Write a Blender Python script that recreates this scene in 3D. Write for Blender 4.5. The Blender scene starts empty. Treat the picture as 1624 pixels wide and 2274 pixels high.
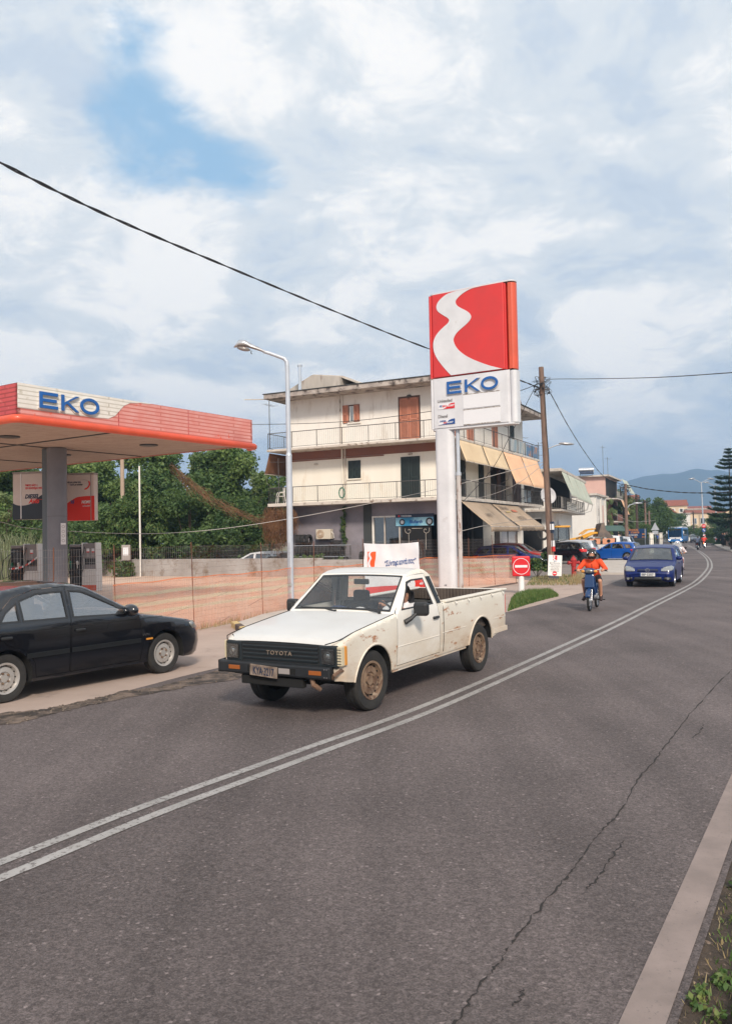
import bpy, math, random
import numpy as np
from mathutils import Vector, Matrix, Euler
from mathutils.geometry import delaunay_2d_cdt
SC = bpy.context.scene
COL = SC.collection
R = math.radians
random.seed(7)
# ---------------------------------------------------------------- camera
F, W, H, CH = 1850.0, 1624.0, 2273.0, 1.95
_p, _r = R(1.83), R(1.1)
_fw = Vector((0, math.cos(_p), math.sin(_p)))
_U = Vector((0, -math.sin(_p), math.cos(_p)))
_rx = Vector((1, 0, 0)) * math.cos(_r) - _U * math.sin(_r)
_ux = _U * math.cos(_r) + Vector((1, 0, 0)) * math.sin(_r)
cam = bpy.data.objects.new('camera', bpy.data.cameras.new('camera'))
COL.objects.link(cam)
cam.data.sensor_fit = 'VERTICAL'
cam.data.sensor_height = 36
cam.data.lens = 36 * F / H
cam.data.clip_start = 0.05
cam.data.clip_end = 20000
m_ = Matrix((_rx, _ux, -_fw)).transposed().to_4x4()
m_.translation = (0, 0, CH)
cam.matrix_world = m_
SC.camera = cam

# ---------------------------------------------------------------- sky and sun
SUN_AZ, SUN_EL = R(170), R(35)          # azimuth clockwise from +Y
wd = bpy.data.worlds.new('World')
SC.world = wd
wd.use_nodes = True
def world():
    nt = wd.node_tree; N = nt.nodes; L = nt.links
    N.clear()
    def nd(t, **k):
        n = N.new(t)
        for a, b in k.items():
            setattr(n, a, b)
        return n
    def mth(op, a, b=None, c=None, clamp=False):
        n = nd('ShaderNodeMath', operation=op, use_clamp=clamp)
        for i, v in enumerate((a, b, c)):
            if v is None: continue
            if isinstance(v, (int, float)): n.inputs[i].default_value = v
            else: L.new(v, n.inputs[i])
        return n.outputs[0]
    def ramp(src, stops, interp='EASE'):
        n = nd('ShaderNodeValToRGB'); n.color_ramp.interpolation = interp
        e = n.color_ramp.elements
        while len(e) < len(stops): e.new(0.5)
        for k, (p, c) in enumerate(stops):
            e[k].position = p; e[k].color = (*c, 1) if len(c) == 3 else c
        L.new(src, n.inputs[0]); return n.outputs[0]
    def noise(vec, s, det=8, rough=.55, dist=0.0):
        n = nd('ShaderNodeTexNoise'); n.inputs['Scale'].default_value = s
        n.inputs['Detail'].default_value = det; n.inputs['Roughness'].default_value = rough
        n.inputs['Distortion'].default_value = dist
        L.new(vec, n.inputs['Vector']); return n.outputs[0]
    sky = nd('ShaderNodeTexSky', sky_type='NISHITA', sun_disc=False, sun_elevation=SUN_EL, sun_rotation=SUN_AZ,
             air_density=1.0, dust_density=1.2, ozone_density=1.4)
    tc = nd('ShaderNodeTexCoord')
    sep = nd('ShaderNodeSeparateXYZ'); L.new(tc.outputs['Generated'], sep.inputs[0])
    x, y, z = sep.outputs
    den = mth('ADD', mth('MAXIMUM', z, 0.0), 0.30)
    px, py = mth('DIVIDE', x, den), mth('DIVIDE', y, den)
    cmb = nd('ShaderNodeCombineXYZ'); L.new(px, cmb.inputs[0]); L.new(py, cmb.inputs[1])
    P = cmb.outputs[0]
    cov = noise(P, 1.25, 9, .54, .5)            # cloud cover
    fine = noise(P, 3.6, 8, .58, .3)
    sheet = noise(P, 0.6, 5, .5, .2)
    # where the cover opens: a gap high on the left, one low at the left middle
    def spot(az, el, r0, r1):
        d = (math.sin(R(az)) * math.cos(R(el)), math.cos(R(az)) * math.cos(R(el)), math.sin(R(el)))
        vd = nd('ShaderNodeVectorMath', operation='DOT_PRODUCT')
        L.new(tc.outputs['Generated'], vd.inputs[0]); vd.inputs[1].default_value = d
        mr = nd('ShaderNodeMapRange', interpolation_type='SMOOTHSTEP')
        mr.inputs[1].default_value = math.cos(R(r0)); mr.inputs[2].default_value = math.cos(R(r1))
        L.new(vd.outputs['Value'], mr.inputs[0]); return mr.outputs[0]
    v = mth('ADD', mth('ADD', mth('MULTIPLY', cov, .54), mth('MULTIPLY', noise(P, 9.0, 8, .66, .5), .17)), mth('ADD', mth('MULTIPLY', fine, .30), mth('MULTIPLY', sheet, .18)))
    for az, el, r0, r1, k in ((-18, 31, 6, 0, .10), (-15, 27, 7, 0, .10), (-11, 24.5, 6, 0, .09), (-7, 22.5, 5, 0, .12), (2, 24.8, 4, 0, .13), (3.5, 20.5, 3, 0, .09), (-24, 36, 9, 0, .08)):
        v = mth('SUBTRACT', v, mth('MULTIPLY', spot(az, el, r0, r1), k))
    for az, el, r0, r1, k in ((-22, 29.5, 6, 1, .10), (12, 33, 17, 3, .08)):
        v = mth('ADD', v, mth('MULTIPLY', spot(az, el, r0, r1), k))
    mask = ramp(v, [(0.385, (0, 0, 0)), (0.50, (1, 1, 1))])
    # cloud light and shade: thick parts greyer and bluer, edges and tops white
    sh = mth('ADD', mth('MULTIPLY', noise(P, 1.9, 8, .52, .6), .72), mth('MULTIPLY', noise(P, 7.5, 8, .66, .4), .34))
    for az, el, r0, r1, k in ((15.6, 13.2, 3.6, .5, .11), (17.5, 10, 4, .5, .07), (-11.5, 19.5, 5, 1, .06), (24, 12, 7, 1, -.09), (8, 31, 12, 2, .03)): sh = mth('ADD', sh, mth('MULTIPLY', spot(az, el, r0, r1), k))
    ccol = ramp(sh, [(0.36, (7.0, 8.2, 9.8)), (0.45, (8.3, 9.3, 10.5)), (0.51, (10.0, 10.6, 11.1)), (.60, (13.6, 13.3, 12.9))])
    # a bank of greyer cloud and bright heads lower at the right
    def mix(f, a, b, t='MIX'):
        n = nd('ShaderNodeMix', data_type='RGBA', blend_type=t)
        if isinstance(f, (int, float)): n.inputs[0].default_value = f
        else: L.new(f, n.inputs[0])
        for k, s in ((6, a), (7, b)):
            if isinstance(s, tuple): n.inputs[k].default_value = (*s, 1)
            else: L.new(s, n.inputs[k])
        return n.outputs[2]
    clear = mix(0.75, sky.outputs[0], (5.4, 8.8, 12.2))
    low = nd('ShaderNodeMapRange', interpolation_type='SMOOTHSTEP'); low.inputs[1].default_value = .20; low.inputs[2].default_value = .03
    L.new(z, low.inputs[0])
    ccol = mix(mth('MULTIPLY', low.outputs[0], .62), ccol, (8.0, 9.3, 11.0))
    full = mix(mask, clear, ccol)
    bg = nd('ShaderNodeBackground'); bg.inputs[1].default_value = 0.08
    L.new(full, bg.inputs[0])
    out = nd('ShaderNodeOutputWorld'); L.new(bg.outputs[0], out.inputs[0])
world()
sl = bpy.data.lights.new('sun', 'SUN')
sl.energy = 3.9; sl.angle = R(10); sl.color = (1, .87, .73)
sun = bpy.data.objects.new('sun', sl); COL.objects.link(sun)
sd = Vector((math.sin(SUN_AZ) * math.cos(SUN_EL), math.cos(SUN_AZ) * math.cos(SUN_EL), math.sin(SUN_EL)))
sun.rotation_euler = sd.to_track_quat('Z', 'Y').to_euler()
vs = SC.view_settings
vs.view_transform = 'Standard'; vs.look = 'None'; vs.exposure = 0.04; vs.gamma = 1; vs.use_curve_mapping = False
SC.cycles.max_bounces = 6; SC.cycles.transparent_max_bounces = 24; SC.cycles.volume_bounces = 0
SC.cycles.use_denoising = True

# ---------------------------------------------------------------- helpers: where things stand
def ray(x, y): return _fw + _rx * ((x - W / 2) / F) - _ux * ((y - H / 2) / F)
def G(x, y, z=0.0):
    d = ray(x, y); return Vector((0, 0, CH)) + d * ((z - CH) / d.z)
def DP(x, y, Y):
    d = ray(x, y); return Vector((0, 0, CH)) + d * (Y / d.y)
def azd(az): return Vector((math.sin(R(az)), math.cos(R(az)), 0))

# ---------------------------------------------------------------- helpers: materials
MATS = {}
def mat(name, c=(.5, .5, .5), rough=.6, metal=0.0, c2=None, scale=4.0, lo=.35, hi=.65, bump=0.0, bscale=None, spec=.5, coat=0.0,
        dirt=None, dscale=3.0, dlo=.55, dhi=.7, emit=0.0, det=6.0, coords='Object', vec=(1, 1, 1), low_dirt=None, brick=None, attr=False):
    if name in MATS: return MATS[name]
    m = bpy.data.materials.new(name); m.use_nodes = True; MATS[name] = m
    nt = m.node_tree; N = nt.nodes; L = nt.links
    b = N['Principled BSDF']
    b.inputs['Base Color'].default_value = (*c, 1); b.inputs['Roughness'].default_value = rough
    b.inputs['Metallic'].default_value = metal; b.inputs['Specular IOR Level'].default_value = spec
    b.inputs['Coat Weight'].default_value = coat; b.inputs['Coat Roughness'].default_value = .04
    if emit:
        b.inputs['Emission Color'].default_value = (*c, 1); b.inputs['Emission Strength'].default_value = emit
    tc = N.new('ShaderNodeTexCoord'); mp = N.new('ShaderNodeMapping'); mp.inputs['Scale'].default_value = vec
    L.new(tc.outputs[coords], mp.inputs[0])
    def noise(s, d=det, r=.6):
        n = N.new('ShaderNodeTexNoise'); n.inputs['Scale'].default_value = s; n.inputs['Detail'].default_value = d
        n.inputs['Roughness'].default_value = r; L.new(mp.outputs[0], n.inputs['Vector']); return n.outputs[0]
    def rmp(src, a, z):
        n = N.new('ShaderNodeMapRange'); n.inputs[1].default_value = a; n.inputs[2].default_value = z; L.new(src, n.inputs[0]); return n.outputs[0]
    def mix(f, a, z):
        n = N.new('ShaderNodeMix'); n.data_type = 'RGBA'; L.new(f, n.inputs[0])
        for k, s in ((6, a), (7, z)):
            if isinstance(s, tuple): n.inputs[k].default_value = (*s, 1)
            else: L.new(s, n.inputs[k])
        return n.outputs[2]
    cur = c
    if c2 is not None: cur = mix(rmp(noise(scale), lo, hi), c, c2)
    if brick:
        bt = N.new('ShaderNodeTexBrick'); L.new(mp.outputs[0], bt.inputs[0])
        bt.inputs['Scale'].default_value = brick[0]; bt.inputs['Mortar Size'].default_value = brick[1]
        bt.inputs['Color1'].default_value = (1, 1, 1, 1); bt.inputs['Color2'].default_value = (1, 1, 1, 1); bt.inputs['Mortar'].default_value = (0, 0, 0, 1)
        bt.inputs['Brick Width'].default_value = brick[3]; bt.inputs['Row Height'].default_value = brick[4]
        cur = mix(bt.outputs[0], brick[2], cur)
    if dirt is not None: cur = mix(rmp(noise(dscale, 8, .7), dlo, dhi), cur, dirt)
    if low_dirt is not None:      # splashed mud and rust: colour, z0, z1, strength via noise
        sp = N.new('ShaderNodeSeparateXYZ'); L.new(tc.outputs['Object'], sp.inputs[0])
        g = rmp(sp.outputs[2], low_dirt[2], low_dirt[1])
        mm = N.new('ShaderNodeMath'); mm.operation = 'MULTIPLY'; L.new(g, mm.inputs[0]); L.new(rmp(noise(2.2, 8, .7), .25, .75), mm.inputs[1])
        cur = mix(mm.outputs[0], cur, low_dirt[0])
    if not isinstance(cur, tuple):
        L.new(cur, b.inputs['Base Color'])
    if bump:
        bn = N.new('ShaderNodeBump'); bn.inputs['Strength'].default_value = bump; bn.inputs['Distance'].default_value = .02
        L.new(noise(bscale or scale * 4, 8, .7), bn.inputs['Height']); L.new(bn.outputs[0], b.inputs['Normal'])
    return m
def glass(name, tint=(.8, .85, .85), refl=.09, rough=.02, opac=0.0, base=(.02, .02, .02)):
    if name in MATS: return MATS[name]
    m = bpy.data.materials.new(name); m.use_nodes = True; MATS[name] = m
    nt = m.node_tree; N = nt.nodes; L = nt.links; N.clear()
    tr = N.new('ShaderNodeBsdfTransparent'); tr.inputs[0].default_value = (*tint, 1)
    gl = N.new('ShaderNodeBsdfGlossy'); gl.inputs['Roughness'].default_value = rough; gl.inputs[0].default_value = (1, 1, 1, 1)
    df = N.new('ShaderNodeBsdfDiffuse'); df.inputs[0].default_value = (*base, 1)
    m0 = N.new('ShaderNodeMixShader'); m0.inputs[0].default_value = opac; L.new(tr.outputs[0], m0.inputs[1]); L.new(df.outputs[0], m0.inputs[2])
    fr = N.new('ShaderNodeLayerWeight'); fr.inputs[0].default_value = .25
    mr = N.new('ShaderNodeMapRange'); mr.inputs[3].default_value = refl; mr.inputs[4].default_value = .95; L.new(fr.outputs['Fresnel'], mr.inputs[0])
    mx = N.new('ShaderNodeMixShader'); L.new(mr.outputs[0], mx.inputs[0]); L.new(m0.outputs[0], mx.inputs[1]); L.new(gl.outputs[0], mx.inputs[2])
    o = N.new('ShaderNodeOutputMaterial'); L.new(mx.outputs[0], o.inputs[0])
    return m
def net(name, c, cover):
    if name in MATS: return MATS[name]
    m = bpy.data.materials.new(name); m.use_nodes = True; MATS[name] = m
    nt = m.node_tree; N = nt.nodes; L = nt.links; N.clear()
    tr = N.new('ShaderNodeBsdfTransparent')
    df = N.new('ShaderNodeBsdfDiffuse'); df.inputs[0].default_value = (*c, 1)
    tl = N.new('ShaderNodeBsdfTranslucent'); tl.inputs[0].default_value = (*c, 1)
    a = N.new('ShaderNodeMixShader'); a.inputs[0].default_value = .35; L.new(df.outputs[0], a.inputs[1]); L.new(tl.outputs[0], a.inputs[2])
    tc = N.new('ShaderNodeTexCoord'); n = N.new('ShaderNodeTexNoise'); n.inputs['Scale'].default_value = 3.0; L.new(tc.outputs['Object'], n.inputs['Vector'])
    mr = N.new('ShaderNodeMapRange'); mr.inputs[1].default_value = .3; mr.inputs[2].default_value = .7
    mr.inputs[3].default_value = cover - .08; mr.inputs[4].default_value = cover + .08; L.new(n.outputs[0], mr.inputs[0])
    mx = N.new('ShaderNodeMixShader'); L.new(mr.outputs[0], mx.inputs[0]); L.new(tr.outputs[0], mx.inputs[1]); L.new(a.outputs[0], mx.inputs[2])
    o = N.new('ShaderNodeOutputMaterial'); L.new(mx.outputs[0], o.inputs[0])
    return m
def leafmat(name, c, c2, c3=None, scale=.9):
    if name in MATS: return MATS[name]
    m = bpy.data.materials.new(name); m.use_nodes = True; MATS[name] = m
    nt = m.node_tree; N = nt.nodes; L = nt.links; b = N['Principled BSDF']
    tc = N.new('ShaderNodeTexCoord')
    def nz(s, d):
        n = N.new('ShaderNodeTexNoise'); n.inputs['Scale'].default_value = s; n.inputs['Detail'].default_value = d; L.new(tc.outputs['Object'], n.inputs['Vector']); return n.outputs[0]
    def mx(src, a, z, lo, hi):
        r = N.new('ShaderNodeMapRange'); r.inputs[1].default_value = lo; r.inputs[2].default_value = hi; L.new(src, r.inputs[0])
        n = N.new('ShaderNodeMix'); n.data_type = 'RGBA'; L.new(r.outputs[0], n.inputs[0])
        for k, s in ((6, a), (7, z)):
            if isinstance(s, tuple): n.inputs[k].default_value = (*s, 1)
            else: L.new(s, n.inputs[k])
        return n.outputs[2]
    cur = mx(nz(scale, 4), c, c2, .38, .62)
    cur = mx(nz(14, 1), cur, c3 or tuple(min(1, v * 1.9) for v in c2), .52, .75)
    L.new(cur, b.inputs['Base Color']); b.inputs['Roughness'].default_value = .55; b.inputs['Specular IOR Level'].default_value = .3
    tl = N.new('ShaderNodeBsdfTranslucent'); L.new(cur, tl.inputs[0])
    a = N.new('ShaderNodeMixShader'); a.inputs[0].default_value = .3
    L.new(b.outputs[0], a.inputs[1]); L.new(tl.outputs[0], a.inputs[2]); L.new(a.outputs[0], N['Material Output'].inputs[0])
    return m

# ---------------------------------------------------------------- helpers: meshes
class MB:
    def __init__(s): s.v = []; s.f = []; s.mi = []; s.mats = []; s.k = 0
    def mat(s, m):
        if m not in s.mats: s.mats.append(m)
        s.k = s.mats.index(m); return s
    def add(s, vs, fs):
        o = len(s.v); s.v += [tuple(v) for v in vs]
        for f in fs: s.f.append(tuple(i + o for i in f)); s.mi.append(s.k)
        return s
    def box(s, c, d, rot=None):
        x, y, z = d[0] / 2, d[1] / 2, d[2] / 2
        vs = [Vector((a * x, b * y, e * z)) for a in (-1, 1) for b in (-1, 1) for e in (-1, 1)]
        if rot is not None:
            q = rot if isinstance(rot, Matrix) else Euler(rot).to_matrix()
            vs = [q @ v for v in vs]
        c = Vector(c)
        return s.add([v + c for v in vs], [(0, 1, 3, 2), (4, 6, 7, 5), (0, 4, 5, 1), (2, 3, 7, 6), (0, 2, 6, 4), (1, 5, 7, 3)])
    def b2(s, a, b):
        return s.box([(a[i] + b[i]) / 2 for i in range(3)], [abs(a[i] - b[i]) for i in range(3)])
    def cyl(s, a, b, r, r2=None, n=12, caps=True):
        a, b = Vector(a), Vector(b); r2 = r if r2 is None else r2
        q = (b - a).to_track_quat('Z', 'Y')
        vs = []
        for p, rr in ((a, r), (b, r2)):
            for i in range(n):
                t = 2 * math.pi * i / n; vs.append(p + q @ Vector((math.cos(t) * rr, math.sin(t) * rr, 0)))
        fs = [(i, (i + 1) % n, n + (i + 1) % n, n + i) for i in range(n)]
        if caps: fs += [tuple(range(n - 1, -1, -1)), tuple(range(n, 2 * n))]
        return s.add(vs, fs)
    def tube(s, pts, r, n=6, closed=False, caps=True):
        P = [Vector(p) for p in pts]; m = len(P); rr = r if hasattr(r, '__len__') else [r] * m
        vs = []; up = None
        for i, p in enumerate(P):
            a = P[i - 1] if (i or closed) else p; b = P[(i + 1) % m] if (i < m - 1 or closed) else p
            t = (b - a).normalized()
            if up is None: up = Vector((0, 0, 1)) if abs(t.z) < .9 else Vector((1, 0, 0))
            u = (up - t * up.dot(t))
            if u.length < 1e-5: u = t.orthogonal()
            u.normalize(); w = t.cross(u); up = u
            for k in range(n):
                th = 2 * math.pi * k / n; vs.append(p + (u * math.cos(th) + w * math.sin(th)) * rr[i])
        fs = []
        for i in range(m if closed else m - 1):
            j = (i + 1) % m
            for k in range(n): fs.append((i * n + k, i * n + (k + 1) % n, j * n + (k + 1) % n, j * n + k))
        if caps and not closed: fs += [tuple(range(n - 1, -1, -1)), tuple((m - 1) * n + k for k in range(n))]
        return s.add(vs, fs)
    def prism(s, poly, fn, a, b):
        """poly of (u,v) pushed from depth a to depth b through fn(u,v,w)"""
        n = len(poly)
        vs = [fn(u, v, a) for u, v in poly] + [fn(u, v, b) for u, v in poly]
        return s.add(vs, [tuple(range(n - 1, -1, -1)), tuple(range(n, 2 * n))] + [(i, (i + 1) % n, n + (i + 1) % n, n + i) for i in range(n)])
    def ell(s, c, r, nu=12, nv=8, rot=None):
        c = Vector(c); r = (r, r, r) if not hasattr(r, '__len__') else r; q = Euler(rot).to_matrix() if rot is not None else None
        vs = [Vector((0, 0, r[2]))]
        for j in range(1, nv):
            ph = math.pi * j / nv
            for i in range(nu):
                t = 2 * math.pi * i / nu; vs.append(Vector((math.sin(ph) * math.cos(t) * r[0], math.sin(ph) * math.sin(t) * r[1], math.cos(ph) * r[2])))
        vs.append(Vector((0, 0, -r[2])))
        if q: vs = [q @ v for v in vs]
        fs = [(0, 1 + i, 1 + (i + 1) % nu) for i in range(nu)]
        for j in range(nv - 2):
            a = 1 + j * nu
            fs += [(a + i, a + nu + i, a + nu + (i + 1) % nu, a + (i + 1) % nu) for i in range(nu)]
        l = len(vs) - 1; a = 1 + (nv - 2) * nu
        fs += [(l, a + (i + 1) % nu, a + i) for i in range(nu)]
        return s.add([v + c for v in vs], fs)
    def lathe(s, prof, o=(0, 0, 0), ax=(0, 1, 0), n=32, closed=False):
        """prof of (radius, along axis)"""
        ax = Vector(ax).normalized(); o = Vector(o); u = ax.orthogonal().normalized(); w = ax.cross(u); vs = []
        for r, h in prof:
            for i in range(n):
                t = 2 * math.pi * i / n; vs.append(o + ax * h + (u * math.cos(t) + w * math.sin(t)) * r)
        m = len(prof); fs = []
        for j in range(m if closed else m - 1):
            a, b = j * n, ((j + 1) % m) * n
            fs += [(a + i, a + (i + 1) % n, b + (i + 1) % n, b + i) for i in range(n)]
        return s.add(vs, fs)
    def grid(s, rows):
        m = len(rows[0]); vs = [p for r in rows for p in r]
        return s.add(vs, [(j * m + i, j * m + i + 1, (j + 1) * m + i + 1, (j + 1) * m + i) for j in range(len(rows) - 1) for i in range(m - 1)])
    def build(s, name, parent=None, mat=None, smooth=None, bevel=0, solid=0, loc=None, seg=2, off=0.0):
        me = bpy.data.meshes.new(name); me.from_pydata(s.v, [], s.f)
        for m in (s.mats or [mat or MATS['grey']]): me.materials.append(m)
        if len(s.mats) > 1: me.polygons.foreach_set('material_index', s.mi)
        if mat is not None and s.mats and len(s.mats) == 1 and mat is not s.mats[0]: me.materials[0] = mat
        o = bpy.data.objects.new(name, me); COL.objects.link(o)
        if smooth: 
            me.polygons.foreach_set('use_smooth', [True] * len(me.polygons)); me.set_sharp_from_angle(angle=R(smooth))
        if solid:
            q = o.modifiers.new('s', 'SOLIDIFY'); q.thickness = solid; q.offset = off
        if bevel:
            q = o.modifiers.new('b', 'BEVEL'); q.width = bevel; q.segments = seg; q.limit_method = 'ANGLE'; q.angle_limit = R(50)
        if parent is not None: o.parent = parent
        if loc is not None: o.location = loc
        return o
def tag(o, label=None, cat=None, group=None, kind=None):
    if label: o['label'] = label
    if cat: o['category'] = cat
    if group: o['group'] = group
    if kind: o['kind'] = kind
    return o
def thing(name, label, cat, loc=(0, 0, 0), rz=0.0, group=None, rot=None):
    o = bpy.data.objects.new(name, None); COL.objects.link(o); o.empty_display_size = .1
    o.location = loc; o.rotation_euler = rot or (0, 0, rz); tag(o, label, cat, group); return o
def dup(root, loc=None, rz=None, label=None, parent=None, scale=None):
    c = root.copy(); COL.objects.link(c)
    if parent is not None: c.parent = parent
    if loc is not None: c.location = loc
    if rz is not None: c.rotation_euler = (0, 0, rz)
    if scale is not None: c.scale = scale
    if label: c['label'] = label
    for ch in root.children: dup(ch, parent=c)
    return c
def text(name, s, size, m, parent, loc, rot, ext=.004, sx=1.0, shear=0.0, bold=0.0, align='LEFT', space=1.0, label=None):
    cu = bpy.data.curves.new(name, 'FONT'); cu.body = s; cu.size = size; cu.extrude = ext; cu.shear = shear; cu.offset = bold * size
    cu.align_x = align; cu.space_character = space; cu.resolution_u = 3
    t = bpy.data.objects.new(name, cu); COL.objects.link(t)
    dg = bpy.context.evaluated_depsgraph_get(); me = bpy.data.meshes.new_from_object(t.evaluated_get(dg))
    bpy.data.objects.remove(t)
    me.materials.clear(); me.materials.append(m)
    o = bpy.data.objects.new(name, me); COL.objects.link(o); o.parent = parent
    q = rot if isinstance(rot, Matrix) else Euler(rot).to_matrix()
    o.matrix_local = Matrix.Translation(loc) @ q.to_4x4() @ Matrix.Diagonal((sx, 1, 1, 1))
    if label: o['label'] = label
    return o
def facing(du, up=(0, 0, 1)):
    """rotation whose x runs along du, y up, z towards the reader"""
    x = Vector(du).normalized(); y = Vector(up).normalized(); z = x.cross(y); return Matrix((x, y, z)).transposed()
def arc(cx, cy, r, a0, a1, n):
    return [(cx + r * math.cos(R(a0 + (a1 - a0) * i / n)), cy + r * math.sin(R(a0 + (a1 - a0) * i / n))) for i in range(n + 1)]
def inpoly(P, poly):
    x, y = P[:, 0], P[:, 1]; ins = np.zeros(len(P), bool); n = len(poly)
    for i in range(n):
        x1, y1 = poly[i]; x2, y2 = poly[(i + 1) % n]
        if y1 == y2: continue
        c = ((y1 > y) != (y2 > y)) & (x < (x2 - x1) * (y - y1) / (y2 - y1) + x1); ins ^= c
    return ins
def polydist(P, poly):
    d = np.full(len(P), 1e9)
    for i in range(len(poly)):
        a = np.array(poly[i]); b = np.array(poly[(i + 1) % len(poly)]); ab = b - a; L2 = max(1e-12, ab @ ab)
        t = np.clip(((P - a) @ ab) / L2, 0, 1); q = a + t[:, None] * ab; d = np.minimum(d, np.hypot(*(P - q).T))
    return d
def dens(poly, s):
    out = []
    for i in range(len(poly)):
        a, b = poly[i], poly[(i + 1) % len(poly)]; n = max(1, int(math.hypot(b[0] - a[0], b[1] - a[1]) / s))
        out += [(a[0] + (b[0] - a[0]) * k / n, a[1] + (b[1] - a[1]) * k / n) for k in range(n)]
    return out
def shrink(poly, d):
    n = len(poly); A = sum(poly[i][0] * poly[(i + 1) % n][1] - poly[(i + 1) % n][0] * poly[i][1] for i in range(n)); sg = 1 if A > 0 else -1; out = []
    for i in range(n):
        p0, p1, p2 = Vector(poly[i - 1]), Vector(poly[i]), Vector(poly[(i + 1) % n])
        e1 = (p1 - p0).normalized(); e2 = (p2 - p1).normalized(); n1 = Vector((-e1.y, e1.x)) * sg; n2 = Vector((-e2.y, e2.x)) * sg
        b = n1 + n2; l = b.length
        b = b / l if l > 1e-6 else n1
        k = d / max(.45, b.dot(n1)); out.append(tuple(p1 + b * k))
    return out
def panel(mb, outer, holes, fn, s=.09, extra=None):
    """fill a 2-D outline minus holes and map every point through fn(u, v)"""
    loops = [dens(outer, s)] + [dens(h, s) for h in holes]; V = []; E = []
    for lp in loops:
        o = len(V); V += lp; E += [(o + i, o + (i + 1) % len(lp)) for i in range(len(lp))]
    a = np.array(outer); lo, hi = a.min(0), a.max(0)
    gx, gy = np.meshgrid(np.arange(lo[0] + s / 2, hi[0], s), np.arange(lo[1] + s / 2, hi[1], s)); P = np.column_stack([gx.ravel(), gy.ravel()])
    if extra is not None and len(extra): P = np.vstack([P, np.array(extra)])
    k = inpoly(P, outer)
    for h in holes: k &= ~inpoly(P, h)
    P = P[k]
    if len(P):
        d = np.full(len(P), 1e9)
        for lp in [outer] + holes: d = np.minimum(d, polydist(P, lp))
        P = P[d > (.006 if extra is not None else s * .3)]
    V += [tuple(p) for p in P]
    r = delaunay_2d_cdt([Vector(v) for v in V], E, [], 0, 1e-6)
    vs, fs = r[0], r[2]
    c = np.array([[sum(vs[i][0] for i in f) / len(f), sum(vs[i][1] for i in f) / len(f)] for f in fs])
    k = inpoly(c, outer)
    for h in holes: k &= ~inpoly(c, h)
    return mb.add([fn(v[0], v[1]) for v in vs], [tuple(f) for f, q in zip(fs, k) if q])
# ---------------------------------------------------------------- materials shared by many things
mat('grey', (.4, .4, .4)); mat('rubber', (.014, .014, .015), .8, c2=(.026, .025, .023), scale=9, bump=.2)
mat('black_plastic', (.018, .019, .021), .45); mat('chrome', (.75, .75, .76), .18, 1.0)
mat('white_paint', (.78, .78, .77), .45, c2=(.66, .64, .60), scale=2, lo=.4, hi=.8)
mat('galvanised', (.42, .45, .49), .5, .35, c2=(.34, .36, .40), scale=3, dirt=(.25, .15, .09), dscale=5, dlo=.66, dhi=.74)
mat('lamp_grey', (.50, .54, .60), .42, .2, c2=(.42, .46, .52), scale=2.2, dirt=(.26, .15, .10), dscale=7, dlo=.68, dhi=.75)
mat('asphalt', (.165, .145, .140), .75, c2=(.13, .118, .116), scale=.55, lo=.35, hi=.65, dirt=(.36, .33, .31), dscale=70, dlo=.635, dhi=.70, bump=.7, bscale=95, spec=.35, coords='Object')
def asphalt():
    m = mat('asphalt2', (.15, .135, .13), .78, spec=.3, bump=.7, bscale=110); MATS['asphalt'] = m; nt = m.node_tree; N = nt.nodes; L = nt.links; tc = next(n for n in N if n.type == 'TEX_COORD').outputs['Object']
    def nz(s, d=3, v=None):
        n = N.new('ShaderNodeTexNoise'); n.inputs['Scale'].default_value = s; n.inputs['Detail'].default_value = d
        if v: mp = N.new('ShaderNodeMapping'); mp.inputs['Scale'].default_value = v; mp.inputs['Rotation'].default_value = (0, 0, R(28)); L.new(tc, mp.inputs[0]); L.new(mp.outputs[0], n.inputs['Vector'])
        else: L.new(tc, n.inputs['Vector'])
        return n.outputs[0]
    def vo(s): n = N.new('ShaderNodeTexVoronoi'); n.inputs['Scale'].default_value = s; L.new(tc, n.inputs['Vector']); q = N.new('ShaderNodeSeparateColor'); L.new(n.outputs['Color'], q.inputs[0]); return q.outputs[0]
    def rm(x, a, b, c, d): n = N.new('ShaderNodeMapRange'); L.new(x, n.inputs[0]); [setattr(n.inputs[i + 1], 'default_value', v) for i, v in enumerate((a, b, c, d))]; return n.outputs[0]
    def mu(a, b): n = N.new('ShaderNodeMath'); n.operation = 'MULTIPLY'; L.new(a, n.inputs[0]); L.new(b, n.inputs[1]); return n.outputs[0]
    def ad(a, b): n = N.new('ShaderNodeMath'); n.operation = 'ADD'; L.new(a, n.inputs[0]); L.new(b, n.inputs[1]); return n.outputs[0]
    f = mu(mu(rm(nz(.35, 5), .3, .7, .74, 1.24), rm(nz(1, 5, (1.4, .06, 1)), .3, .7, .80, 1.18)), mu(rm(vo(75), 0, 1, .74, 1.26), rm(nz(24, 4), .25, .75, .82, 1.18)))
    f = ad(mu(f, rm(vo(160), 0, 1, .7, 1.3)), rm(vo(64), .975, 1, 0, 1.2))
    c = N.new('ShaderNodeMix'); c.data_type = 'RGBA'; c.inputs[6].default_value = (.0, .0, .0, 1); c.inputs[7].default_value = (.128, .106, .103, 1); c.clamp_factor = False; L.new(f, c.inputs[0]); L.new(c.outputs[2], N['Principled BSDF'].inputs['Base Color'])
del MATS['asphalt']; asphalt()
mat('road_paint', (.36, .345, .335), .75, c2=(.26, .25, .24), scale=1.8, dirt=(.12, .105, .10), dscale=34, dlo=.52, dhi=.62)
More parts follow.
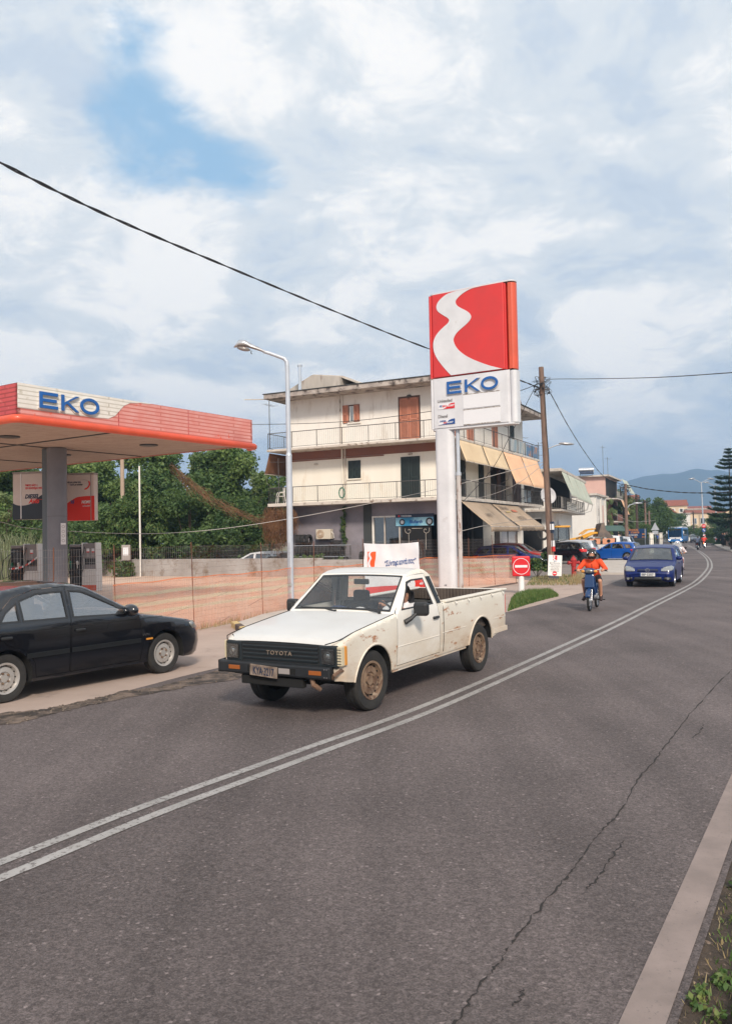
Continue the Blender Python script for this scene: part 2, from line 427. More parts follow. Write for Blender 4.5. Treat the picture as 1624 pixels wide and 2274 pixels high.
mat('edge_paint', (.27, .215, .195), .8, c2=(.20, .16, .145), scale=3, dirt=(.15, .13, .12), dscale=45, dlo=.58, dhi=.68)
mat('apron', (.42, .325, .275), .85, c2=(.34, .262, .222), scale=.8, dirt=(.16, .12, .10), dscale=1.6, dlo=.60, dhi=.78, bump=.3, bscale=40)
mat('forecourt', (.62, .44, .34), .85, c2=(.54, .38, .29), scale=.5, dirt=(.36, .26, .20), dscale=1.2, dlo=.60, dhi=.8, brick=(.28, .006, (.2, .16, .14), 1.0, 1.0), bump=.2, bscale=30)
mat('parking', (.25, .21, .19), .85, c2=(.20, .17, .155), scale=.4, dirt=(.36, .31, .27), dscale=2, dlo=.58, dhi=.8)
mat('pale_pavement', (.52, .47, .42), .85, c2=(.42, .38, .34), scale=1.0, dirt=(.3, .26, .22), dscale=2, dlo=.6, dhi=.8)
mat('tar', (.04, .03, .025), .8, c2=(.19, .14, .11), scale=4, lo=.42, hi=.62, bump=1, bscale=30)
mat('dirt_soil', (.085, .06, .043), .95, c2=(.035, .028, .022), scale=7, dirt=(.28, .20, .15), dscale=25, dlo=.58, dhi=.68, bump=1, bscale=40)
mat('scrub', (.13, .13, .06), .95, c2=(.24, .20, .12), scale=.05, dirt=(.06, .09, .03), dscale=.3)
mat('crack', (.022, .019, .018), .95)

def sheet(name, pts, z, m, kind='structure'):
    b = MB(); b.add([(p[0], p[1], z) for p in pts], [tuple(range(len(pts)))]); o = b.build(name, mat=MATS[m])
    bpy.context.view_layer.update()
    if o.data.polygons[0].normal.z < 0: o.data.flip_normals()
    tag(o, kind=kind); return o
def smooth_path(P, n=6):
    P = [Vector((p[0], p[1])) for p in P]; Q = [P[0] * 2 - P[1]] + P + [P[-1] * 2 - P[-2]]; out = []
    for i in range(1, len(Q) - 2):
        for k in range(n):
            t = k / n; a, b, c, d = Q[i - 1], Q[i], Q[i + 1], Q[i + 2]
            out.append(.5 * ((2 * b) + (c - a) * t + (2 * a - 5 * b + 4 * c - d) * t * t + (3 * b - a - 3 * c + d) * t ** 3))
    out.append(P[-1]); return out
def offs(P, d):
    out = []
    for i, p in enumerate(P):
        a = P[max(0, i - 1)]; b = P[min(len(P) - 1, i + 1)]; t = (b - a).normalized(); out.append(p + Vector((t.y, -t.x)) * d)
    return out
def ribbon(name, P, w, z, m, kind='structure', jit=0.0):
    A = offs(P, -w / 2); B_ = offs(P, w / 2)
    if jit:
        rr = random.Random(3); A = [p + Vector((rr.uniform(-jit, jit), rr.uniform(-jit, jit))) for p in A]; B_ = [p + Vector((rr.uniform(-jit, jit), rr.uniform(-jit, jit))) for p in B_]
    b = MB(); n = len(P); b.add([(p.x, p.y, z) for p in A + B_], [(i, n + i, n + i + 1, i + 1) for i in range(n - 1)])
    return tag(b.build(name, mat=MATS[m]), kind=kind)

sheet('ground', [(-3400, -110), (3400, -110), (3400, 5100), (-3400, 5100)], -.012, 'scrub')
# the road: left and right edges
LE = [(-13, -9), (-8.2, .9), (-4.02, 9.12), (-3.12, 11.19), (-2.18, 13.12), (.65, 17.7), (3.71, 21.61), (5.8, 25.39), (8.6, 30.8), (11.75, 37.89), (15.6, 48), (19.8, 61.7), (29, 88), (47, 138), (75, 215)]
ctr = [tuple(G(x, y))[:2] for x, y in ((0, 1918.5), (331.6, 1788.3), (666, 1668), (997.6, 1544.7), (1330, 1397), (1438, 1344), (1502, 1313), (1540, 1291.8), (1562.4, 1270.4), (1570, 1255.4), (1566, 1240.3), (1553, 1227.9), (1536, 1216.6), (1523, 1209.5))]; q0, q1 = Vector(ctr[0]), Vector(ctr[1]); ctr = [tuple(q0 + (q0 - q1).normalized() * k) for k in (9, 4.5, 2)] + ctr
LEs = smooth_path(LE, 5); CT = smooth_path(ctr, 8)
zx = lambda X, Y: ((1780 + X / 1.417) / 1.8017, (2900 + Y / 1.417) / 1.8017)
el = [G(*zx(*p)) for p in ((1120, 1695), (1500, 750), (1850, -30))]
d_ = (el[1] - el[0]).normalized()
EL = [Vector((p.x, p.y)) for p in (el[0] - d_ * 6, el[0] - d_ * 4, el[0] - d_ * 2, el[0], el[0] + d_ * 2, el[0] + d_ * 4)] 
far_r = [(el[0] + d_ * 7)[:2], (el[0] + d_ * 10.5)[:2], (8.5, 16.2), (13.2, 25), (18.5, 35.5), (25, 49.5), (31, 64)]
EL = smooth_path(EL + [Vector(p) for p in far_r], 5)
REs = offs(EL, .12)
poly = [(p.x, p.y) for p in LEs] + [(110, 215), (95, 120), (60, 78), (44, 72)] + [(p.x, p.y) for p in reversed(REs)]
sheet('road', poly, .008, 'asphalt')
ribbon('center_line_marking', CT, .095, .0125, 'road_paint')
ribbon('center_line_marking', offs(CT, .215), .095, .0125, 'road_paint')
ribbon('edge_line_marking', EL, .165, .0125, 'edge_paint')
# zebra and give-way marks where the roads meet
for k in range(7):
    p = Vector((38 + k * 1.9, 117 - k * 1.4)); b = MB(); b.box((p.x, p.y, .0105), (.55, 3.4, .004), (0, 0, R(-24))); tag(b.build('crossing_marking', mat=MATS['road_paint']), kind='structure')
def crack(pts, w):
    P = [G(*zx(*p)) for p in pts]; P = smooth_path([(p.x, p.y) for p in P], 9); rr = random.Random(5)
    P = [p + Vector((rr.uniform(-.008, .008), rr.uniform(-.008, .008))) for p in P]
    ribbon('road_crack', P, w, .0115, 'crack', jit=w * .9)
crack([(-60, 1880), (60, 1695), (150, 1560), (240, 1430), (300, 1370), (400, 1220), (500, 1090), (620, 945), (720, 830), (820, 690), (900, 590), (1000, 480), (1090, 320), (1180, 210), (1240, 130), (1340, 0), (1475, -160), (1600, -290), (1760, -420)], .0085)
crack([(1010, 660), (960, 730), (900, 820), (850, 890), (800, 940)], .007)
crack([(440, 1510), (420, 1560), (380, 1610)], .007)
crack([(1460, 0), (1440, 40), (1400, 80)], .008)
# left: apron, forecourt, parking, dirt seam
ed = [(p.x, p.y) for p in LEs]
k5 = [i for i, p in enumerate(LEs) if p.y < 20.5][-1]; k6 = [i for i, p in enumerate(LEs) if p.y < 30][-1]; k7 = [i for i, p in enumerate(LEs) if p.y < 62][-1]
fenceA, fenceB, fenceC = Vector((-5.85, 13.3, 0)), Vector((-1.95, 23.15, 0)), Vector((6.17, 34.18, 0))
sheet('apron', [(-30, -9)] + ed[:k6] + [(9.6, 34.6), (7.0, 36.0), (6.17, 34.3), (-1.95, 23.3), (-9.9, 3.5)], .004, 'apron')
sheet('forecourt', [(-9.9, 3.5), (-1.95, 23.3), (6.17, 34.3), (7.0, 36.0), (6.6, 38.9), (-30, 57.5), (-60, 60), (-60, 3)], .003, 'forecourt')
sheet('parking_area', [(7.0, 36.0), (9.6, 34.6)] + ed[k6 + 1:k7 + 6] + [(38, 150), (-10, 150), (-30, 57.5), (6.6, 38.9)], .002, 'parking')
z4 = lambda X, Y: ((X / 1.624) / 1.8017, (2250 + Y / 1.624) / 1.8017)
up = [(-300, 1060), (0, 985), (150, 972), (300, 955), (400, 935), (600, 890), (700, 868), (800, 840), (1000, 815), (1150, 780), (1300, 735), (1450, 695), (1540, 678), (1640, 668)]
dn = [(-300, 1160), (0, 1062), (100, 1056), (250, 1014), (450, 964), (700, 909), (950, 862), (1150, 828), (1250, 804), (1450, 777), (1560, 757), (1640, 722)]
U_ = smooth_path([tuple(G(*z4(*p)))[:2] for p in up], 7); D_ = smooth_path([tuple(G(*z4(*p)))[:2] for p in dn], 7); rr = random.Random(9)
jt = lambda P, a: [(p[0] + rr.uniform(-a, a), p[1] + rr.uniform(-a, a)) for p in P]
sheet('dirt_seam', jt(U_, .03) + list(reversed(jt(D_, .03))), .0125, 'tar')
b = MB()
for k in range(220):
    i = rr.randrange(len(U_) - 1); t = rr.random(); j = min(len(D_) - 1, int(i * len(D_) / len(U_))); p = U_[i] * (1 - t) + D_[j] * t; s_ = rr.uniform(.005, .016)
    b.ell((p[0] + rr.uniform(-.05, .05), p[1] + rr.uniform(-.05, .05), .016), (s_, s_ * rr.uniform(.6, 1), s_ * .6), 6, 4)
mat('grit', (.10, .08, .065), .9, c2=(.2, .16, .13), scale=8)
tag(b.build('gravel', mat=MATS['grit']), kind='stuff')
# right verge and pavement
V1 = offs(EL, .10); V2 = offs(EL, .62)
V3 = offs(EL, 2.6); n_ = len(EL) - 1
sheet('verge', [(p.x, p.y) for p in V1] + [(p.x, p.y) for p in reversed(V3)], .0045, 'dirt_soil')
K1 = offs(EL, .36)
b = MB(); P = K1[:26]; Q = offs(EL, 3.0)[:26]
b.grid([[Vector((p.x, p.y, 0)) for p in P], [Vector((p.x, p.y, .11)) for p in P], [Vector((p.x, p.y, .11)) for p in Q], [Vector((p.x, p.y, 0)) for p in Q]])
tag(b.build('pavement', mat=MATS['pale_pavement']), kind='structure')
# far pavements
def raised(name, pts, z, m):
    b = MB(); n = len(pts)
    b.add([(p[0], p[1], -.01) for p in pts] + [(p[0], p[1], z) for p in pts], [(i, (i + 1) % n, n + (i + 1) % n, n + i) for i in range(n)] + [tuple(range(n, 2 * n))])
    return tag(b.build(name, mat=MATS[m]), kind='structure')
q = [G(x, y) for x, y in ((1581, 1208), (1590, 1214), (1624, 1226), (1700, 1246), (1800, 1266))]
raised('far_right_pavement', [(p.x, p.y) for p in q] + [(60, 62), (75, 95), (52.5, 96)], .12, 'pale_pavement')
L2 = [p for p in LEs if 39 < p.y < 100]
raised('roadside_pavement', [(p.x, p.y) for p in offs(L2, -.1)] + [(p.x, p.y) for p in reversed(offs(L2, -2.3))], .10, 'pale_pavement')
L3 = [p for p in LEs if 100 <= p.y < 215]
raised('far_left_pavement', [(p.x, p.y) for p in offs(L3, -.1)] + [(p.x, p.y) for p in reversed(offs(L3, -4))], .10, 'pale_pavement')
q = [G(x, y) for x, y in ((1600, 1200), (1540, 1200.5), (1525, 1202), (1530, 1196), (1590, 1192))]
raised('traffic_island', [(p.x, p.y) for p in q], .15, 'pale_pavement')
q = [G(x, y) for x, y in ((1438, 1200), (1475, 1196), (1520, 1190), (1500, 1188), (1430, 1193))]
# drain strip along the fence foot by the station exit
sheet('forecourt_drain', [tuple(G(x, y))[:2] for x, y in ((1028, 1311), (1149, 1292), (1149, 1295.5), (1028, 1315))], .0065, 'tar')
# painted kerb island by the fence
mat('kerb_black', (.07, .05, .045), .8, c2=(.12, .09, .08), scale=9); mat('kerb_yellow', (.62, .46, .20), .8, c2=(.45, .34, .18), scale=9)
kb = thing('painted_kerb', 'black and yellow painted kerb at the end of the station island, beside the truck bonnet', 'kerb')
a0, a1, a2 = G(513, 1392), G(536, 1408), G(640, 1372); a3 = G(600, 1360)
a0, a1 = Vector(a0), Vector(a1); d = (a1 - a0) / 3; bk = Vector((.75, .85, 0))
for k in range(3):
    b = MB(); p, q_ = a0 + d * k * 1.15, a0 + d * (k + 1) * 1.15
    b.add([p, q_, q_ + bk * .16, p + bk * .16] + [v + Vector((0, 0, .13)) for v in (p, q_, q_ + bk * .16, p + bk * .16)], [(0, 1, 5, 4), (1, 2, 6, 5), (2, 3, 7, 6), (3, 0, 4, 7), (4, 5, 6, 7)])
    tag(b.build('yellow_band' if k != 1 else 'black_band', kb, MATS['kerb_yellow' if k != 1 else 'kerb_black'], bevel=.02), 'yellow painted end of the kerb' if k != 1 else 'black painted middle of the kerb')
raised('kerb_island', [tuple(v)[:2] for v in (a0 + bk * .15, a0 + d * 3.4 + bk * .15, G(700, 1362), G(655, 1352), G(585, 1370))], .09, 'pale_pavement')

# ---------------------------------------------------------------- the far mountain
mat('mountain', (.035, .065, .075), .95, c2=(.06, .085, .09), scale=.006, dirt=(.3, .26, .22), dscale=.02, dlo=.68, dhi=.74)
rp = [(300,1215),(700,1150), (1000, 1110), (1240, 1092), (1330, 1085), (1388, 1070), (1401, 1065), (1425, 1058), (1446, 1053.7), (1475, 1052.5), (1500, 1050), (1514, 1048), (1530, 1042), (1545, 1041), (1568, 1042.4), (1591, 1043.5), (1606, 1046), (1640, 1052), (1720, 1075), (1900, 1110), (2300, 1140)]
MD = 2600
ridge = [DP(x, y, MD) for x, y in rp]
b = MB(); rows = []; rr = np.random.RandomState(4)
xs = np.linspace(ridge[0].x, ridge[-1].x, 260); hz = np.interp(xs, [p.x for p in ridge], [p.z for p in ridge])
ph = [(rr.uniform(.003, .03), rr.uniform(0, 6), rr.uniform(.2, 1)) for _ in range(10)]
for j in range(26):
    t = j / 25; y = MD - 1100 + 1500 * t; row = []
    pr = math.sin(min(1, y_ if (y_ := (y - (MD - 1100)) / 1100) < 1 else 1) * math.pi / 2) ** 1.35 if y < MD else max(0, 1 - (y - MD) / 700)
    for x, h in zip(xs, hz):
        n = sum(a * math.sin(f * (x + 220 * math.sin(y * .004 + q)) + q) for f, q, a in ph) * 5 * (1 - abs(2 * pr - 1)) * 1.2 + (math.sin(x * .11) + math.sin(x * .067 + 2)) * .9 * pr
        row.append(Vector((x * y / MD if y < MD else x, y, max(-3, h * (y / MD if y < MD else 1) * pr + n))))
    rows.append(row)
b.grid(rows); tag(b.build('mountain', mat=MATS['mountain'], smooth=180), kind='structure')
# low far ridge that closes the horizon elsewhere
b = MB(); rows = [[], [], []]
for i in range(121):
    az = -75 + i * 1.4; h = 28 + 12 * math.sin(az * .31) + 7 * math.sin(az * .83 + 1); d = azd(az)
    for j, (rd, k) in enumerate(((1500, 0), (1750, 1), (2100, .2))): rows[j].append(Vector((d.x * rd, d.y * rd, h * k - 2)))
b.grid(rows); tag(b.build('hills', mat=MATS['mountain'], smooth=180), kind='structure')
# ================================================================ the filling station
mat('eko_red', (.62, .022, .02), .38, c2=(.55, .025, .022), scale=1.2, coat=.3)
mat('eko_orange', (.66, .085, .035), .42, c2=(.56, .075, .03), scale=2, coat=.2)
mat('eko_white', (.66, .67, .70), .42, c2=(.58, .59, .62), scale=1.5, dirt=(.42, .40, .38), dscale=2.2, dlo=.62, dhi=.8)
mat('eko_blue', (.008, .10, .36), .35, c2=(.01, .085, .30), scale=3)
mat('faded_pink', (.62, .22, .19), .6, c2=(.66, .34, .31), scale=2.5, lo=.3, hi=.7, dirt=(.62, .10, .05), dscale=3.0, dlo=.62, dhi=.66, brick=(1.0, .018, (.50, .15, .12), 3.0, .105))
mat('faded_red_end', (.50, .075, .075), .6, c2=(.42, .06, .07), scale=2.5, dirt=(.6, .16, .14), dscale=5, dlo=.6, dhi=.7, brick=(1.0, .018, (.28, .04, .04), 3.0, .105))
mat('fascia_white', (.72, .70, .66), .6, c2=(.64, .62, .57), scale=3, dirt=(.40, .36, .28), dscale=2.4, dlo=.58, dhi=.75, brick=(1.0, .014, (.48, .45, .40), 3.0, .105))
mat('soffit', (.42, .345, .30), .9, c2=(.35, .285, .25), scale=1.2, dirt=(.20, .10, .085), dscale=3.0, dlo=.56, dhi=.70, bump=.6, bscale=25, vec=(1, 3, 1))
mat('column_grey', (.19, .195, .22), .45, .15, c2=(.16, .165, .19), scale=2); mat('column_dark', (.10, .125, .145), .5)
mat('dark_grey', (.05, .055, .06), .6); mat('pump_grey', (.30, .27, .26), .5); mat('letter_grey', (.22, .21, .21), .6)
mat('navy', (.010, .022, .055), .5); mat('royal', (.008, .06, .24), .5); mat('sign_red', (.62, .012, .02), .4); mat('board_white', (.60, .55, .53), .55, c2=(.54, .49, .47), scale=2)
mat('board_red', (.66, .03, .018), .5); mat('board_navy', (.012, .02, .032), .5)

def onboard(o0, du, name, W_, H_):
    """returns fn(u,v,w): u right along du, v up, w out towards the reader"""
    du = Vector(du).normalized(); n = du.cross(Vector((0, 0, 1))); o0 = Vector(o0)
    return lambda u, v, w=0.0: o0 + du * u + Vector((0, 0, 1)) * v + n * w
def letters_eko(parent, f, x0, z0, h, spans, m, m2, w0=.0, th=.06):
    """E, K and O as solid letters; spans = left and right of each"""
    (e0, e1), (k0, k1), (o0, o1) = spans; t = h * .19; out = []
    def E_(a, b, g): return [(a - g, z0 - g), (b + g, z0 - g), (b + g, z0 + t + g), (a + t + g, z0 + t + g), (a + t + g, z0 + h / 2 - t / 2 - g), (b - .04 + g, z0 + h / 2 - t / 2 - g), (b - .04 + g, z0 + h / 2 + t / 2 + g), (a + t + g, z0 + h / 2 + t / 2 + g), (a + t + g, z0 + h - t - g), (b + g, z0 + h - t - g), (b + g, z0 + h + g), (a - g, z0 + h + g)]
    def K_(a, b, g): 
        s = t * 1.25
        return [(a - g, z0 - g), (a + t + g, z0 - g), (a + t + g, z0 + h * .30), (a + t + h * .17, z0 + h * .47), (b - s - g, z0 - g), (b + g, z0 - g), (a + t + h * .30 + g, z0 + h * .58), (b + g, z0 + h + g), (b - s - g, z0 + h + g), (a + t + g, z0 + h * .52), (a + t + g, z0 + h + g), (a - g, z0 + h + g)]
    for nm, fn_, a, b in (('letter_e', E_, e0, e1), ('letter_k', K_, k0, k1)):
        q = MB().mat(m2).prism(fn_(a, b, .022), lambda u, v, w: f(u, v, w), w0, w0 + th * .5).mat(m).prism(fn_(a, b, 0), lambda u, v, w: f(u, v, w), w0 + th * .5, w0 + th)
        out.append(q.build(nm, parent))
    q = MB(); cx, cz, rx, rz = (o0 + o1) / 2, z0 + h / 2, (o1 - o0) / 2, h / 2 * 1.04
    for mm, g, a, b in ((m2, .022, 0, .5), (m, 0, .5, 1.0)):
        q.mat(mm); n = 36; vs = []
        for i in range(n):
            c, s = math.cos(2 * math.pi * i / n), math.sin(2 * math.pi * i / n)
            vs += [f(cx + (rx + g) * c, cz + (rz + g) * s, w0 + th * a), f(cx + (rx + g) * c, cz + (rz + g) * s, w0 + th * b), f(cx + (rx - t - g) * c, cz + (rz - t - g) * s, w0 + th * b), f(cx + (rx - t - g) * c, cz + (rz - t - g) * s, w0 + th * a)]
        fs = []
        for i in range(n):
            j = (i + 1) % n
            fs += [(i * 4 + k, i * 4 + (k + 1) % 4, j * 4 + (k + 1) % 4, j * 4 + k) for k in range(4)]
        q.add(vs, fs)
    out.append(q.build('letter_o', parent)); return out

# ---------------------------------------------------------------- roadside totem sign
tdu = azd(121.6); T0 = Vector((2.6, 30.81, 0)) - tdu * .14; TH = .5
tt = thing('totem_sign', 'tall red and white price sign with a winding white stripe on a thick white post', 'sign', T0)
tf0 = onboard((0, 0, 0), tdu, '', 1, 1)
tf = lambda u, v, w=0.0: tf0(u + .14, v, w)      # u measured as in the survey
def rounded_box(b, u0, u1, z0, z1, w0, w1, rr=.16, n=6):
    """plan outline with rounded ends, extruded up"""
    pts = [(u0 + rr * (1 - math.sin(R(a))), w0 + rr * (1 - math.cos(R(a)))) for a in [90 * i / n for i in range(n + 1)][::-1]]
    pts = []
    for (cx, cy, s0) in ((u0 + rr, w0 + rr, 180), (u1 - rr, w0 + rr, 270), (u1 - rr, w1 - rr, 0), (u0 + rr, w1 - rr, 90)):
        pts += [(cx + rr * math.cos(R(s0 + 90 * i / n)), cy + rr * math.sin(R(s0 + 90 * i / n))) for i in range(n + 1)]
    m = len(pts)
    b.add([tf(u, z0, w) for u, w in pts] + [tf(u, z1, w) for u, w in pts], [(i, (i + 1) % m, m + (i + 1) % m, m + i) for i in range(m)] + [tuple(range(m - 1, -1, -1)), tuple(range(m, 2 * m))])
w1, w0 = 0.0, -TH
b = MB(); rounded_box(b, -.02, 2.83, 7.88, 10.97, w0 + .02, w1 - .01, .05); b.build('red_panel', tt, MATS['eko_red'], smooth=30)
b = MB(); rounded_box(b, 2.88, 3.22, 7.86, 10.93, w0, w1 - .03, .23, 10); b.build('end_cap', tt, MATS['eko_orange'], smooth=40)
b = MB(); rounded_box(b, -.16, -.045, 7.86, 10.95, w0, w1 - .02, .05); b.build('end_cap', tt, MATS['eko_red'], smooth=40)
b = MB(); b.mat(MATS['eko_red']); rounded_box(b, -.05, 2.89, 7.86, 10.95, w0 + .05, w1 - .06, .03); b.build('frame', tt)
b = MB(); rounded_box(b, -.15, 3.22, 10.975, 11.02, w0 + .02, w1 - .02, .2, 8); b.build('top_cap', tt, MATS['eko_white'], smooth=40)
b = MB(); rounded_box(b, -.03, 2.93, 5.98, 7.80, w0 + .02, w1 - .01, .04); pw = b.build('price_panel', tt, MATS['eko_white'], smooth=30)
b = MB(); rounded_box(b, 2.97, 3.22, 5.96, 7.80, w0, w1 - .03, .12, 8); b.build('end_cap', tt, MATS['eko_white'], smooth=40)
b = MB(); rounded_box(b, -.15, -.05, 5.96, 7.80, w0, w1 - .03, .05); b.build('end_cap', tt, MATS['eko_white'], smooth=40)
b = MB(); rounded_box(b, -.15, 3.21, 5.90, 5.95, w0 + .01, w1 - .02, .22, 8); rounded_box(b, -.06, 2.98, 5.945, 7.83, w0 + .06, w1 - .05, .03); b.build('tray', tt, MATS['eko_white'], smooth=40)
# winding stripe
def uvz(x, y):
    v = .5
    for _ in range(4):
        xl, xr = 235 + (y - 325) * .0277, 1150 + (y - 150) * .039; u = (x - xl) / (xr - xl)
        yt, yb = 325 - 175 * u, 1410 - 120 * u; v = (y - yt) / (yb - yt)
    return (-.0 + u * 2.81, 10.97 - v * 3.1)
Lp = [(560, 266), (450, 303), (370, 360), (315, 425), (300, 485), (325, 540), (400, 590), (450, 620), (472, 650), (455, 690), (400, 740), (330, 810), (280, 885), (260, 965), (270, 1060), (310, 1150), (370, 1230), (440, 1310), (503, 1374)]
Rp = [(880, 205), (760, 235), (660, 290), (590, 350), (556, 400), (570, 450), (620, 487), (690, 522), (740, 560), (761, 605), (745, 650), (700, 702), (640, 755), (580, 812), (542, 870), (533, 920), (560, 990), (620, 1060), (720, 1130), (850, 1190), (1000, 1245), (1172, 1292)]
sm = lambda P: [tuple(p) for p in smooth_path(P, 4)]
poly = [uvz(*p) for p in sm(Lp)] + [uvz(*p) for p in reversed(sm(Rp))]
clipz = lambda p: (min(max(p[0], .01), 2.80), min(max(p[1], 7.885), 10.962))
poly = [clipz(p) for p in poly]
STR = [((u) / 2.81, (z - 7.88) / 3.09) for u, z in poly]       # the emblem, normalised, used again on the small signs
b = MB(); b.prism(poly, tf, w1 - .012, w1 + .006); b.build('white_stripe', tt, MATS['eko_white'])
letters_eko(tt, tf, .57, 7.19, .46, ((.57, 1.14), (1.29, 1.86), (1.92, 2.57)), MATS['eko_blue'], MATS['eko_white'], w1, .07)
bl = MB().mat(MATS['board_white'])
mat('panel_white', (.70, .71, .74), .4); mat('stain', (.16, .12, .09), .8, c2=(.5, .48, .46), scale=14, lo=.4, hi=.6)
for z0, z1 in ((6.60, 7.10), (6.03, 6.54)):
    q = MB(); q.prism([(1.18, z0), (2.61, z0), (2.61, z1), (1.18, z1)], tf, w1 - .02, w1 + .012); pp = q.build('price_slot', tt, MATS['panel_white'])
    q = MB(); q.prism([(1.18, z1), (2.61, z1), (2.61, z1 + .028), (1.18, z1 + .028)], tf, w1 - .02, w1 + .016); q.build('rail', pp, MATS['stain'])
q = MB(); q.prism([(1.18, 6.0), (2.61, 6.0), (2.61, 6.03), (1.18, 6.03)], tf, w1 - .02, w1 + .014); q.build('rail', tt, MATS['stain'])
fr = facing(tdu); tp = lambda u, v, w: tf(u, v, w)
text('lettering', 'Unleaded', .155, MATS['letter_grey'], tt, tp(.14, 6.925, .002), fr, .004, 1.02, bold=.012)
text('lettering', 'Diesel', .155, MATS['letter_grey'], tt, tp(.15, 6.355, .002), fr, .004, 1.02, bold=.012)
def economy(parent, f, rot, u0, z0, w_, h_, word1, word2, word3, mbg, two, s, wv=.0):
    """little badge: white with a coloured corner that rises in an S to the right"""
    b = MB(); b.prism([(u0, z0), (u0 + w_, z0), (u0 + w_, z0 + h_), (u0, z0 + h_)], f, wv, wv + .006); pl = b.build('badge', parent, MATS['panel_white'])
    sc = [(.28, 0), (1, 0), (1, 1), (.8, .96), (.66, .82), (.56, .5), (.46, .2)] if not two else [(0, 0), (1, 0), (1, 1), (.8, .95), (.64, .78), (.54, .45), (.4, .17), (.2, .07)]
    b = MB(); b.prism([(u0 + x * w_, z0 + y * h_) for x, y in sc], f, wv + .004, wv + .010); b.build('swoosh', pl, mbg)
    text('lettering', word1, s, MATS['royal'], pl, f(u0 + w_ * .06, z0 + h_ * (.36 if not two else .52), wv + .011), rot, .002, 1.1, .3, .03)
    text('lettering', word2, s * .9, MATS['sign_red'], pl, f(u0 + w_ * (.25 if not two else .30), z0 + h_ * (.36 if not two else .22), wv + .012), rot, .002, .95, .3, .03)
    text('lettering', word3, s * .95, MATS['panel_white'], pl, f(u0 + w_ * .50, z0 + h_ * (.36 if not two else .22), wv + .013), rot, .002, 1.05, .3, .03)
economy(tt, tf, fr, .17, 6.67, .67, .20, '95', 'EKO', 'NOMY', MATS['sign_red'], False, .105)
economy(tt, tf, fr, .17, 6.09, .67, .20, 'DIESEL', 'EKO', 'NOMY', MATS['royal'], True, .085)
# post: white shaft with a rounded left edge, drain pipe behind
b = MB(); rounded_box(b, -.06, .68, -.05, 5.92, w0 + .06, w1 - .01, .21, 9); po = b.build('post', tt, MATS['eko_white'], smooth=40)
b = MB(); b.mat(MATS['column_grey']).b2((0, 0, 0), (0, 0, 0)); b = MB(); rounded_box(b, .09, .105, .02, 5.88, -.1, w1 - .045, .006, 2); b.build('seam', po, MATS['eko_white'])
text('lettering', 'GS', .07, MATS['navy'], po, tf(.25, .16, w1 - .006), fr, .002, 1.2, bold=.02)
pp = thing('drain_pipe', 'rusty white steel pipe standing just right of the sign post', 'pipe', tf(.83, 0, -.22) + T0)
b = MB(); b.cyl((0, 0, -.05), (0, 0, 4.3), .085, n=14); mat('rusty_pipe', (.50, .47, .46), .6, c2=(.42, .39, .37), scale=3, dirt=(.20, .08, .045), dscale=2.2, dlo=.54, dhi=.62, vec=(3, 3, 1)); b.build('lower_pipe', pp, MATS['rusty_pipe'], smooth=60)
b = MB(); b.cyl((0, 0, 4.25), (0, 0, 7.6), .07, n=14).cyl((0, 0, 4.2), (0, 0, 4.32), .10, n=14); b.build('upper_pipe', pp, MATS['lamp_grey'], smooth=60)

# ---------------------------------------------------------------- canopy
cdu = azd(33.8); C0_ = Vector((-8.26, 19.80, 0)); CL, CD = 8.36, 17.0; cbk = azd(33.8 - 90)
cp = thing('fuel_station_canopy', 'flat fuel station canopy with faded pink fascia, white end and orange bumper tube', 'canopy', C0_)
cf0 = onboard((0, 0, 0), cdu, '', 1, 1)
b = MB()
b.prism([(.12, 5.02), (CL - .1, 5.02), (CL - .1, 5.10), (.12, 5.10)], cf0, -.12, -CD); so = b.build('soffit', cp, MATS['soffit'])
b = MB()
for u in (3.35, 3.37): pass
b.prism([(3.3, 4.995), (3.36, 4.995), (3.36, 5.018), (3.3, 5.018)], cf0, -.2, -CD + .1)
for k in (5.0, 9.4): b.prism([(.2, 4.996), (CL - .2, 4.996), (CL - .2, 5.018), (.2, 5.018)], cf0, -k, -k - .06)
b.build('joint', so, MATS['dark_grey'])
def disc(u, w):
    c = cf0(u, 4.985, w); q = MB(); q.cyl(c, c + Vector((0, 0, .03)), .28, n=20); q.mat(MATS['dark_grey']); l = q.build('ceiling_light', so, MATS['dark_grey'], smooth=40)
for u, w in ((6.0, -2.2), (2.0, -3.4), (6.0, -6.5), (2.0, -7.0)): disc(u, w)
b = MB(); b.prism([(.1, 5.1), (CL - .12, 5.1), (CL - .12, 5.6), (.1, 5.6)], cf0, -.15, -CD + .03); b.build('roof_slab', cp, MATS['dark_grey'])
# front fascia in local coordinates of its own so the boards line up
ff = bpy.data.objects.new('fascia', None)
def fascia(name, o0, du, L_, m, z1=.84):
    q = MB(); q.box((L_ / 2, .04, z1 / 2), (L_, .08, z1)); o = q.build(name, cp, m); o.matrix_local = Matrix.Translation(o0) @ Matrix((Vector(du), Vector((0, 0, 1)).cross(Vector(du)), Vector((0, 0, 1)))).transposed().to_4x4(); return o
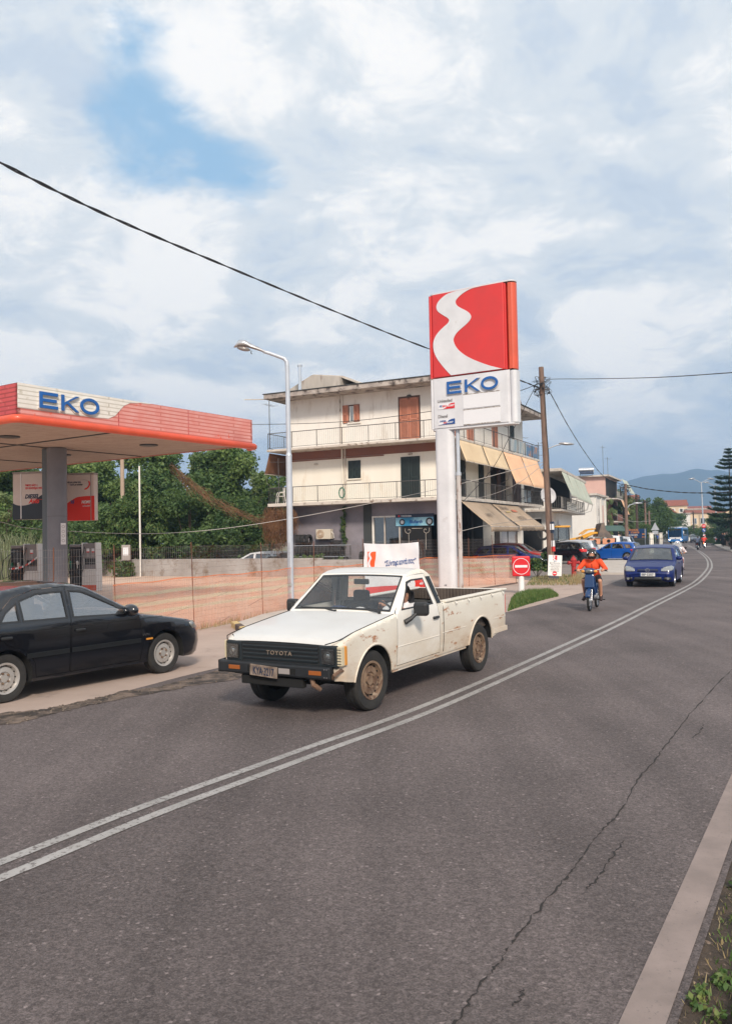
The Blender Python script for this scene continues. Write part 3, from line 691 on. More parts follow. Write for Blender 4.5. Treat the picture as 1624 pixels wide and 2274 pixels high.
# texture runs on X,Z: turn the brick pattern upright
for k in ('faded_pink', 'faded_red_end', 'fascia_white'):
    nt = MATS[k].node_tree; mp = next(n for n in nt.nodes if n.type == 'MAPPING'); mp.inputs['Rotation'].default_value = (R(90), 0, 0)
f1 = fascia('front_fascia', cf0(0, 5.0, 0), cdu, CL, MATS['faded_pink'])
f2 = fascia('end_fascia', cf0(0, 5.0, -CD), -cbk, CD, MATS['faded_red_end'])
f3 = fascia('end_fascia', cf0(CL, 5.0, 0), cbk, CD, MATS['faded_pink'])
f4 = fascia('rear_fascia', cf0(CL, 5.0, -CD), -cdu, CL, MATS['faded_pink'])
wv = [(.0, .24)] + [(2.2, .235), (2.66, .26), (2.88, .36), (3.02, .50), (3.17, .66), (3.40, .77), (3.75, .815), (4.1, .82)]
b = MB(); top = [(4.1, .842), (.0, .842)]
b.prism(wv + top, lambda u, v, w: cf0(u, v + 5.0, w), -.01, .012); wp = b.build('white_board', cp, MATS['fascia_white'])
letters_eko(cp, cf0, .56, 5.30, .40, ((.56, 1.07), (1.18, 1.70), (1.74, 2.32)), MATS['eko_blue'], MATS['fascia_white'], .012, .07)
b = MB(); e = .09
ring = [cf0(-e, 4.97, -CD), cf0(-e, 4.97, e), cf0(CL + e, 4.97, e), cf0(CL + e, 4.97, -.25)]
pts = []
for i in (1, 2):
    p, q, s_ = ring[i - 1], ring[i], ring[i + 1]
    for t in range(5):
        a = t / 4; c0, c2 = q + (p - q).normalized() * .22, q + (s_ - q).normalized() * .22; pts.append(c0 * (1 - a) ** 2 + q * 2 * a * (1 - a) + c2 * a * a)
b.tube([ring[0]] + pts + [ring[3]], .105, 12); b.build('bumper_tube', cp, MATS['eko_orange'], smooth=60)
b = MB()
for u in (3.0, 5.55): b.prism([(u, 5.0), (u + .02, 5.0), (u + .02, 5.835), (u, 5.835)], cf0, -.01, .004)
b.build('panel_seam', cp, MATS['faded_red_end'])
# column
cc = DP(128, 1200, 26.4); cc = Vector((cc.x, cc.y, 0))
co = bpy.data.objects.new('column', None)
b = MB(); q = cc - C0_; b.cyl((q.x, q.y, -.02), (q.x, q.y, 5.0), .305, n=28); co = b.build('column', cp, MATS['column_grey'], smooth=60)
b = MB(); side = Vector((-.95, .3, 0)).normalized(); p = q + side * .33
b.box((p.x, p.y, 2.5), (.22, .34, 5.0), (0, 0, math.atan2(side.y, side.x))); b.build('side_cladding', co, MATS['column_dark'], bevel=.02)
b = MB(); b.cyl((q.x, q.y, 2.84), (q.x, q.y, 2.848), .3065, n=28, caps=False); b.build('joint', co, MATS['dark_grey'])
n_ = (-cc).normalized(); s2 = Vector((-n_.y, n_.x, 0)) * -1
st = q + n_ * .31 + s2 * .13; du_ = Vector((n_.y * -1, n_.x, 0))
du_ = n_.cross(Vector((0, 0, -1))).normalized()
if du_.x < 0: du_ = -du_
cfS = onboard(q + n_ * .312 + du_ * .10, du_, '', 1, 1)
b = MB(); b.prism([(0, 1.95), (.15, 1.95), (.15, 2.62), (0, 2.62)], cfS, -.03, .012); stk = b.build('notice_strip', co, MATS['panel_white'])
for z in (2.02, 2.17, 2.31, 2.46):
    b = MB(); c = cfS(.075, z + .05, .016); b.lathe([(.045, 0), (.045, .004), (.036, .004), (.036, 0)], c, n_, 16); b.build('pictogram', stk, MATS['letter_grey'])
# hanging boards (fixed between the columns)
def fuel_board(x0, x1, yT, yB, Y, label, az, low, kind, capleft):
    p0 = DP(x0, yB, Y); z0 = p0.z; z1 = DP(x0, yT, Y).z; du = azd(az)
    lo_, hi_ = 0.0, 4.0
    for _ in range(30):     # length along the board so that its other end falls on x1
        m_ = (lo_ + hi_) / 2; P = p0 + du * m_ - Vector((0, 0, CH)); xx = W / 2 + F * P.dot(_rx) / P.dot(_fw)
        if xx < x1: lo_ = m_
        else: hi_ = m_
    L_ = lo_; o = thing('fuel_board', label, 'sign', (p0.x, p0.y, z0)); f = onboard((0, 0, 0), du, '', 1, 1); hh = z1 - z0
    b = MB(); b.prism([(0, 0), (L_, 0), (L_, hh), (0, hh)], f, 0, -.30); bd = b.build('board', o, MATS['board_white'], bevel=.03)
    b = MB(); cv = [(0, .36), (.12, .315), (.3, .305), (.5, .34), (.62, .42), (.78, .52), (1, .555)] if kind == 0 else [(0, .27), (.15, .27), (.30, .31), (.42, .40), (.52, .46), (.66, .515), (1, .53)]
    b.prism([(0, .0), (L_, 0)] + [(u * L_, v * hh) for u, v in reversed([tuple(p) for p in smooth_path(cv, 4)])], f, -.02, .006); b.build('lower_field', o, MATS[low])
    b = MB(); b.prism([(0, hh), (L_, hh), (L_, hh + .05), (0, hh + .05)], f, .01, -.31); b.build('top_rail', o, MATS['pump_grey'])
    r = facing(du); return o, f, r, L_, hh
o, f, r, L_, hh = fuel_board(29, 112, 1052, 1154, 27.2, 'white board with a dark navy foot reading DIESEL, left of the canopy column', 103, 'board_navy', 0, True)
text('lettering', 'Απογειώνει', .105, MATS['sign_red'], o, f(.34 * L_, .72 * hh, .004), r, .002, .8, 0, .03)
text('lettering', 'τον κινητήρα σας!', .105, MATS['sign_red'], o, f(.34 * L_, .655 * hh, .004), r, .002, .72, 0, .03)
text('lettering', 'DIESEL', .185, MATS['navy'], o, f(.33 * L_, .455 * hh, .007), r, .002, .95, .25, .04)
text('lettering', 'Avio', .20, MATS['board_red'], o, f(.44 * L_, .35 * hh, .009), r, .002, .98, .25, .04)
b = MB(); b.prism([(.55 * L_, .43 * hh), (.90 * L_, .415 * hh), (.90 * L_, .42 * hh), (.55 * L_, .44 * hh)], f, 0, .01); b.build('streak', o, MATS['board_red'])
text('lettering', 'Double', .045, MATS['panel_white'], o, f(.80 * L_, .385 * hh, .009), r, .002); text('lettering', 'Filtered', .045, MATS['panel_white'], o, f(.80 * L_, .35 * hh, .009), r, .002)
b = MB(); b.prism([(.215 * L_, .02 * hh), (.24 * L_, .02 * hh), (.24 * L_, hh), (.215 * L_, hh)], f, 0, .012); b.build('frame_strip', o, MATS['panel_white'])
o, f, r, L_, hh = fuel_board(112, 210, 1055, 1157, 26.9 + .9, 'white board with a red foot reading 95, right of the canopy column', 97, 'board_red', 1, False)
text('lettering', 'Περισσότερα χιλιόμετρα,', .07, MATS['navy'], o, f(.30 * L_, .82 * hh, .004), r, .002, .75, .1, .03)
text('lettering', 'λιγότερο καύσιμο', .07, MATS['navy'], o, f(.46 * L_, .765 * hh, .004), r, .002, .75, .1, .03)
text('lettering', '95', .15, MATS['royal'], o, f(.46 * L_, .37 * hh, .009), r, .002, .9, .25, .04)
text('lettering', 'EKO', .145, MATS['board_red'], o, f(.58 * L_, .37 * hh, .009), r, .002, .75, .25, .04)
text('lettering', 'NOMY', .135, MATS['panel_white'], o, f(.715 * L_, .37 * hh, .010), r, .002, .78, .25, .04)
text('lettering', 'unleaded', .08, MATS['panel_white'], o, f(.74 * L_, .30 * hh, .010), r, .002, .9, .2)
b = MB()
for a in range(-60, 151, 15):
    cx, cz = .76 * L_, .79 * hh; x_, z_ = .17 * math.cos(R(a)), .14 * math.sin(R(a)); b.prism([(cx + x_, cz + z_), (cx + x_ * 1.14, cz + z_ * 1.14), (cx + x_ * 1.14 + .014, cz + z_ * 1.14 - .01), (cx + x_ + .014, cz + z_ - .01)], f, 0, .007)
b.build('dial', o, MATS['letter_grey'])
b = MB(); cx, cz = .76 * L_, .79 * hh; A_ = [(cx + .19 * math.cos(R(a)), cz + .16 * math.sin(R(a))) for a in range(-80, 31, 10)]; B_ = [(cx + .235 * math.cos(R(a)), cz + .20 * math.sin(R(a))) for a in range(-80, 31, 10)]
b.prism(A_ + B_[::-1], f, 0, .008); b.build('dial_arc', o, MATS['board_red'])
b = MB(); b.prism([(.92 * L_, .0), (.935 * L_, .0), (.935 * L_, hh), (.92 * L_, hh)], f, 0, .012); b.build('frame_strip', o, MATS['pump_grey'])

# ---------------------------------------------------------------- pumps
mat('pump_white', (.62, .60, .58), .4); mat('pump_face', (.20, .18, .18), .4); mat('hose_black', (.012, .012, .013), .4)
def pump(loc, az, tape, label):
    t = thing('fuel_pump', label, 'fuel pump', loc, R(-az), 'disused fuel pumps under the canopy')
    b = MB(); b.box((.30, 0, .42), (.68, .46, .84)); b.build('base_cabinet', t, MATS['pump_white'], bevel=.02)
    b = MB(); b.b2((-.04, -.234, .04), (.64, -.238, .26)); b.build('orange_band', t, MATS['eko_orange'])
    b = MB(); b.mat(MATS['pump_white'])
    for x in (-.03, .59): b.prism([(x, .84), (x + .055, .84), (x + .055, 2.0), (x, 2.0)], lambda u, v, w: Vector((u - (v - .84) * .03, w, v)), -.20, .20)
    b.prism([(.0, .84), (.62, .84), (.62, .92), (.0, .92)], lambda u, v, w: Vector((u, w, v)), -.215, .20); b.build('frame', t, bevel=.01)
    b = MB(); b.prism([(.02, 1.35), (.60, 1.35), (.58, 1.98), (.0, 1.98)], lambda u, v, w: Vector((u, w, v)), -.17, .18); fc = b.build('display_head', t, MATS['pump_face'], bevel=.015)
    b = MB(); b.b2((.02, -.10, .92), (.60, .15, 1.35)); b.build('niche', t, MATS['hose_black'])
    b = MB(); b.prism([(.02, .90), (.60, .90), (.60, 1.10), (.02, 1.10)], lambda u, v, w: Vector((u, w, v)), -.16, -.10); b.build('shelf', t, MATS['pump_face'])
    for x in ((.16, .40) if not tape else (.26,)):
        b = MB(); b.b2((x, -.176, 1.62), (x + .13, -.182, 1.76)); b.build('display', fc, MATS['panel_white'], bevel=.004)
        b = MB(); b.b2((x, -.178, 1.60), (x + .13, -.184, 1.645)); b.build('sticker', fc, MATS['board_red'])
        b = MB(); b.b2((x + .02, -.176, 1.42), (x + .11, -.181, 1.58)); b.build('keypad', fc, MATS['pump_grey'])
    b = MB(); b.box((-.38, 0, .92), (.52, .40, 1.84)); tw = b.build('hose_tower', t, MATS['hose_black'], bevel=.06)
    b = MB(); b.box((-.38, 0, 1.88), (.50, .42, .12)); b.build('tower_cap', t, MATS['pump_face'], bevel=.03)
    for x, m in ((-.52, 'sign_green'), (-.30, 'hose_black'), (-.22, 'pump_white')):
        mat('sign_green', (.01, .16, .10), .4); b = MB(); b.box((x, -.25, 1.18), (.07, .09, .16), (.3, 0, 0)).cyl((x, -.26, 1.10), (x, -.24, .95), .018, n=8); nz = b.build('nozzle', t, MATS[m], bevel=.01)
        b = MB(); x2 = x * 1.25 - .12
        b.tube([(x, -.22, .97), (x - .08, -.30, .72), (x2 - .1, -.32, .62), (x2 - .20, -.30, .9), (x2 - .16, -.24, 1.35), (-.38, -.18, 1.80)], .017, 6); b.build('hose', t, MATS['hose_black'], smooth=60)
    b = MB(); b.tube([(.1, -.2, 1.84), (.02, -.26, 1.5), (.06, -.28, .9), (-.05, -.3, .62), (-.2, -.26, .8)], .017, 6); b.build('hose', t, MATS['hose_black'], smooth=60)
    if tape:
        for k in range(9):
            a0_, a1_ = k / 9, (k + 1) / 9; P = lambda a: (-.66 + 1.32 * a, -.262 - .02 * math.sin(a * 9), .98 + .46 * a - .14 * math.sin(a * math.pi))
            b = MB(); p, q = P(a0_), P(a1_); b.add([p, q, (q[0], q[1], q[2] + .07), (p[0], p[1], p[2] + .07)], [(0, 1, 2, 3)]); b.build('tape_stripe', t, MATS['board_red' if k % 2 else 'panel_white'], solid=.003)
    return t
p = G(62, 1318); pump((p.x, p.y, 0), 14, True, 'fuel pump on the left with red and white tape strung across it')
p = G(191, 1312); pump((p.x, p.y, 0), 14, False, 'fuel pump right of the canopy column with two displays and no tape')

# ---------------------------------------------------------------- wire fence, net and banner
mat('wire', (.33, .31, .30), .5, .6, dirt=(.22, .09, .04), dscale=2, dlo=.5, dhi=.6); mat('rebar', (.17, .065, .035), .85, c2=(.10, .045, .03), scale=12)
FP = [Vector((-9.6, 3.8, 0)), fenceA, Vector((-3.83, 18.39, 0)), fenceB, Vector((.9, 26.9, 0)), Vector((2.2, 31.6, 0)), Vector((4.3, 33.0, 0)), fenceC]
def fence_pt(s):
    for a, b_ in zip(FP, FP[1:]):
        l = (b_ - a).length
        if s <= l: return a + (b_ - a) * (s / l)
        s -= l
    return FP[-1].copy()
FL = sum((b_ - a).length for a, b_ in zip(FP, FP[1:]))
fn = thing('wire_mesh_fence', 'rusty welded wire mesh fence on steel rods around the forecourt', 'fence')
b = MB(); s = 0.0
wig = lambda s: .03 * math.sin(s * 1.7) + .02 * math.sin(s * 4.1 + 1)
def off(s):
    p = fence_pt(s); q = fence_pt(min(FL, s + .05)); d = (q - p).normalized() if (q - p).length > 1e-6 else Vector((0, 1, 0)); return p + Vector((d.y, -d.x, 0)) * wig(s)
HT = lambda s: 1.86 + .02 * math.sin(s * 1.3)
def thin(b, p, q, r):
    d = (q - p).normalized(); u = d.orthogonal().normalized(); w = d.cross(u)
    vs = [p + (u * math.cos(t) + w * math.sin(t)) * r for t in (0, 2.094, 4.189)] + [q + (u * math.cos(t) + w * math.sin(t)) * r for t in (0, 2.094, 4.189)]
    b.add(vs, [(0, 1, 4, 3), (1, 2, 5, 4), (2, 0, 3, 5)])
while s < FL:
    p = off(s); thin(b, p + Vector((0, 0, .03)), p + Vector((0, 0, HT(s))), .0022); s += .062
for k in range(16):
    z = .05 + k * .12; s = 0.0
    while s < FL - .5:
        thin(b, off(s) + Vector((0, 0, min(z, HT(s)))), off(s + .5) + Vector((0, 0, min(z, HT(s + .5)))), .0022); s += .5
b.build('wire_mesh', fn, MATS['wire'])
def sat(x):  # arc length where the fence crosses image column x
    best = 0; bd = 1e9
    for i in range(int(FL * 20)):
        p = fence_pt(i / 20) - Vector((0, 0, CH)); z = p.dot(_fw)
        if z < 1: continue
        xx = W / 2 + F * p.dot(_rx) / z
        if abs(xx - x) < bd: bd = abs(xx - x); best = i / 20
    return best
for x, lean, hh in ((120, .01, 1.9), (261, -.03, 1.92), (427, -.05, 1.95), (583, -.03, 1.9), (700, .0, 1.9), (808, .0, 1.95), (930, 0, 1.9), (1040, .02, 1.9), (1097, -.10, 2.0), (1144, .03, 2.0)):
    p = off(sat(x)); b = MB(); b.cyl(p + Vector((0, 0, -.05)), p + Vector((lean, 0, hh)), .011, n=6); b.build('post', fn, MATS['rebar'])
# orange safety net tied on the lower part
nt_ = thing('safety_net', 'see-through orange safety netting with yellow-green bands tied to the wire fence', 'netting')
s0 = sat(255); s1 = FL - .02
net('net_orange', (.92, .36, .20), .27); net('net_yellow', (.74, .68, .40), .30)
def netstrip(name, za, zb, m, o_):
    b = MB(); rows = [[], []]; s = s0
    while s < s1:
        p = off(s); d = Vector((p.x, p.y, 0)).normalized(); sag = .012 * math.sin(s * 1.3) + .012 * math.sin(s * 3.7 + 2); rise = 0.02
        f_ = lambda z: z * (1.13 + rise + (sag if z > .3 else 0))
        for r_, z in zip(rows, (za, zb)): r_.append(p - d * o_ + Vector((0, 0, .02 + f_(z))))
        s += .2
    b.grid(rows); b.build(name, nt_, MATS[m])
for a, z, m in ((.0, .42, 0), (.42, .48, 1), (.48, .58, 0), (.58, .645, 1), (.645, .76, 0), (.76, .82, 1), (.82, 1.0, 0)): netstrip('yellow_band' if m else 'orange_mesh', a, z, 'net_yellow' if m else 'net_orange', .05)
net('net_edge', (.85, .26, .10), .6); netstrip('top_cord', .985, 1.01, 'net_edge', .055)
# banner
bu0, bu1 = sat(808), sat(929); pb0, pb1 = fence_pt(bu0), fence_pt(bu1)
pb0 = DP(808, 1230, 25.2); pb1 = DP(929, 1230, 26.6); pb0.z = pb1.z = 0
bn = thing('hanging_banner', 'white cloth banner with an orange emblem tied to the fence behind the truck cab', 'banner', pb0)
bd = (pb1 - pb0); bL = bd.length; bf0 = onboard((0, 0, 0), bd, '', 1, 1); zt = DP(808, 1206, 25.2).z; zb_ = .26
wvf = lambda u, v: .05 * math.sin(u * 4.6 + v * 3) * (1 - .4 * v) + .02 * math.sin(u * 13 + 5 * v) + .015 * math.sin(v * 9 + u * 3)
bf = lambda u, v, w=0.0: bf0(u, v, w + wvf(u, v))
b = MB(); b.grid([[bf(bL * i / 40, zb_ + (zt - zb_ - .05 * math.sin(math.pi * min(1, (i / 40) * 1.0)) * .8) * j / 14) for i in range(41)] for j in range(15)]); mat('cloth_white', (.74, .73, .75), .8, c2=(.66, .65, .68), scale=2); b.build('cloth', bn, MATS['cloth_white'], smooth=180)
mat('banner_orange', (.80, .10, .02), .7); eh, ew, eu, ez = .58, .28, .10, zt - .86
def emblem(parent, f, u, z, w_, h_, mbg, mfg, wo, name='emblem'):
    b = MB(); n = 12; b.grid([[f(u + w_ * i / n, z + h_ * j / n, wo) for i in range(n + 1)] for j in range(n + 1)]); e = b.build(name, parent, mbg, smooth=180)
    pts = [(max(.0, min(1, a)), max(0, min(1, c))) for a, c in STR]
    b = MB(); half = len(sm(Lp)); Ls = [p for p in pts[:half]]; Rs = [p for p in reversed(pts[half:])]
    def at(P, v): 
        P = sorted(P, key=lambda p: p[1]); return float(np.interp(v, [p[1] for p in P], [p[0] for p in P]))
    rows = [[f(u + w_ * at(Ls, v), z + h_ * v, wo + .006) for v in np.linspace(.001, .999, 30)], [f(u + w_ * at(Rs, v), z + h_ * v, wo + .006) for v in np.linspace(.001, .999, 30)]]
    mid = [[(a + c) / 2 for a, c in zip(*rows)]]
    b.grid([rows[0]] + mid + [rows[1]]); b.build('stripe', e, mfg, smooth=180); return e
emblem(bn, bf, .13, ez, .30, .60, MATS['banner_orange'], MATS['cloth_white'], .012)
tx = text('slogan', '“Σύντομα κοντά σας”', .2, MATS['royal'], bn, (0, 0, 0), Matrix.Identity(3), .001, .70, .12, .02)
tw = max(v.co.x for v in tx.data.vertices); kx = .585 * bL / tw
for v in tx.data.vertices:
    c = bf(.345 * bL + v.co.x * kx, ez + .14 + v.co.y * 1.15 + v.co.x * .03, .014 + v.co.z); v.co = c
b = MB(); b.grid([[bf(bL * i / 40, z, .008) for i in range(41)] for z in (.26, .48)]); b.build('red_hem', bn, MATS['board_red'], smooth=180)
tx.matrix_local = Matrix.Identity(4)
# second banner, low, seen through the cab window
pn = thing('advert_board', 'low red and white advertising board standing behind the truck cab', 'sign', DP(905, 1290, 26.0)); pn.location.z = 0
q0 = Vector(pn.location); f = onboard((0, 0, 0), azd(104), '', 1, 1); r = facing(azd(104))
b = MB(); b.prism([(.05, .06), (.62, .06), (.62, .74), (.05, .74)], f, 0, -.04); b.build('red_field', pn, MATS['board_red'], bevel=.01)
b = MB(); b.prism([(.03 + .2 * math.cos(R(a)), .52 + .24 * math.sin(R(a))) for a in range(0, 360, 20)], f, 0, .01); b.build('white_disc', pn, MATS['panel_white'])
text('lettering', 'OMY', .12, MATS['navy'], pn, f(-.12, .56, .012), r, .002, .8, .1, .03); text('lettering', 'els', .12, MATS['panel_white'], pn, f(.36, .50, .008), r, .002, .9, .2, .03)
for u in (.10, .55): b = MB(); b.prism([(u, 0), (u + .03, 0), (u + .03, .8), (u, .8)], f, -.04, -.06); b.build('leg', pn, MATS['column_grey'])

# ---------------------------------------------------------------- street lamp by the kerb
lb = G(646, 1357); lt = DP(637, 803, lb.y)
lp = thing('street_lamp', 'grey steel street lamp with a single long arm, standing behind the truck bonnet', 'street lamp', lb)
T_ = lambda x, y: DP(x, y, lb.y) - lb
b = MB(); b.cyl((0, 0, -.05), T_(641, 1010), .085, .083, 18); b.cyl(T_(641, 1010), T_(637.5, 812), .066, .062, 18); pole = b.build('pole', lp, MATS['lamp_grey'], smooth=60)
b = MB(); b.cyl(T_(641, 1012), T_(641, 1006), .092, .07, 18).cyl((0, 0, 0), (0, 0, .03), .13, n=18); b.build('collar', pole, MATS['lamp_grey'], smooth=40)
b = MB(); c = T_(644, 1297); b.cyl(c + Vector((.01, -.09, 0)), c + Vector((.01, -.11, 0)), .055, n=14).cyl(c + Vector((.01, -.105, 0)), c + Vector((.01, -.125, 0)), .02, n=8); b.build('access_cover', pole, MATS['galvanised'], smooth=40)
b = MB(); b.tube([T_(637.5, 815), T_(636.5, 803), T_(631, 796), T_(620, 792), T_(598, 784), T_(584, 780)], [.062, .06, .055, .05, .048, .046], 12); b.build('arm', lp, MATS['lamp_grey'], smooth=60)
b = MB(); P = [T_(588, 781), T_(575, 776), T_(556, 769), T_(545, 764.5), T_(532, 764), T_(522, 769), T_(519, 771)]; rr_ = [(.05, .045), (.08, .065), (.13, .09), (.165, .12), (.16, .12), (.07, .05), (.01, .01)]
rows = []
for p, (wy, wz) in zip(P, rr_):
    rows.append([p + Vector((0, wy * math.cos(R(a)), max(-.35, math.sin(R(a))) * wz)) for a in range(0, 361, 24)])
b.grid(rows); mat('lamp_head', (.55, .57, .60), .3, .6, c2=(.35, .35, .36), scale=6); hd = b.build('lamp_head', lp, MATS['lamp_head'], smooth=60)
b = MB(); b.ell(T_(541, 774.5), (.19, .11, .055), 14, 8, (0, R(12), 0)); glass('lamp_glass', (.6, .58, .55), .1, .2, .55, (.35, .32, .3)); b.build('glass_bowl', hd, MATS['lamp_glass'], smooth=60)
b = MB(); b.tube([T_(558, 778), T_(557, 784), T_(560, 786)], .012, 6); b.build('clip', hd, MATS['dark_grey'])

# ---------------------------------------------------------------- no-entry post and danger board
nb = G(1157, 1318)
ne = thing('no_entry_sign', 'square red no-entry box sign on a short white post beside the grass', 'sign', nb)
b = MB(); b.cyl((0, 0, -.02), (0, 0, .62), .095, n=18); b.build('post', ne, MATS['white_paint'], smooth=50)
b = MB(); b.cyl((0, 0, -.0), (0, 0, .02), .2, n=18); b.build('base_plate', ne, MATS['tar'])
ndu = azd(97); nf = onboard((0, 0, 0), ndu, '', 1, 1); s = F / nb.y
nw = 39 / s; z0, z1 = DP(1157, 1279, nb.y).z, DP(1157, 1234.5, nb.y).z; hz_ = (z1 - z0)
b = MB(); b.prism([(-nw / 2, z0), (nw / 2, z0), (nw / 2, z1), (-nw / 2, z1)], nf, .11, -.11); bx = b.build('box', ne, MATS['sign_red'], bevel=.04, seg=3)
cz = (z0 + z1) / 2
def ring(f, cx, cz, r0, r1, w, n=40):
    b = MB(); vs = []
    for i in range(n):
        c, s_ = math.cos(2 * math.pi * i / n), math.sin(2 * math.pi * i / n); vs += [f(cx + r0 * c, cz + r0 * s_, w), f(cx + r1 * c, cz + r1 * s_, w), f(cx + r1 * c, cz + r1 * s_, w - .01), f(cx + r0 * c, cz + r0 * s_, w - .01)]
    fs = []
    for i in range(n):
        j = (i + 1) % n; fs += [(i * 4 + k, i * 4 + (k + 1) % 4, j * 4 + (k + 1) % 4, j * 4 + k) for k in range(4)]
    return b.add(vs, fs)
ring(nf, 0, cz, .255, .272, .117).build('white_ring', bx, MATS['cloth_white'])
b = MB(); b.prism([(-.205, cz - .04), (.205, cz - .04), (.205, cz + .04), (-.205, cz + .04)], nf, .105, .118); b.build('white_bar', bx, MATS['cloth_white'])
# leaning danger board
db = G(1231, 1290); 
dg_ = thing('danger_board', 'white notice board with small red emblem and grey writing, leaning at the utility pole', 'sign', (db.x, db.y, 0))
s = F / db.y; f0 = onboard((0, 0, 0), azd(98), '', 1, 1); tl = R(4)
f = lambda u, v, w=0.0: f0(u * math.cos(tl) + (v - .2) * math.sin(tl), .22 + (v) * math.cos(tl) - u * math.sin(tl), w - v * .10)
bw, bh = 30 / s, 46 / s
b = MB(); b.prism([(-bw / 2, 0), (bw / 2, 0), (bw / 2, bh), (-bw / 2, bh)], f, 0, -.03); bd_ = b.build('board', dg_, MATS['white_paint'], bevel=.012)
b = MB(); b.prism([(-bw * .4, -.1), (bw * .3, -.1), (bw * .3, -.0), (-bw * .4, -.0)], f, .02, -.25); b.build('foot', dg_, MATS['dark_grey'])
emblem(bd_, f, -.09, bh * .76, .17, .20, MATS['sign_red'], MATS['panel_white'], .008)
for c in bd_.children: pass
rt = facing((f(1, 0) - f(0, 0)), (f(0, 1) - f(0, 0)))
for k, (tx_, sz) in enumerate((('EKO', .06), ('Κίνδυνος', .105), ('Απαγορεύεται', .07), ('η είσοδος οχημάτων', .065), ('μέχρι πέρατος', .065), ('αποπεράτωσης', .065), ('του πρατηρίου', .065))):
    text('lettering', tx_, sz, MATS['royal' if k == 0 else 'letter_grey'], bd_, f(0, bh * (.68 - .075 * k) - (.02 if k else 0), .003), rt, .001, .95 if k < 2 else .78, 0, .01, 'CENTER')
ring(f, 0, bh * .12, .0, .095, .008).build('red_disc', bd_, MATS['sign_red']); b = MB(); b.prism([(-.065, bh * .12 - .016), (.065, bh * .12 - .016), (.065, bh * .12 + .016), (-.065, bh * .12 + .016)], f, 0, .013); b.build('white_bar', bd_, MATS['panel_white'])
# hydrant
hp = G(1273, 1284)
hy = thing('fire_hydrant', 'red fire hydrant with two side outlets in front of the parked cars', 'hydrant', hp, R(10))
mat('hydrant_red', (.42, .02, .02), .5, c2=(.34, .022, .02), scale=5, dirt=(.2, .05, .03), dscale=9, dlo=.6, dhi=.7)
b = MB(); b.lathe([(.0, 0), (.15, 0), (.15, .03), (.105, .04), (.10, .55), (.13, .56), (.13, .60), (.115, .61), (.125, .78), (.14, .79), (.14, .83), (.11, .86), (.08, .93), (.03, .97), (.03, 1.02), (0, 1.02)], (0, 0, 0), (0, 0, 1), 20); b.build('barrel', hy, MATS['hydrant_red'], smooth=35)
for s_ in (-1, 1): b = MB(); b.cyl((0, 0, .70), (s_ * .2, 0, .70), .055, n=12).cyl((s_ * .19, 0, .70), (s_ * .27, 0, .70), .085, n=12); b.build('outlet', hy, MATS['hydrant_red'], smooth=35)
# ================================================================ buildings
mat('wall_cream', (.80, .77, .69), .85, c2=(.75, .715, .63), scale=.6, dirt=(.60, .50, .37), dscale=1.1, dlo=.56, dhi=.82, vec=(1.6, 1.6, .45), bump=.15, bscale=60)
mat('wall_white', (.80, .77, .72), .85, c2=(.74, .71, .66), scale=.7, dirt=(.46, .40, .34), dscale=1.3, dlo=.54, dhi=.80, vec=(1.6, 1.6, .4))
mat('wall_lilac', (.28, .255, .285), .9, c2=(.20, .185, .21), scale=.8, bump=.25, bscale=50)
mat('wall_dark', (.05, .055, .055), .8); mat('band_brown', (.22, .105, .08), .8, c2=(.23, .095, .065), scale=1)
mat('slab_edge', (.60, .55, .49), .9, c2=(.50, .45, .40), scale=1.5, dirt=(.17, .12, .09), dscale=2.6, dlo=.54, dhi=.66)
mat('roof_edge', (.46, .41, .37), .9, c2=(.30, .26, .235), scale=2.0, dirt=(.07, .055, .05), dscale=2.2, dlo=.50, dhi=.62)
mat('gable_wall', (.50, .45, .40), .9, c2=(.40, .36, .32), scale=1.2, dirt=(.16, .10, .08), dscale=1.6, dlo=.54, dhi=.68, vec=(1.6, 1.6, .5))
mat('shutter_pink', (.52, .21, .13), .65, c2=(.46, .19, .12), scale=3); mat('shutter_green', (.018, .03, .03), .55)
mat('shutter_brown', (.10, .05, .035), .6); mat('iron', (.07, .065, .065), .6, dirt=(.18, .09, .05), dscale=6, dlo=.6, dhi=.7); mat('iron_white', (.5, .48, .45), .6)
mat('interior_shade', (.012, .012, .013), .9); mat('tile_floor', (.2, .18, .16), .8)  # near-black colour stands for the shade inside rooms and openings
mat('awning_cream', (.70, .55, .36), .85, c2=(.62, .47, .30), scale=1, dirt=(.30, .22, .13), dscale=1.2, dlo=.60, dhi=.8)
mat('awning_orange', (.80, .50, .31), .85, c2=(.72, .44, .27), scale=1, dirt=(.55, .25, .12), dscale=1.1, dlo=.6, dhi=.85)
mat('awning_tan', (.43, .33, .24), .85, c2=(.36, .27, .19), scale=.9, dirt=(.12, .08, .05), dscale=1.0, dlo=.55, dhi=.75)
mat('awning_brown', (.20, .09, .045), .85, c2=(.15, .07, .035), scale=2); mat('awning_green', (.50, .53, .44), .85, c2=(.42, .46, .38), scale=1, dirt=(.2, .2, .15), dscale=2, dlo=.62, dhi=.8)
mat('terracotta', (.42, .13, .07), .85, c2=(.30, .10, .06), scale=3, brick=(1, .05, (.16, .05, .03), .3, .35)); mat('wall_pink', (.70, .45, .38), .85, c2=(.64, .40, .34), scale=.8)
mat('wall_pale', (.72, .70, .66), .85, c2=(.66, .63, .58), scale=.5); mat('wall_tan', (.72, .56, .38), .85, c2=(.66, .50, .34), scale=.5)
glass('shop_glass', (.55, .58, .58), .12, .03, .25, (.03, .035, .035)); glass('window_glass', (.35, .4, .42), .22, .03, .55, (.03, .035, .04))
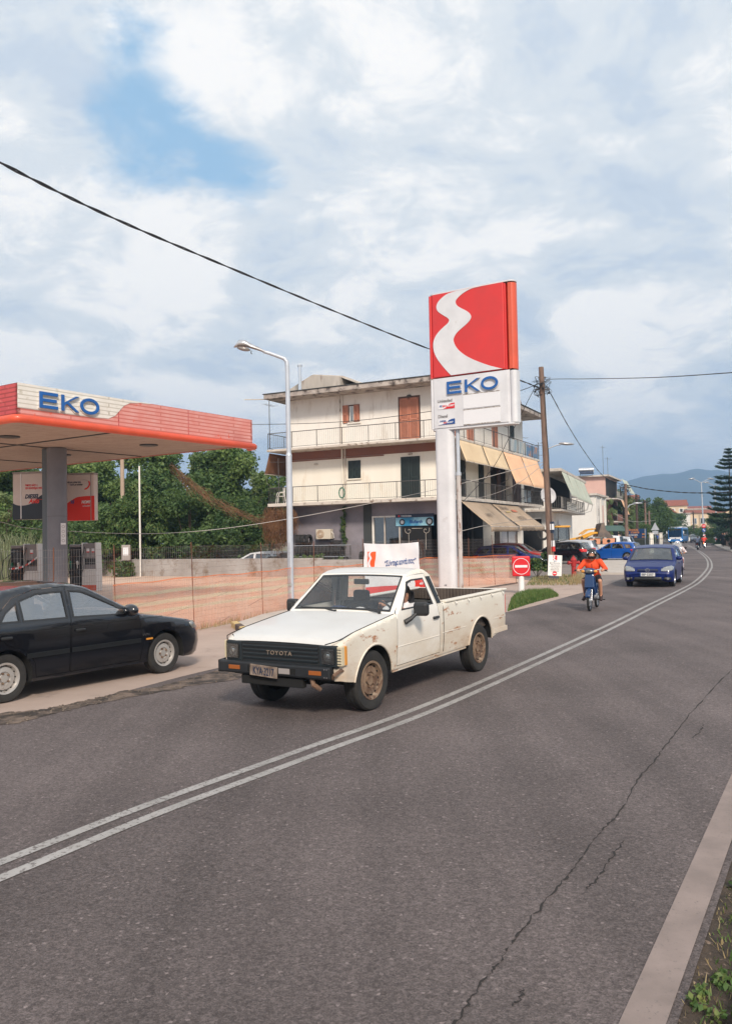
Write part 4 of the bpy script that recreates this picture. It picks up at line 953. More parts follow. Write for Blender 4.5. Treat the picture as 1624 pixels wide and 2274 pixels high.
mat('shutter_metal', (.10, .10, .105), .5, .3, brick=(1, .03, (.04, .04, .045), 8, .08)); mat('shutter_white', (.58, .58, .60), .5, brick=(1, .03, (.3, .3, .32), 8, .08))
for k in ('shutter_metal', 'shutter_white'):
    next(n for n in MATS[k].node_tree.nodes if n.type == 'MAPPING').inputs['Rotation'].default_value = (R(90), 0, 0)

class Facade:
    """frame on a building: u along the wall, v up, w out"""
    def __init__(s, o, du, n): s.o = Vector(o); s.du = Vector(du); s.n = Vector(n)
    def __call__(s, u, v, w=0.0): return s.o + s.du * u + s.n * w + Vector((0, 0, v))
    def box(s, b, u0, u1, v0, v1, w0, w1): return b.prism([(u0, v0), (u1, v0), (u1, v1), (u0, v1)] if (s.du.cross(Vector((0, 0, 1)))).dot(s.n) > 0 else [(u0, v1), (u1, v1), (u1, v0), (u0, v0)], s, w0, w1)
def part(name, parent, m, f, u0, u1, v0, v1, w0, w1, bevel=0):
    b = MB(); f.box(b, u0, u1, v0, v1, w0, w1); return b.build(name, parent, MATS[m], bevel=bevel)
def shutter(parent, f, u0, u1, v0, v1, m, w=.02, leaves=2, name='shutter'):
    fr = part('shutter_frame', parent, m, f, u0, u1, v0, v1, w - .03, w)
    lw = (u1 - u0) / leaves
    for i in range(leaves):
        a, c = u0 + lw * i + .02, u0 + lw * (i + 1) - .02; b = MB()
        for x0, x1, y0, y1 in ((a, a + .07, v0 + .02, v1 - .02), (c - .07, c, v0 + .02, v1 - .02), (a, c, v0 + .02, v0 + .12), (a, c, v1 - .1, v1 - .02), (a, c, (v0 + v1) / 2 - .04, (v0 + v1) / 2 + .04)): f.box(b, x0, x1, y0, y1, w, w + .045)
        z = v0 + .14
        while z < v1 - .12: f.box(b, a + .07, c - .07, z, z + .035, w + .005, w + .03); z += .065
        b.build(name, fr, MATS[m])
    return fr
def railing(parent, P, h, step=.13, m='iron', rail='iron', name='railing', closed=False, post=1.6):
    r = MB().mat(MATS[m]); top = MB()
    for a, c in zip(P, P[1:]):
        a, c = Vector(a), Vector(c); l = (c - a).length; n = max(1, int(l / step)); d = (c - a) / n
        for i in range(n + 1): thin(r, a + d * i + Vector((0, 0, .08)), a + d * i + Vector((0, 0, h)), .0055)
        k = max(1, int(l / post))
        for i in range(k + 1): p = a + (c - a) * i / k; top.cyl(p, p + Vector((0, 0, h + .02)), .018, n=6)
        top.cyl(a + Vector((0, 0, h)), c + Vector((0, 0, h)), .022, n=6); top.cyl(a + Vector((0, 0, .08)), c + Vector((0, 0, .08)), .012, n=5)
    o = r.build(name, parent, MATS[m]); top.build('rail', o, MATS[rail]); return o
def awning(parent, f, u0, u1, ztop, zbot, out, m, name='awning', curve=0, val=0.0, arms=True, ub0=None, ub1=None):
    ub0 = u0 if ub0 is None else ub0; ub1 = u1 if ub1 is None else ub1; b = MB(); rows = []
    for j in range(9):
        t = j / 8; row = []
        for i in range(13):
            s = i / 12; u = (u0 + (u1 - u0) * s) * (1 - t) + (ub0 + (ub1 - ub0) * s) * t
            row.append(f(u, ztop + (zbot - ztop) * t - .04 * math.sin(math.pi * t) * (1 + .5 * math.sin(s * 20)), out * t + .02))
        rows.append(row)
    if val: rows.append([f(ub0 + (ub1 - ub0) * i / 12, zbot - val + .03 * (i % 2), out + .02) for i in range(13)])
    b.grid(rows); o = b.build(name, parent, MATS[m], smooth=180, solid=.012)
    b = MB(); b.cyl(f(ub0, zbot, out + .02), f(ub1, zbot, out + .02), .025, n=6); b.build('front_bar', o, MATS['slab_edge'])
    if arms:
        for u in (ub0 + .1, ub1 - .1): b = MB(); b.tube([f(u, zbot - .75, -.02), f(u, zbot - .55, out * .8), f(u, zbot, out)], .016, 5); b.build('arm', o, MATS['iron'])
    return o

# ---------------------------------------------------------------- building 1: three storeys, balconies on two sides
B1 = thing('apartment_building', 'three storey cream apartment building with wrap-round balconies over a tyre shop', 'building', (4.555, 42.6, 0), R(90 - 26.9))
LF = Facade((1.3, 0, 0), (0, 1, 0), (-1, 0, 0)); RF = Facade((0, 1.3, 0), (1, 0, 0), (0, -1, 0)); LE_ = Facade((0, 0, 0), (0, 1, 0), (-1, 0, 0)); RE_ = Facade((0, 0, 0), (1, 0, 0), (0, -1, 0))
def b1box(name, m, a, c, bevel=0, parent=None): return MB().b2(a, c).build(name, parent or B1, MATS[m], bevel=bevel)
b1box('upper_wall', 'wall_white', (1.3, 1.3, 7.16), (17, 10.75, 10.08)); b1box('middle_wall', 'wall_cream', (1.302, 1.302, 4.05), (16.99, 10.74, 7.03))
b1box('top_balcony_slab', 'slab_edge', (0, 0, 7.03), (16.6, 11.42, 7.16), .015); b1box('lower_balcony_slab', 'slab_edge', (0, 0, 3.87), (16.9, 11.42, 4.05), .015)
rs = b1box('roof_slab', 'roof_edge', (-.05, -.1, 10.08), (17.6, 11.55, 10.35), .02); b1box('roof_felt', 'wall_dark', (-.1, -.15, 10.35), (17.6, 11.6, 10.39), parent=rs)
part('brown_band', B1, 'band_brown', LF, 1.3, 10.73, 6.58, 7.03, 0, .03)
part('ground_wall', B1, 'wall_lilac', LF, 5.42, 10.75, 0, 3.87, -.3, 0); part('lintel', B1, 'wall_lilac', LF, 1.0, 5.42, 3.18, 3.87, -.3, .0)
part('dark_column', B1, 'wall_dark', LF, 5.42, 5.92, 0, 3.87, 0, .04)
b1box('side_wall', 'wall_lilac', (1.62, 10.45, 0), (17, 10.75, 3.87)); b1box('back_room', 'interior_shade', (5.2, 5.6, 0), (5.3, 10.4, 3.8))
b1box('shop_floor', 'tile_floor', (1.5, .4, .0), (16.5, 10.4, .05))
# storefront
sf = part('shop_frame', B1, 'wall_white', LF, 5.30, 5.40, .1, 3.18, -.12, .02); part('head_bar', sf, 'wall_white', LF, 3.9, 5.3, 3.10, 3.18, -.12, .02)
part('shop_window', B1, 'shop_glass', LF, 1.9, 5.3, .1, 3.10, -.08, -.06); part('mullion', sf, 'slab_edge', LF, 4.62, 4.68, .1, 3.10, -.06, .0); part('mullion', sf, 'slab_edge', LF, 3.72, 3.78, .1, 3.10, -.06, .0)
part('shop_interior', B1, 'interior_shade', LF, 1.0, 5.4, .05, 3.8, -3.4, -3.3); part('shop_door', B1, 'interior_shade', LF, 1.9, 3.62, .1, 2.58, -.10, -.02)
b = MB()
for c, k in ((3.2, 1), (2.2, -1)):
    b.tube([LF(c + k * .03 * a / 60 * math.cos(R(a)) * 1.2, 2.35 + .03 * a / 60 * math.sin(R(a)) * 1.2, .0) for a in range(0, 420, 30)], .012, 4); b.tube([LF(c, 2.2, 0), LF(c, 1.3, 0)], .012, 4)
b.tube([LF(2.4, 2.45, 0), LF(3.0, 2.45, 0)], .014, 4); b.build('scroll_grille', B1, MATS['slab_edge'])
# tyre advert over the shop window
ad = part('shop_signboard', B1, 'navy', LF, 1.70, 3.95, 2.58, 3.24, .0, .05); ad['label'] = 'blue advertising board over the shop window'
mat('ad_blue', (.02, .22, .42), .5, c2=(.30, .55, .66), scale=1.1, lo=.4, hi=.62); part('blue_field', ad, 'ad_blue', LF, 1.72, 3.93, 2.60, 3.05, .05, .056); part('black_strip', ad, 'navy', LF, 2.85, 3.93, 3.05, 3.22, .05, .056)
fr = facing((0, -1, 0)); 
text('lettering', 'YOKOHAMA', .13, MATS['panel_white'], ad, LF(3.62, 3.09, .058), fr, .002, .85, 0, .02); text('lettering', 'BluEarth', .24, MATS['royal'], ad, LF(3.15, 2.74, .058), fr, .003, .95, .25, .035)
part('red_mark', ad, 'sign_red', LF, 3.68, 3.78, 3.09, 3.19, .056, .06)
for u, r_ in ((3.55, .17), (1.95, .21)):
    b = MB(); b.mat(MATS['rubber']).lathe([(r_, 0), (r_, .012), (r_ * .62, .012), (r_ * .62, 0)], LF(u, 2.81, .056), (-1, 0, 0), 24).mat(MATS['galvanised']).lathe([(r_ * .6, 0), (r_ * .6, .008), (0.001, .008)], LF(u, 2.81, .056), (-1, 0, 0), 16); b.build('tyre_picture', ad)
# left facade openings
shutter(B1, LF, 2.45, 3.58, 4.12, 6.36, 'shutter_green'); shutter(B1, LF, 6.05, 6.83, 5.34, 6.34, 'shutter_green'); part('sill', B1, 'wall_cream', LF, 6.0, 6.88, 5.27, 5.33, 0, .09)
shutter(B1, LF, 2.45, 3.58, 7.22, 9.56, 'shutter_pink'); part('dark_reveal', B1, 'shutter_brown', LF, 2.36, 3.67, 7.2, 9.66, -.01, .008)
wn = part('window', B1, 'shutter_brown', LF, 6.04, 6.74, 8.5, 9.5, -.01, .012); part('pane', wn, 'window_glass', LF, 6.45, 6.62, 8.56, 9.4, .012, .02); part('frame', wn, 'wall_white', LF, 6.40, 6.68, 8.54, 9.42, .008, .016)
shutter(B1, LF, 6.06, 6.40, 8.52, 9.48, 'shutter_pink', .03, 1); shutter(B1, LF, 6.76, 7.14, 8.48, 9.5, 'shutter_pink', .03, 1); part('sill', B1, 'wall_white', LF, 5.98, 6.8, 8.42, 8.49, 0, .09)
for v in (9.66, 6.5): b = MB(); b.ell(LF(3.0, v, .05), (.06, .14, .07), 12, 8); b.build('wall_lamp', B1, MATS['iron' if v > 9 else 'slab_edge'], smooth=60)
b = MB(); b.ell(LF(8.9, 6.28, .05), (.06, .14, .06), 12, 8); b.build('wall_lamp', B1, MATS['slab_edge'], smooth=60)
for u, m, z0, z1 in ((7.14, 'wall_white', 7.16, 10.08), (7.25, 'slab_edge', 7.16, 10.08), (7.0, 'slab_edge', 4.05, 7.03), (7.18, 'wall_cream', 4.05, 7.03), (7.16, 'wall_lilac', 0, 3.87)):
    b = MB(); b.cyl(LF(u, z0, .06), LF(u, z1, .06), .05, n=10); b.build('downpipe', B1, MATS[m], smooth=60)
part('pipe_run', B1, 'band_brown', LF, 4.6, 10.6, 6.5, 6.56, .0, .07)
railing(B1, [(16.5, .06, 7.16), (.06, .06, 7.16), (.06, 11.36, 7.16), (3.5, 11.36, 7.16)], .92); railing(B1, [(16.8, .06, 4.05), (.06, .06, 4.05), (.06, 11.36, 4.05), (3.5, 11.36, 4.05)], .90)
# right face openings
for u0, u1, m in ((4.1, 5.1, 'shutter_green'), (7.45, 8.3, 'shutter_green'), (14.1, 16.1, 'shutter_brown')): shutter(B1, RF, u0, u1, 4.1, 6.32, m)
part('loggia_shade', B1, 'interior_shade', RF, 9.7, 12.76, 4.1, 6.32, -.01, .01); shutter(B1, RF, 10.9, 11.6, 4.2, 6.2, 'shutter_brown', .02, 1); part('pillar', B1, 'wall_cream', RF, 12.8, 13.9, 4.06, 7.02, 0, .12)  # loggia is a flat near-black panel, the shade of the recess painted in
for u0, u1 in ((3.0, 3.9), (5.6, 6.6), (10.2, 11.2), (14.0, 14.8)): shutter(B1, RF, u0, u1, 7.22, 9.4, 'shutter_pink' if u0 < 12 else 'shutter_green')
for u in (6.9, 9.8): b = MB(); b.cyl(RE_(u, 7.16, -.1), RE_(u, 10.08, -.1), .03, n=6); b.build('pergola_post', B1, MATS['iron'])
b = MB(); b.cyl(RE_(6.9, 8.65, -.1), RE_(9.8, 8.65, -.1), .025, n=6); b.build('pergola_rail', B1, MATS['iron'])
mat('cloth_stripe', (.60, .60, .58), .8, c2=(.30, .42, .50), scale=2.2, lo=.45, hi=.55, vec=(3, 1, .3)); mat('cloth_blue', (.10, .24, .42), .8, c2=(.5, .28, .2), scale=2, lo=.5, hi=.6)
part('screen_cloth', B1, 'cloth_stripe', RE_, 9.9, 13.6, 7.22, 8.02, -.11, -.09); part('screen_cloth', B1, 'cloth_blue', RE_, 13.7, 16.4, 7.22, 7.98, -.11, -.09); part('screen_cloth', B1, 'cloth_stripe', RE_, 12.9, 14.4, 4.12, 4.92, -.11, -.09)
# awnings
AW = []
for u0, u1, zb, out, m in ((.6, 4.35, 5.86, .42, 'awning_cream'), (4.5, 8.15, 5.86, .42, 'awning_cream'), (8.3, 11.95, 5.06, .75, 'awning_orange'), (12.1, 15.8, 5.03, .75, 'awning_orange')): awning(B1, RE_, u0, u1, 7.0, zb, out, m)
a_ = awning(B1, RE_, .7, 5.5, 3.85, 2.45, 1.65, 'awning_tan', val=.28, arms=False); c_ = awning(B1, RE_, 5.7, 11.0, 3.83, 2.5, 1.65, 'awning_tan', val=.28, arms=False)
mat('faded_print', (.20, .16, .13), .9); mat('faded_red', (.5, .16, .10), .9); mat('faded_yellow', (.5, .38, .14), .9); mat('faded_blue', (.10, .13, .22), .9)
sl_ = Vector((0, -1.65, -1.35)).normalized(); rt = facing((1, 0, 0), -sl_)
def onaw(u, t, w=.03): return RE_(u, 3.83 - 1.33 * t, 1.65 * t + .02) + Vector((0, -.6, .7)).normalized() * w
part('dark_lining', B1, 'interior_shade', RE_, .9, 10.9, 3.80, 3.86, -.9, .1)
text('lettering', 'Εκλεκτά', .36, MATS['faded_print'], c_, onaw(6.3, .25), rt, .002, 1.0, .2, .03); text('lettering', 'ΛΑΣΤΙΧΑ', .45, MATS['faded_print'], c_, onaw(7.4, .72), rt, .002, .8, 0, .02)
b = MB(); b.mat(MATS['faded_yellow']); p = [onaw(6.5, .36), onaw(7.4, .36), onaw(7.4, .40), onaw(6.5, .40)]; b.add(p, [(0, 1, 2, 3)]).mat(MATS['faded_red']); p = [onaw(8.0, .26), onaw(8.9, .26), onaw(8.9, .36), onaw(8.0, .36)]; b.add(p, [(0, 1, 2, 3)]); b.build('faded_patch', c_)
text('lettering', 'ΕΛΑΣΤΙΚΑ ΑΥΤΟΚΙΝΗΤΩΝ', .22, MATS['faded_print'], c_, RE_(6.2, 2.27, 1.69), facing((1, 0, 0)), .002, .95, 0, .02); text('lettering', 'ΖΑΝΤΕΣ', .3, MATS['faded_print'], a_, onaw(2.0, .62), rt, .002, .8, 0, .02)
LA = Facade((0, 11.42, 0), (1, 0, 0), (0, 1, 0)); awning(B1, LA, .3, 4.0, 6.98, 5.8, .35, 'awning_brown')
# ground floor on the right: dark open bays with roller shutters
for x in (1.45, 6.0, 11.3, 16.2): b1box('bay_column', 'wall_dark' if x < 11 else 'wall_pale', (x, 1.3, 0), (x + .32, 1.62, 3.87))
b1box('bay_back', 'interior_shade', (1.7, 4.3, 0), (16.8, 4.4, 3.87)); 
for x0, x1, m in ((2.2, 5.0, 'shutter_metal'), (5.4, 7.9, 'shutter_metal'), (8.3, 10.8, 'shutter_metal'), (11.7, 14.3, 'shutter_white'), (14.6, 16.4, 'shutter_white')):
    b1box('roller_shutter', m, (x0, 4.1 if x0 < 11 else 1.75, .05), (x1, 4.2 if x0 < 11 else 1.8, 3.0))
b1box('bay_lintel', 'wall_pale', (11.3, 1.3, 3.0), (17, 1.6, 3.87))
# penthouse and chimney
ph_ = MB(); f = lambda u, v, w: Vector((w, u, v)); ph_.prism([(11.3, 10.3), (11.3, 10.78), (10.9, 10.95), (9.45, 11.6), (7.6, 11.32), (7.6, 10.3)], f, 1.9, 6.5); pe = ph_.build('penthouse', B1, MATS['gable_wall'])
b = MB(); b.prism([(7.62, 11.3), (9.45, 11.58), (9.45, 11.66), (7.5, 11.38), (6.1, 10.72), (6.1, 10.64)], f, 2.1, 6.7).prism([(9.45, 11.58), (11.35, 10.76), (11.35, 10.84), (9.45, 11.66)], f, 2.1, 6.7); b.build('roof', pe, MATS['slab_edge'])
b = MB(); b.b2((2.6, 6.4, 10.3), (6.4, 7.62, 10.9)); b.build('side_room', pe, MATS['wall_white']); b = MB(); b.b2((2.59, 6.6, 10.45), (2.55, 7.2, 10.8)); b.build('opening', pe, MATS['interior_shade'])
b = MB(); b.cyl((1.0, 9.72, 10.3), (1.0, 9.72, 12.0), .10, n=14).cyl((1.0, 9.72, 11.98), (1.0, 9.72, 12.06), .15, n=14); b.build('flue_pipe', B1, MATS['chrome'], smooth=50)
b = MB(); b.cyl((.3, 11.2, 10.1), (.0, 12.9, 10.2), .03, n=6); b.build('roof_pole', B1, MATS['slab_edge'])
part('roof_pipe', B1, 'galvanised', LF, 1.2, 1.26, 4.05, 10.08, .0, .08)
mat('dish_grey', (.5, .5, .52), .5)
def dish(name, parent, c, n, r, label=None):
    b = MB(); b.lathe([(r, r * .28), (r * .8, r * .17), (r * .5, r * .06), (0.001, 0)], c, n, 24); o = b.build(name, parent, MATS['dish_grey'], smooth=60, solid=.01); return o
dish('satellite_dish', B1, RE_(11.4, 10.6, .1), (.3, -1, .3), .38)
def antenna(loc, h, label, n=6, group='roof aerials', az=30, parent=None):
    a = thing('roof_aerial', label, 'aerial', loc, R(az), group); b = MB(); b.cyl((0, 0, 0), (0, 0, h), .022, n=6); b.build('mast', a, MATS['iron'])
    b = MB(); b.cyl((-.5, 0, h - .25), (.5, 0, h - .25), .012, n=5)
    for i in range(n): x = -.45 + .9 * i / (n - 1); l = .18 + .2 * i / n; b.cyl((x, -l, h - .25), (x, l, h - .25), .006, n=4)
    b.build('yagi_array', a, MATS['iron']); return a
b1w = lambda x, y, z: Vector((4.555, 42.6, 0)) + azd(26.9) * x + azd(-63.1) * y + Vector((0, 0, z))
antenna(b1w(.15, 11.3, 7.2), 2.8, 'tall thin aerial on the top balcony of the cream building', 3, None, 60); antenna(b1w(.4, 10.9, 4.1), 2.6, 'bushy television aerial on the lower balcony beside the white chair', 7, None, 10)
for x, y, h in ((3, 3, 1.6), (6, 5, 2.2)): pass
# chair on the balcony
def plastic_chair(loc, rz):
    t = thing('garden_chair', 'white plastic garden chair on the lower balcony corner', 'chair', loc, rz); b = MB(); b.box((0, 0, .43), (.44, .44, .03)); b.build('seat', t, MATS['wall_pale'], bevel=.01)
    b = MB()
    for k in range(5): b.box((-.20, -.17 + .085 * k, .68), (.025, .035, .42))
    b.box((-.2, 0, .90), (.03, .44, .06)).box((-.2, 0, .47), (.03, .44, .05)); b.build('backrest', t, MATS['wall_pale'])
    for sx in (-1, 1):
        for sy in (-1, 1): b = MB(); b.cyl((sx * .19, sy * .19, .42), (sx * .24, sy * .24, 0), .022, n=6); b.build('leg', t, MATS['wall_pale'])
    for sy in (-1, 1): b = MB(); b.tube([(-.2, sy * .24, .66), (.12, sy * .26, .66), (.2, sy * .24, .43)], .022, 6); b.build('armrest', t, MATS['wall_pale'])
plastic_chair(b1w(.6, 10.9, 4.05), R(200))
# hose coil on the rail
t = thing('garden_hose', 'green garden hose coiled over the lower balcony railing', 'hose', b1w(-.0, 6.55, 4.2)); b = MB(); P = []
for i in range(90): a = i * .4; rr_ = 1 + .12 * math.sin(i * 1.3); P.append(azd(-63.1) * (math.cos(a) * .17 * rr_) + Vector((0, 0, .28 + math.sin(a) * .28 * rr_)) + azd(26.9) * (-.03 - .02 * math.sin(i * .9)))
mat('hose_green', (.03, .16, .10), .5); b.tube(P, .012, 5); b.build('coil', t, MATS['hose_green'], smooth=60)
# air conditioner
t = thing('air_conditioner', 'cream outdoor air conditioning unit on the lilac wall above the tyres', 'air conditioner', b1w(1.05, 8.3, 1.97), R(90 - 26.9))
b = MB(); b.b2((-.17, -.47, 0), (.15, .47, .56)); cs = b.build('casing', t, MATS['awning_cream'], bevel=.02); cs.data.materials[0] = mat('ac_cream', (.60, .54, .44), .5)
b = MB(); c = (-.172, .18, .28)
for k in range(9): b.lathe([(.03 + .024 * k, 0), (.036 + .024 * k, .008), (.042 + .024 * k, 0)], c, (-1, 0, 0), 24)
mat('ac_brown', (.34, .22, .14), .6); g_ = MB().lathe([(.245, 0), (.245, .006), (.001, .006)], (-.168, .18, .28), (-1, 0, 0), 28).build('fan_recess', t, MATS['ac_brown']); b.build('fan_grille', g_, MATS['ac_cream']); b = MB(); b.cyl((-.17, .18, .28), (-.19, .18, .28), .06, n=14); b.build('hub', g_, MATS['ac_cream'])
b = MB(); b.tube([(-.02, -.47, .40), (0, -.56, .30), (.1, -.55, .05), (.2, -.5, .1)], .03, 6); b.build('pipe', t, MATS['wall_pale'])
for y in (-.35, .35): b = MB(); b.b2((-.15, y - .02, -.05), (.3, y + .02, 0)); b.build('bracket', t, MATS['iron'])

# ---------------------------------------------------------------- tyres by the shop wall
def make_tyre():
    t = thing('tyre', 'worn black tyre', 'tyre', (0, 0, 0)); b = MB(); prof = [(.19, -.08), (.235, -.10), (.29, -.098), (.318, -.075), (.322, -.03), (.316, -.028), (.316, -.02), (.322, -.018), (.322, .018), (.316, .02), (.316, .028), (.322, .03), (.318, .075), (.29, .098), (.235, .10), (.19, .08), (.21, .06), (.28, .06), (.28, -.06), (.21, -.06)]
    b.lathe(prof, ax=(0, 0, 1), n=26, closed=True); b.build('tread', t, MATS['rubber'], smooth=40); return t
ty0 = make_tyre(); rk = random.Random(21); nT = [0]
rackw = lambda x, y, z: b1w(x, y, z)
def put_tyre(pos, tilt, label, group):
    o = ty0 if nT[0] == 0 else dup(ty0); nT[0] += 1; o.location = pos; o.rotation_euler = tilt; o['label'] = label; o['group'] = group
g1 = 'tyres piled along the lilac shop wall'
rot_up = lambda a=0: Euler((R(90), 0, R(90 - 26.9) + R(90) + a))
for i in range(13): put_tyre(rackw(.35, 6.85 + .23 * i, 1.95 if False else 1.33), Euler((R(90), 0, R(-(-63.1)) + R(rk.uniform(-5, 5)))), 'tyre standing upright in the upper row of the rack', g1)
for i in range(15): put_tyre(rackw(.35, 6.6 + .23 * i, .66), Euler((R(90), 0, R(63.1) + R(rk.uniform(-5, 5)))), 'tyre standing upright in the lower row of the rack', g1)
put_tyre(rackw(.45, 7.25, 1.78), Euler((R(4), 0, 0)), 'tyre lying flat on the rack right of the air conditioner', g1)
for i, y in enumerate((8.95, 9.25, 9.5, 9.72)): put_tyre(rackw(.4, y, 1.93), Euler((R(90), 0, R(63.1 + (28, 8, 4, 0)[3 - i]))), ['tyre on top of the rack nearest the air conditioner', 'second tyre on top of the rack left of the air conditioner', 'third tyre on top of the rack left of the air conditioner', 'leftmost tyre on top of the rack, turned to show its tread'][i], g1)
for i, (y, n_t) in enumerate(((10.4, 6), (11.2, 5))):
    for k in range(n_t): put_tyre(rackw(.2, y, .12 + .205 * k), Euler((R(rk.uniform(-2, 2)), R(rk.uniform(-2, 2)), 0)), 'tyre in the flat stack left of the rack', g1)
for i, (y, z) in enumerate(((5.6, .33), (5.35, .33), (5.1, .33), (5.45, .95), (5.2, .95), (6.0, .33))): put_tyre(rackw(.1, y, z), Euler((R(90 - 14 * (i == 5)), 0, R(63.1 + rk.uniform(-14, 14)))), 'tyre leaning in the pile in front of the shop door', g1)
for i in range(5): put_tyre(rackw(3.5, 1.8, .12 + .205 * i) + azd(26.9) * 0, Euler((0, 0, 0)), 'tyre in the flat stack inside the open bay', g1)
t = thing('tyre_rack', 'dark steel rack holding tyres against the lilac wall', 'rack', rackw(.35, 8.2, 0), R(90 - 26.9)); 
for x in (-.3, .3):
    for y in (-1.75, 0, 1.75): b = MB(); b.cyl((x, y, 0), (x, y, 1.6), .025, n=6); b.build('upright', t, MATS['iron'])
for z in (.34, 1.0, 1.62):
    for x in (-.3, .3): b = MB(); b.cyl((x, -1.78, z), (x, 1.78, z), .022, n=6); b.build('shelf_bar', t, MATS['galvanised'])

# ---------------------------------------------------------------- boundary wall
mat('old_wall', (.40, .375, .36), .9, c2=(.30, .27, .25), scale=.7, dirt=(.17, .12, .08), dscale=1.3, dlo=.52, dhi=.68, bump=.4, bscale=12)
BW0 = Vector((6.6, 38.9, 0)); bwd = azd(-63.1); t = thing('boundary_wall', 'low weathered concrete wall behind the forecourt', 'wall', BW0, R(90 + 63.1))
segs = [(0, 10.0, .90), (10.0, 40, .99), (40, 62, 1.05)]
for k, (a, c, h) in enumerate(segs): b = MB(); n = int((c - a)); b.b2((a, -.11, -.05), (c - .003, .11, h)); b.build('wall_section', t, MATS['old_wall'], bevel=.02)

# ---------------------------------------------------------------- simpler buildings farther down the road
def block(name, label, loc, az, wL, dR, h, wall, wins=(), slabs=(), roof=None, parapet='slab_edge', group=None, over=.35):
    """corner at loc; local x runs along az (its street side), local y runs to the left; wins: (side, u0,u1,z0,z1, material)"""
    t = thing(name, label, 'building', loc, R(90 - az), group)
    MB().b2((0, 0, -.1), (dR, wL, h)).build('wall', t, MATS[wall])
    fL = Facade((0, 0, 0), (0, 1, 0), (-1, 0, 0)); fR = Facade((0, 0, 0), (1, 0, 0), (0, -1, 0))
    if roof is None: MB().b2((-over, -over, h), (dR + over, wL + over, h + .22)).build('roof_slab', t, MATS[parapet])
    else:
        b = MB(); rh = roof[1]; e = .4
        if roof[0] == 'gx': b.add([(-e, -e, h), (dR + e, -e, h), (dR + e, wL + e, h), (-e, wL + e, h), (-e, wL / 2, h + rh), (dR + e, wL / 2, h + rh)], [(0, 1, 5, 4), (3, 4, 5, 2), (0, 4, 3), (1, 2, 5), (0, 3, 2, 1)])
        elif roof[0] == 'gy': b.add([(-e, -e, h), (dR + e, -e, h), (dR + e, wL + e, h), (-e, wL + e, h), (dR / 2, -e, h + rh), (dR / 2, wL + e, h + rh)], [(0, 4, 5, 3), (1, 2, 5, 4), (0, 1, 4), (3, 5, 2), (0, 3, 2, 1)])
        else: b.add([(-e, -e, h), (dR + e, -e, h), (dR + e, wL + e, h), (-e, wL + e, h), (dR / 2, wL * .3, h + rh), (dR / 2, wL * .7, h + rh)], [(0, 1, 4), (1, 2, 5, 4), (2, 3, 5), (3, 0, 4, 5), (0, 3, 2, 1)])
        b.build('roof', t, MATS['terracotta'])
    for w in wins:
        f = fL if w[0] == 'L' else fR; m = w[5]
        if m == 'win':
            o = part('window', t, 'wall_pale', f, w[1], w[2], w[3], w[4], .0, .04); part('pane', o, 'window_glass', f, w[1] + .1, (w[1] + w[2]) / 2 - .03, w[3] + .1, w[4] - .1, .04, .05); part('pane', o, 'window_glass', f, (w[1] + w[2]) / 2 + .03, w[2] - .1, w[3] + .1, w[4] - .1, .04, .05)
        elif m in ('shutter_green', 'shutter_brown', 'shutter_pink') and (w[4] - w[3]) < 2.6: shutter(t, f, w[1], w[2], w[3], w[4], m)
        else: part('door' if w[3] < .3 else 'opening', t, m, f, w[1], w[2], w[3], w[4], .0, .03)  # dark openings are flat panels on the wall, their shade put into the colour
    for z, l0, l1, r0, r1, dp_ in slabs:   # balcony along both sides
        sb = MB().b2((-dp_ if l1 > 0 else 0, -dp_, z), (r1, l1 if l1 > 0 else 0, z + .16)).build('balcony', t, MATS['slab_edge'])
        pts = [(r1, -dp_ + .05, z + .16), (-dp_ + .05 if l1 > 0 else r0, -dp_ + .05, z + .16)] + ([(-dp_ + .05, l1, z + .16)] if l1 > 0 else []); railing(sb, pts, .95, .16, 'iron_white', 'iron')
    return t, fL, fR
# second building with pale green awnings
az2 = 20.7; o2 = Vector((14.71, 62.63, 0)) + azd(az2 - 90) * 1.2 + azd(az2) * 1.0
t2, fL, fR = block('apartment_building', 'two storey cream building with pale green balcony awnings and roof aerials', (o2.x, o2.y, 0), az2, 9.5, 15, 6.75, 'wall_white', [('L', .5, 3.5, .1, 3.2, 'interior_shade'), ('R', 1, 13.5, 4.2, 6.5, 'interior_shade'), ('L', .3, 5, 4.2, 6.4, 'interior_shade'), ('R', 1.0, 3.4, .3, 3.0, 'shutter_white'), ('R', 4.4, 6.6, .5, 2.9, 'wall_pale')], [(3.75, 0, 8.5, 0, 15.0, 1.2)], over=1.25)
f2 = Facade((0, -1.2, 0), (1, 0, 0), (0, -1, 0))
for u0, u1, zb in ((-.9, 2.3, 4.85), (2.6, 7.0, 4.75), (7.2, 11.0, 4.7), (11.2, 14.6, 4.65)): awning(t2, f2, u0, u1, 6.74, zb, .75, 'awning_green')
part('solid_screen', t2, 'wall_cream', f2, 1.8, 8.5, 3.92, 4.55, .02, .05)
nb_ = part('shop_notice', t2, 'cloth_white', fR, .2, 2.4, 1.9, 3.05, .05, .09); mat('notice_green', (.12, .35, .10), .6)
text('lettering', 'ΕΠΙΣΚΕΥΕΣ', .26, MATS['notice_green'], nb_, fR(.3, 2.68, .10), facing((1, 0, 0)), .003, .9, 0, .03); text('lettering', 'ΟΥΚΗΣ', .34, MATS['sign_red'], nb_, fR(.6, 2.28, .10), facing((1, 0, 0)), .003, 1, 0, .03); part('red_foot', nb_, 'sign_red', fR, .2, 2.4, 1.9, 2.18, .09, .10)
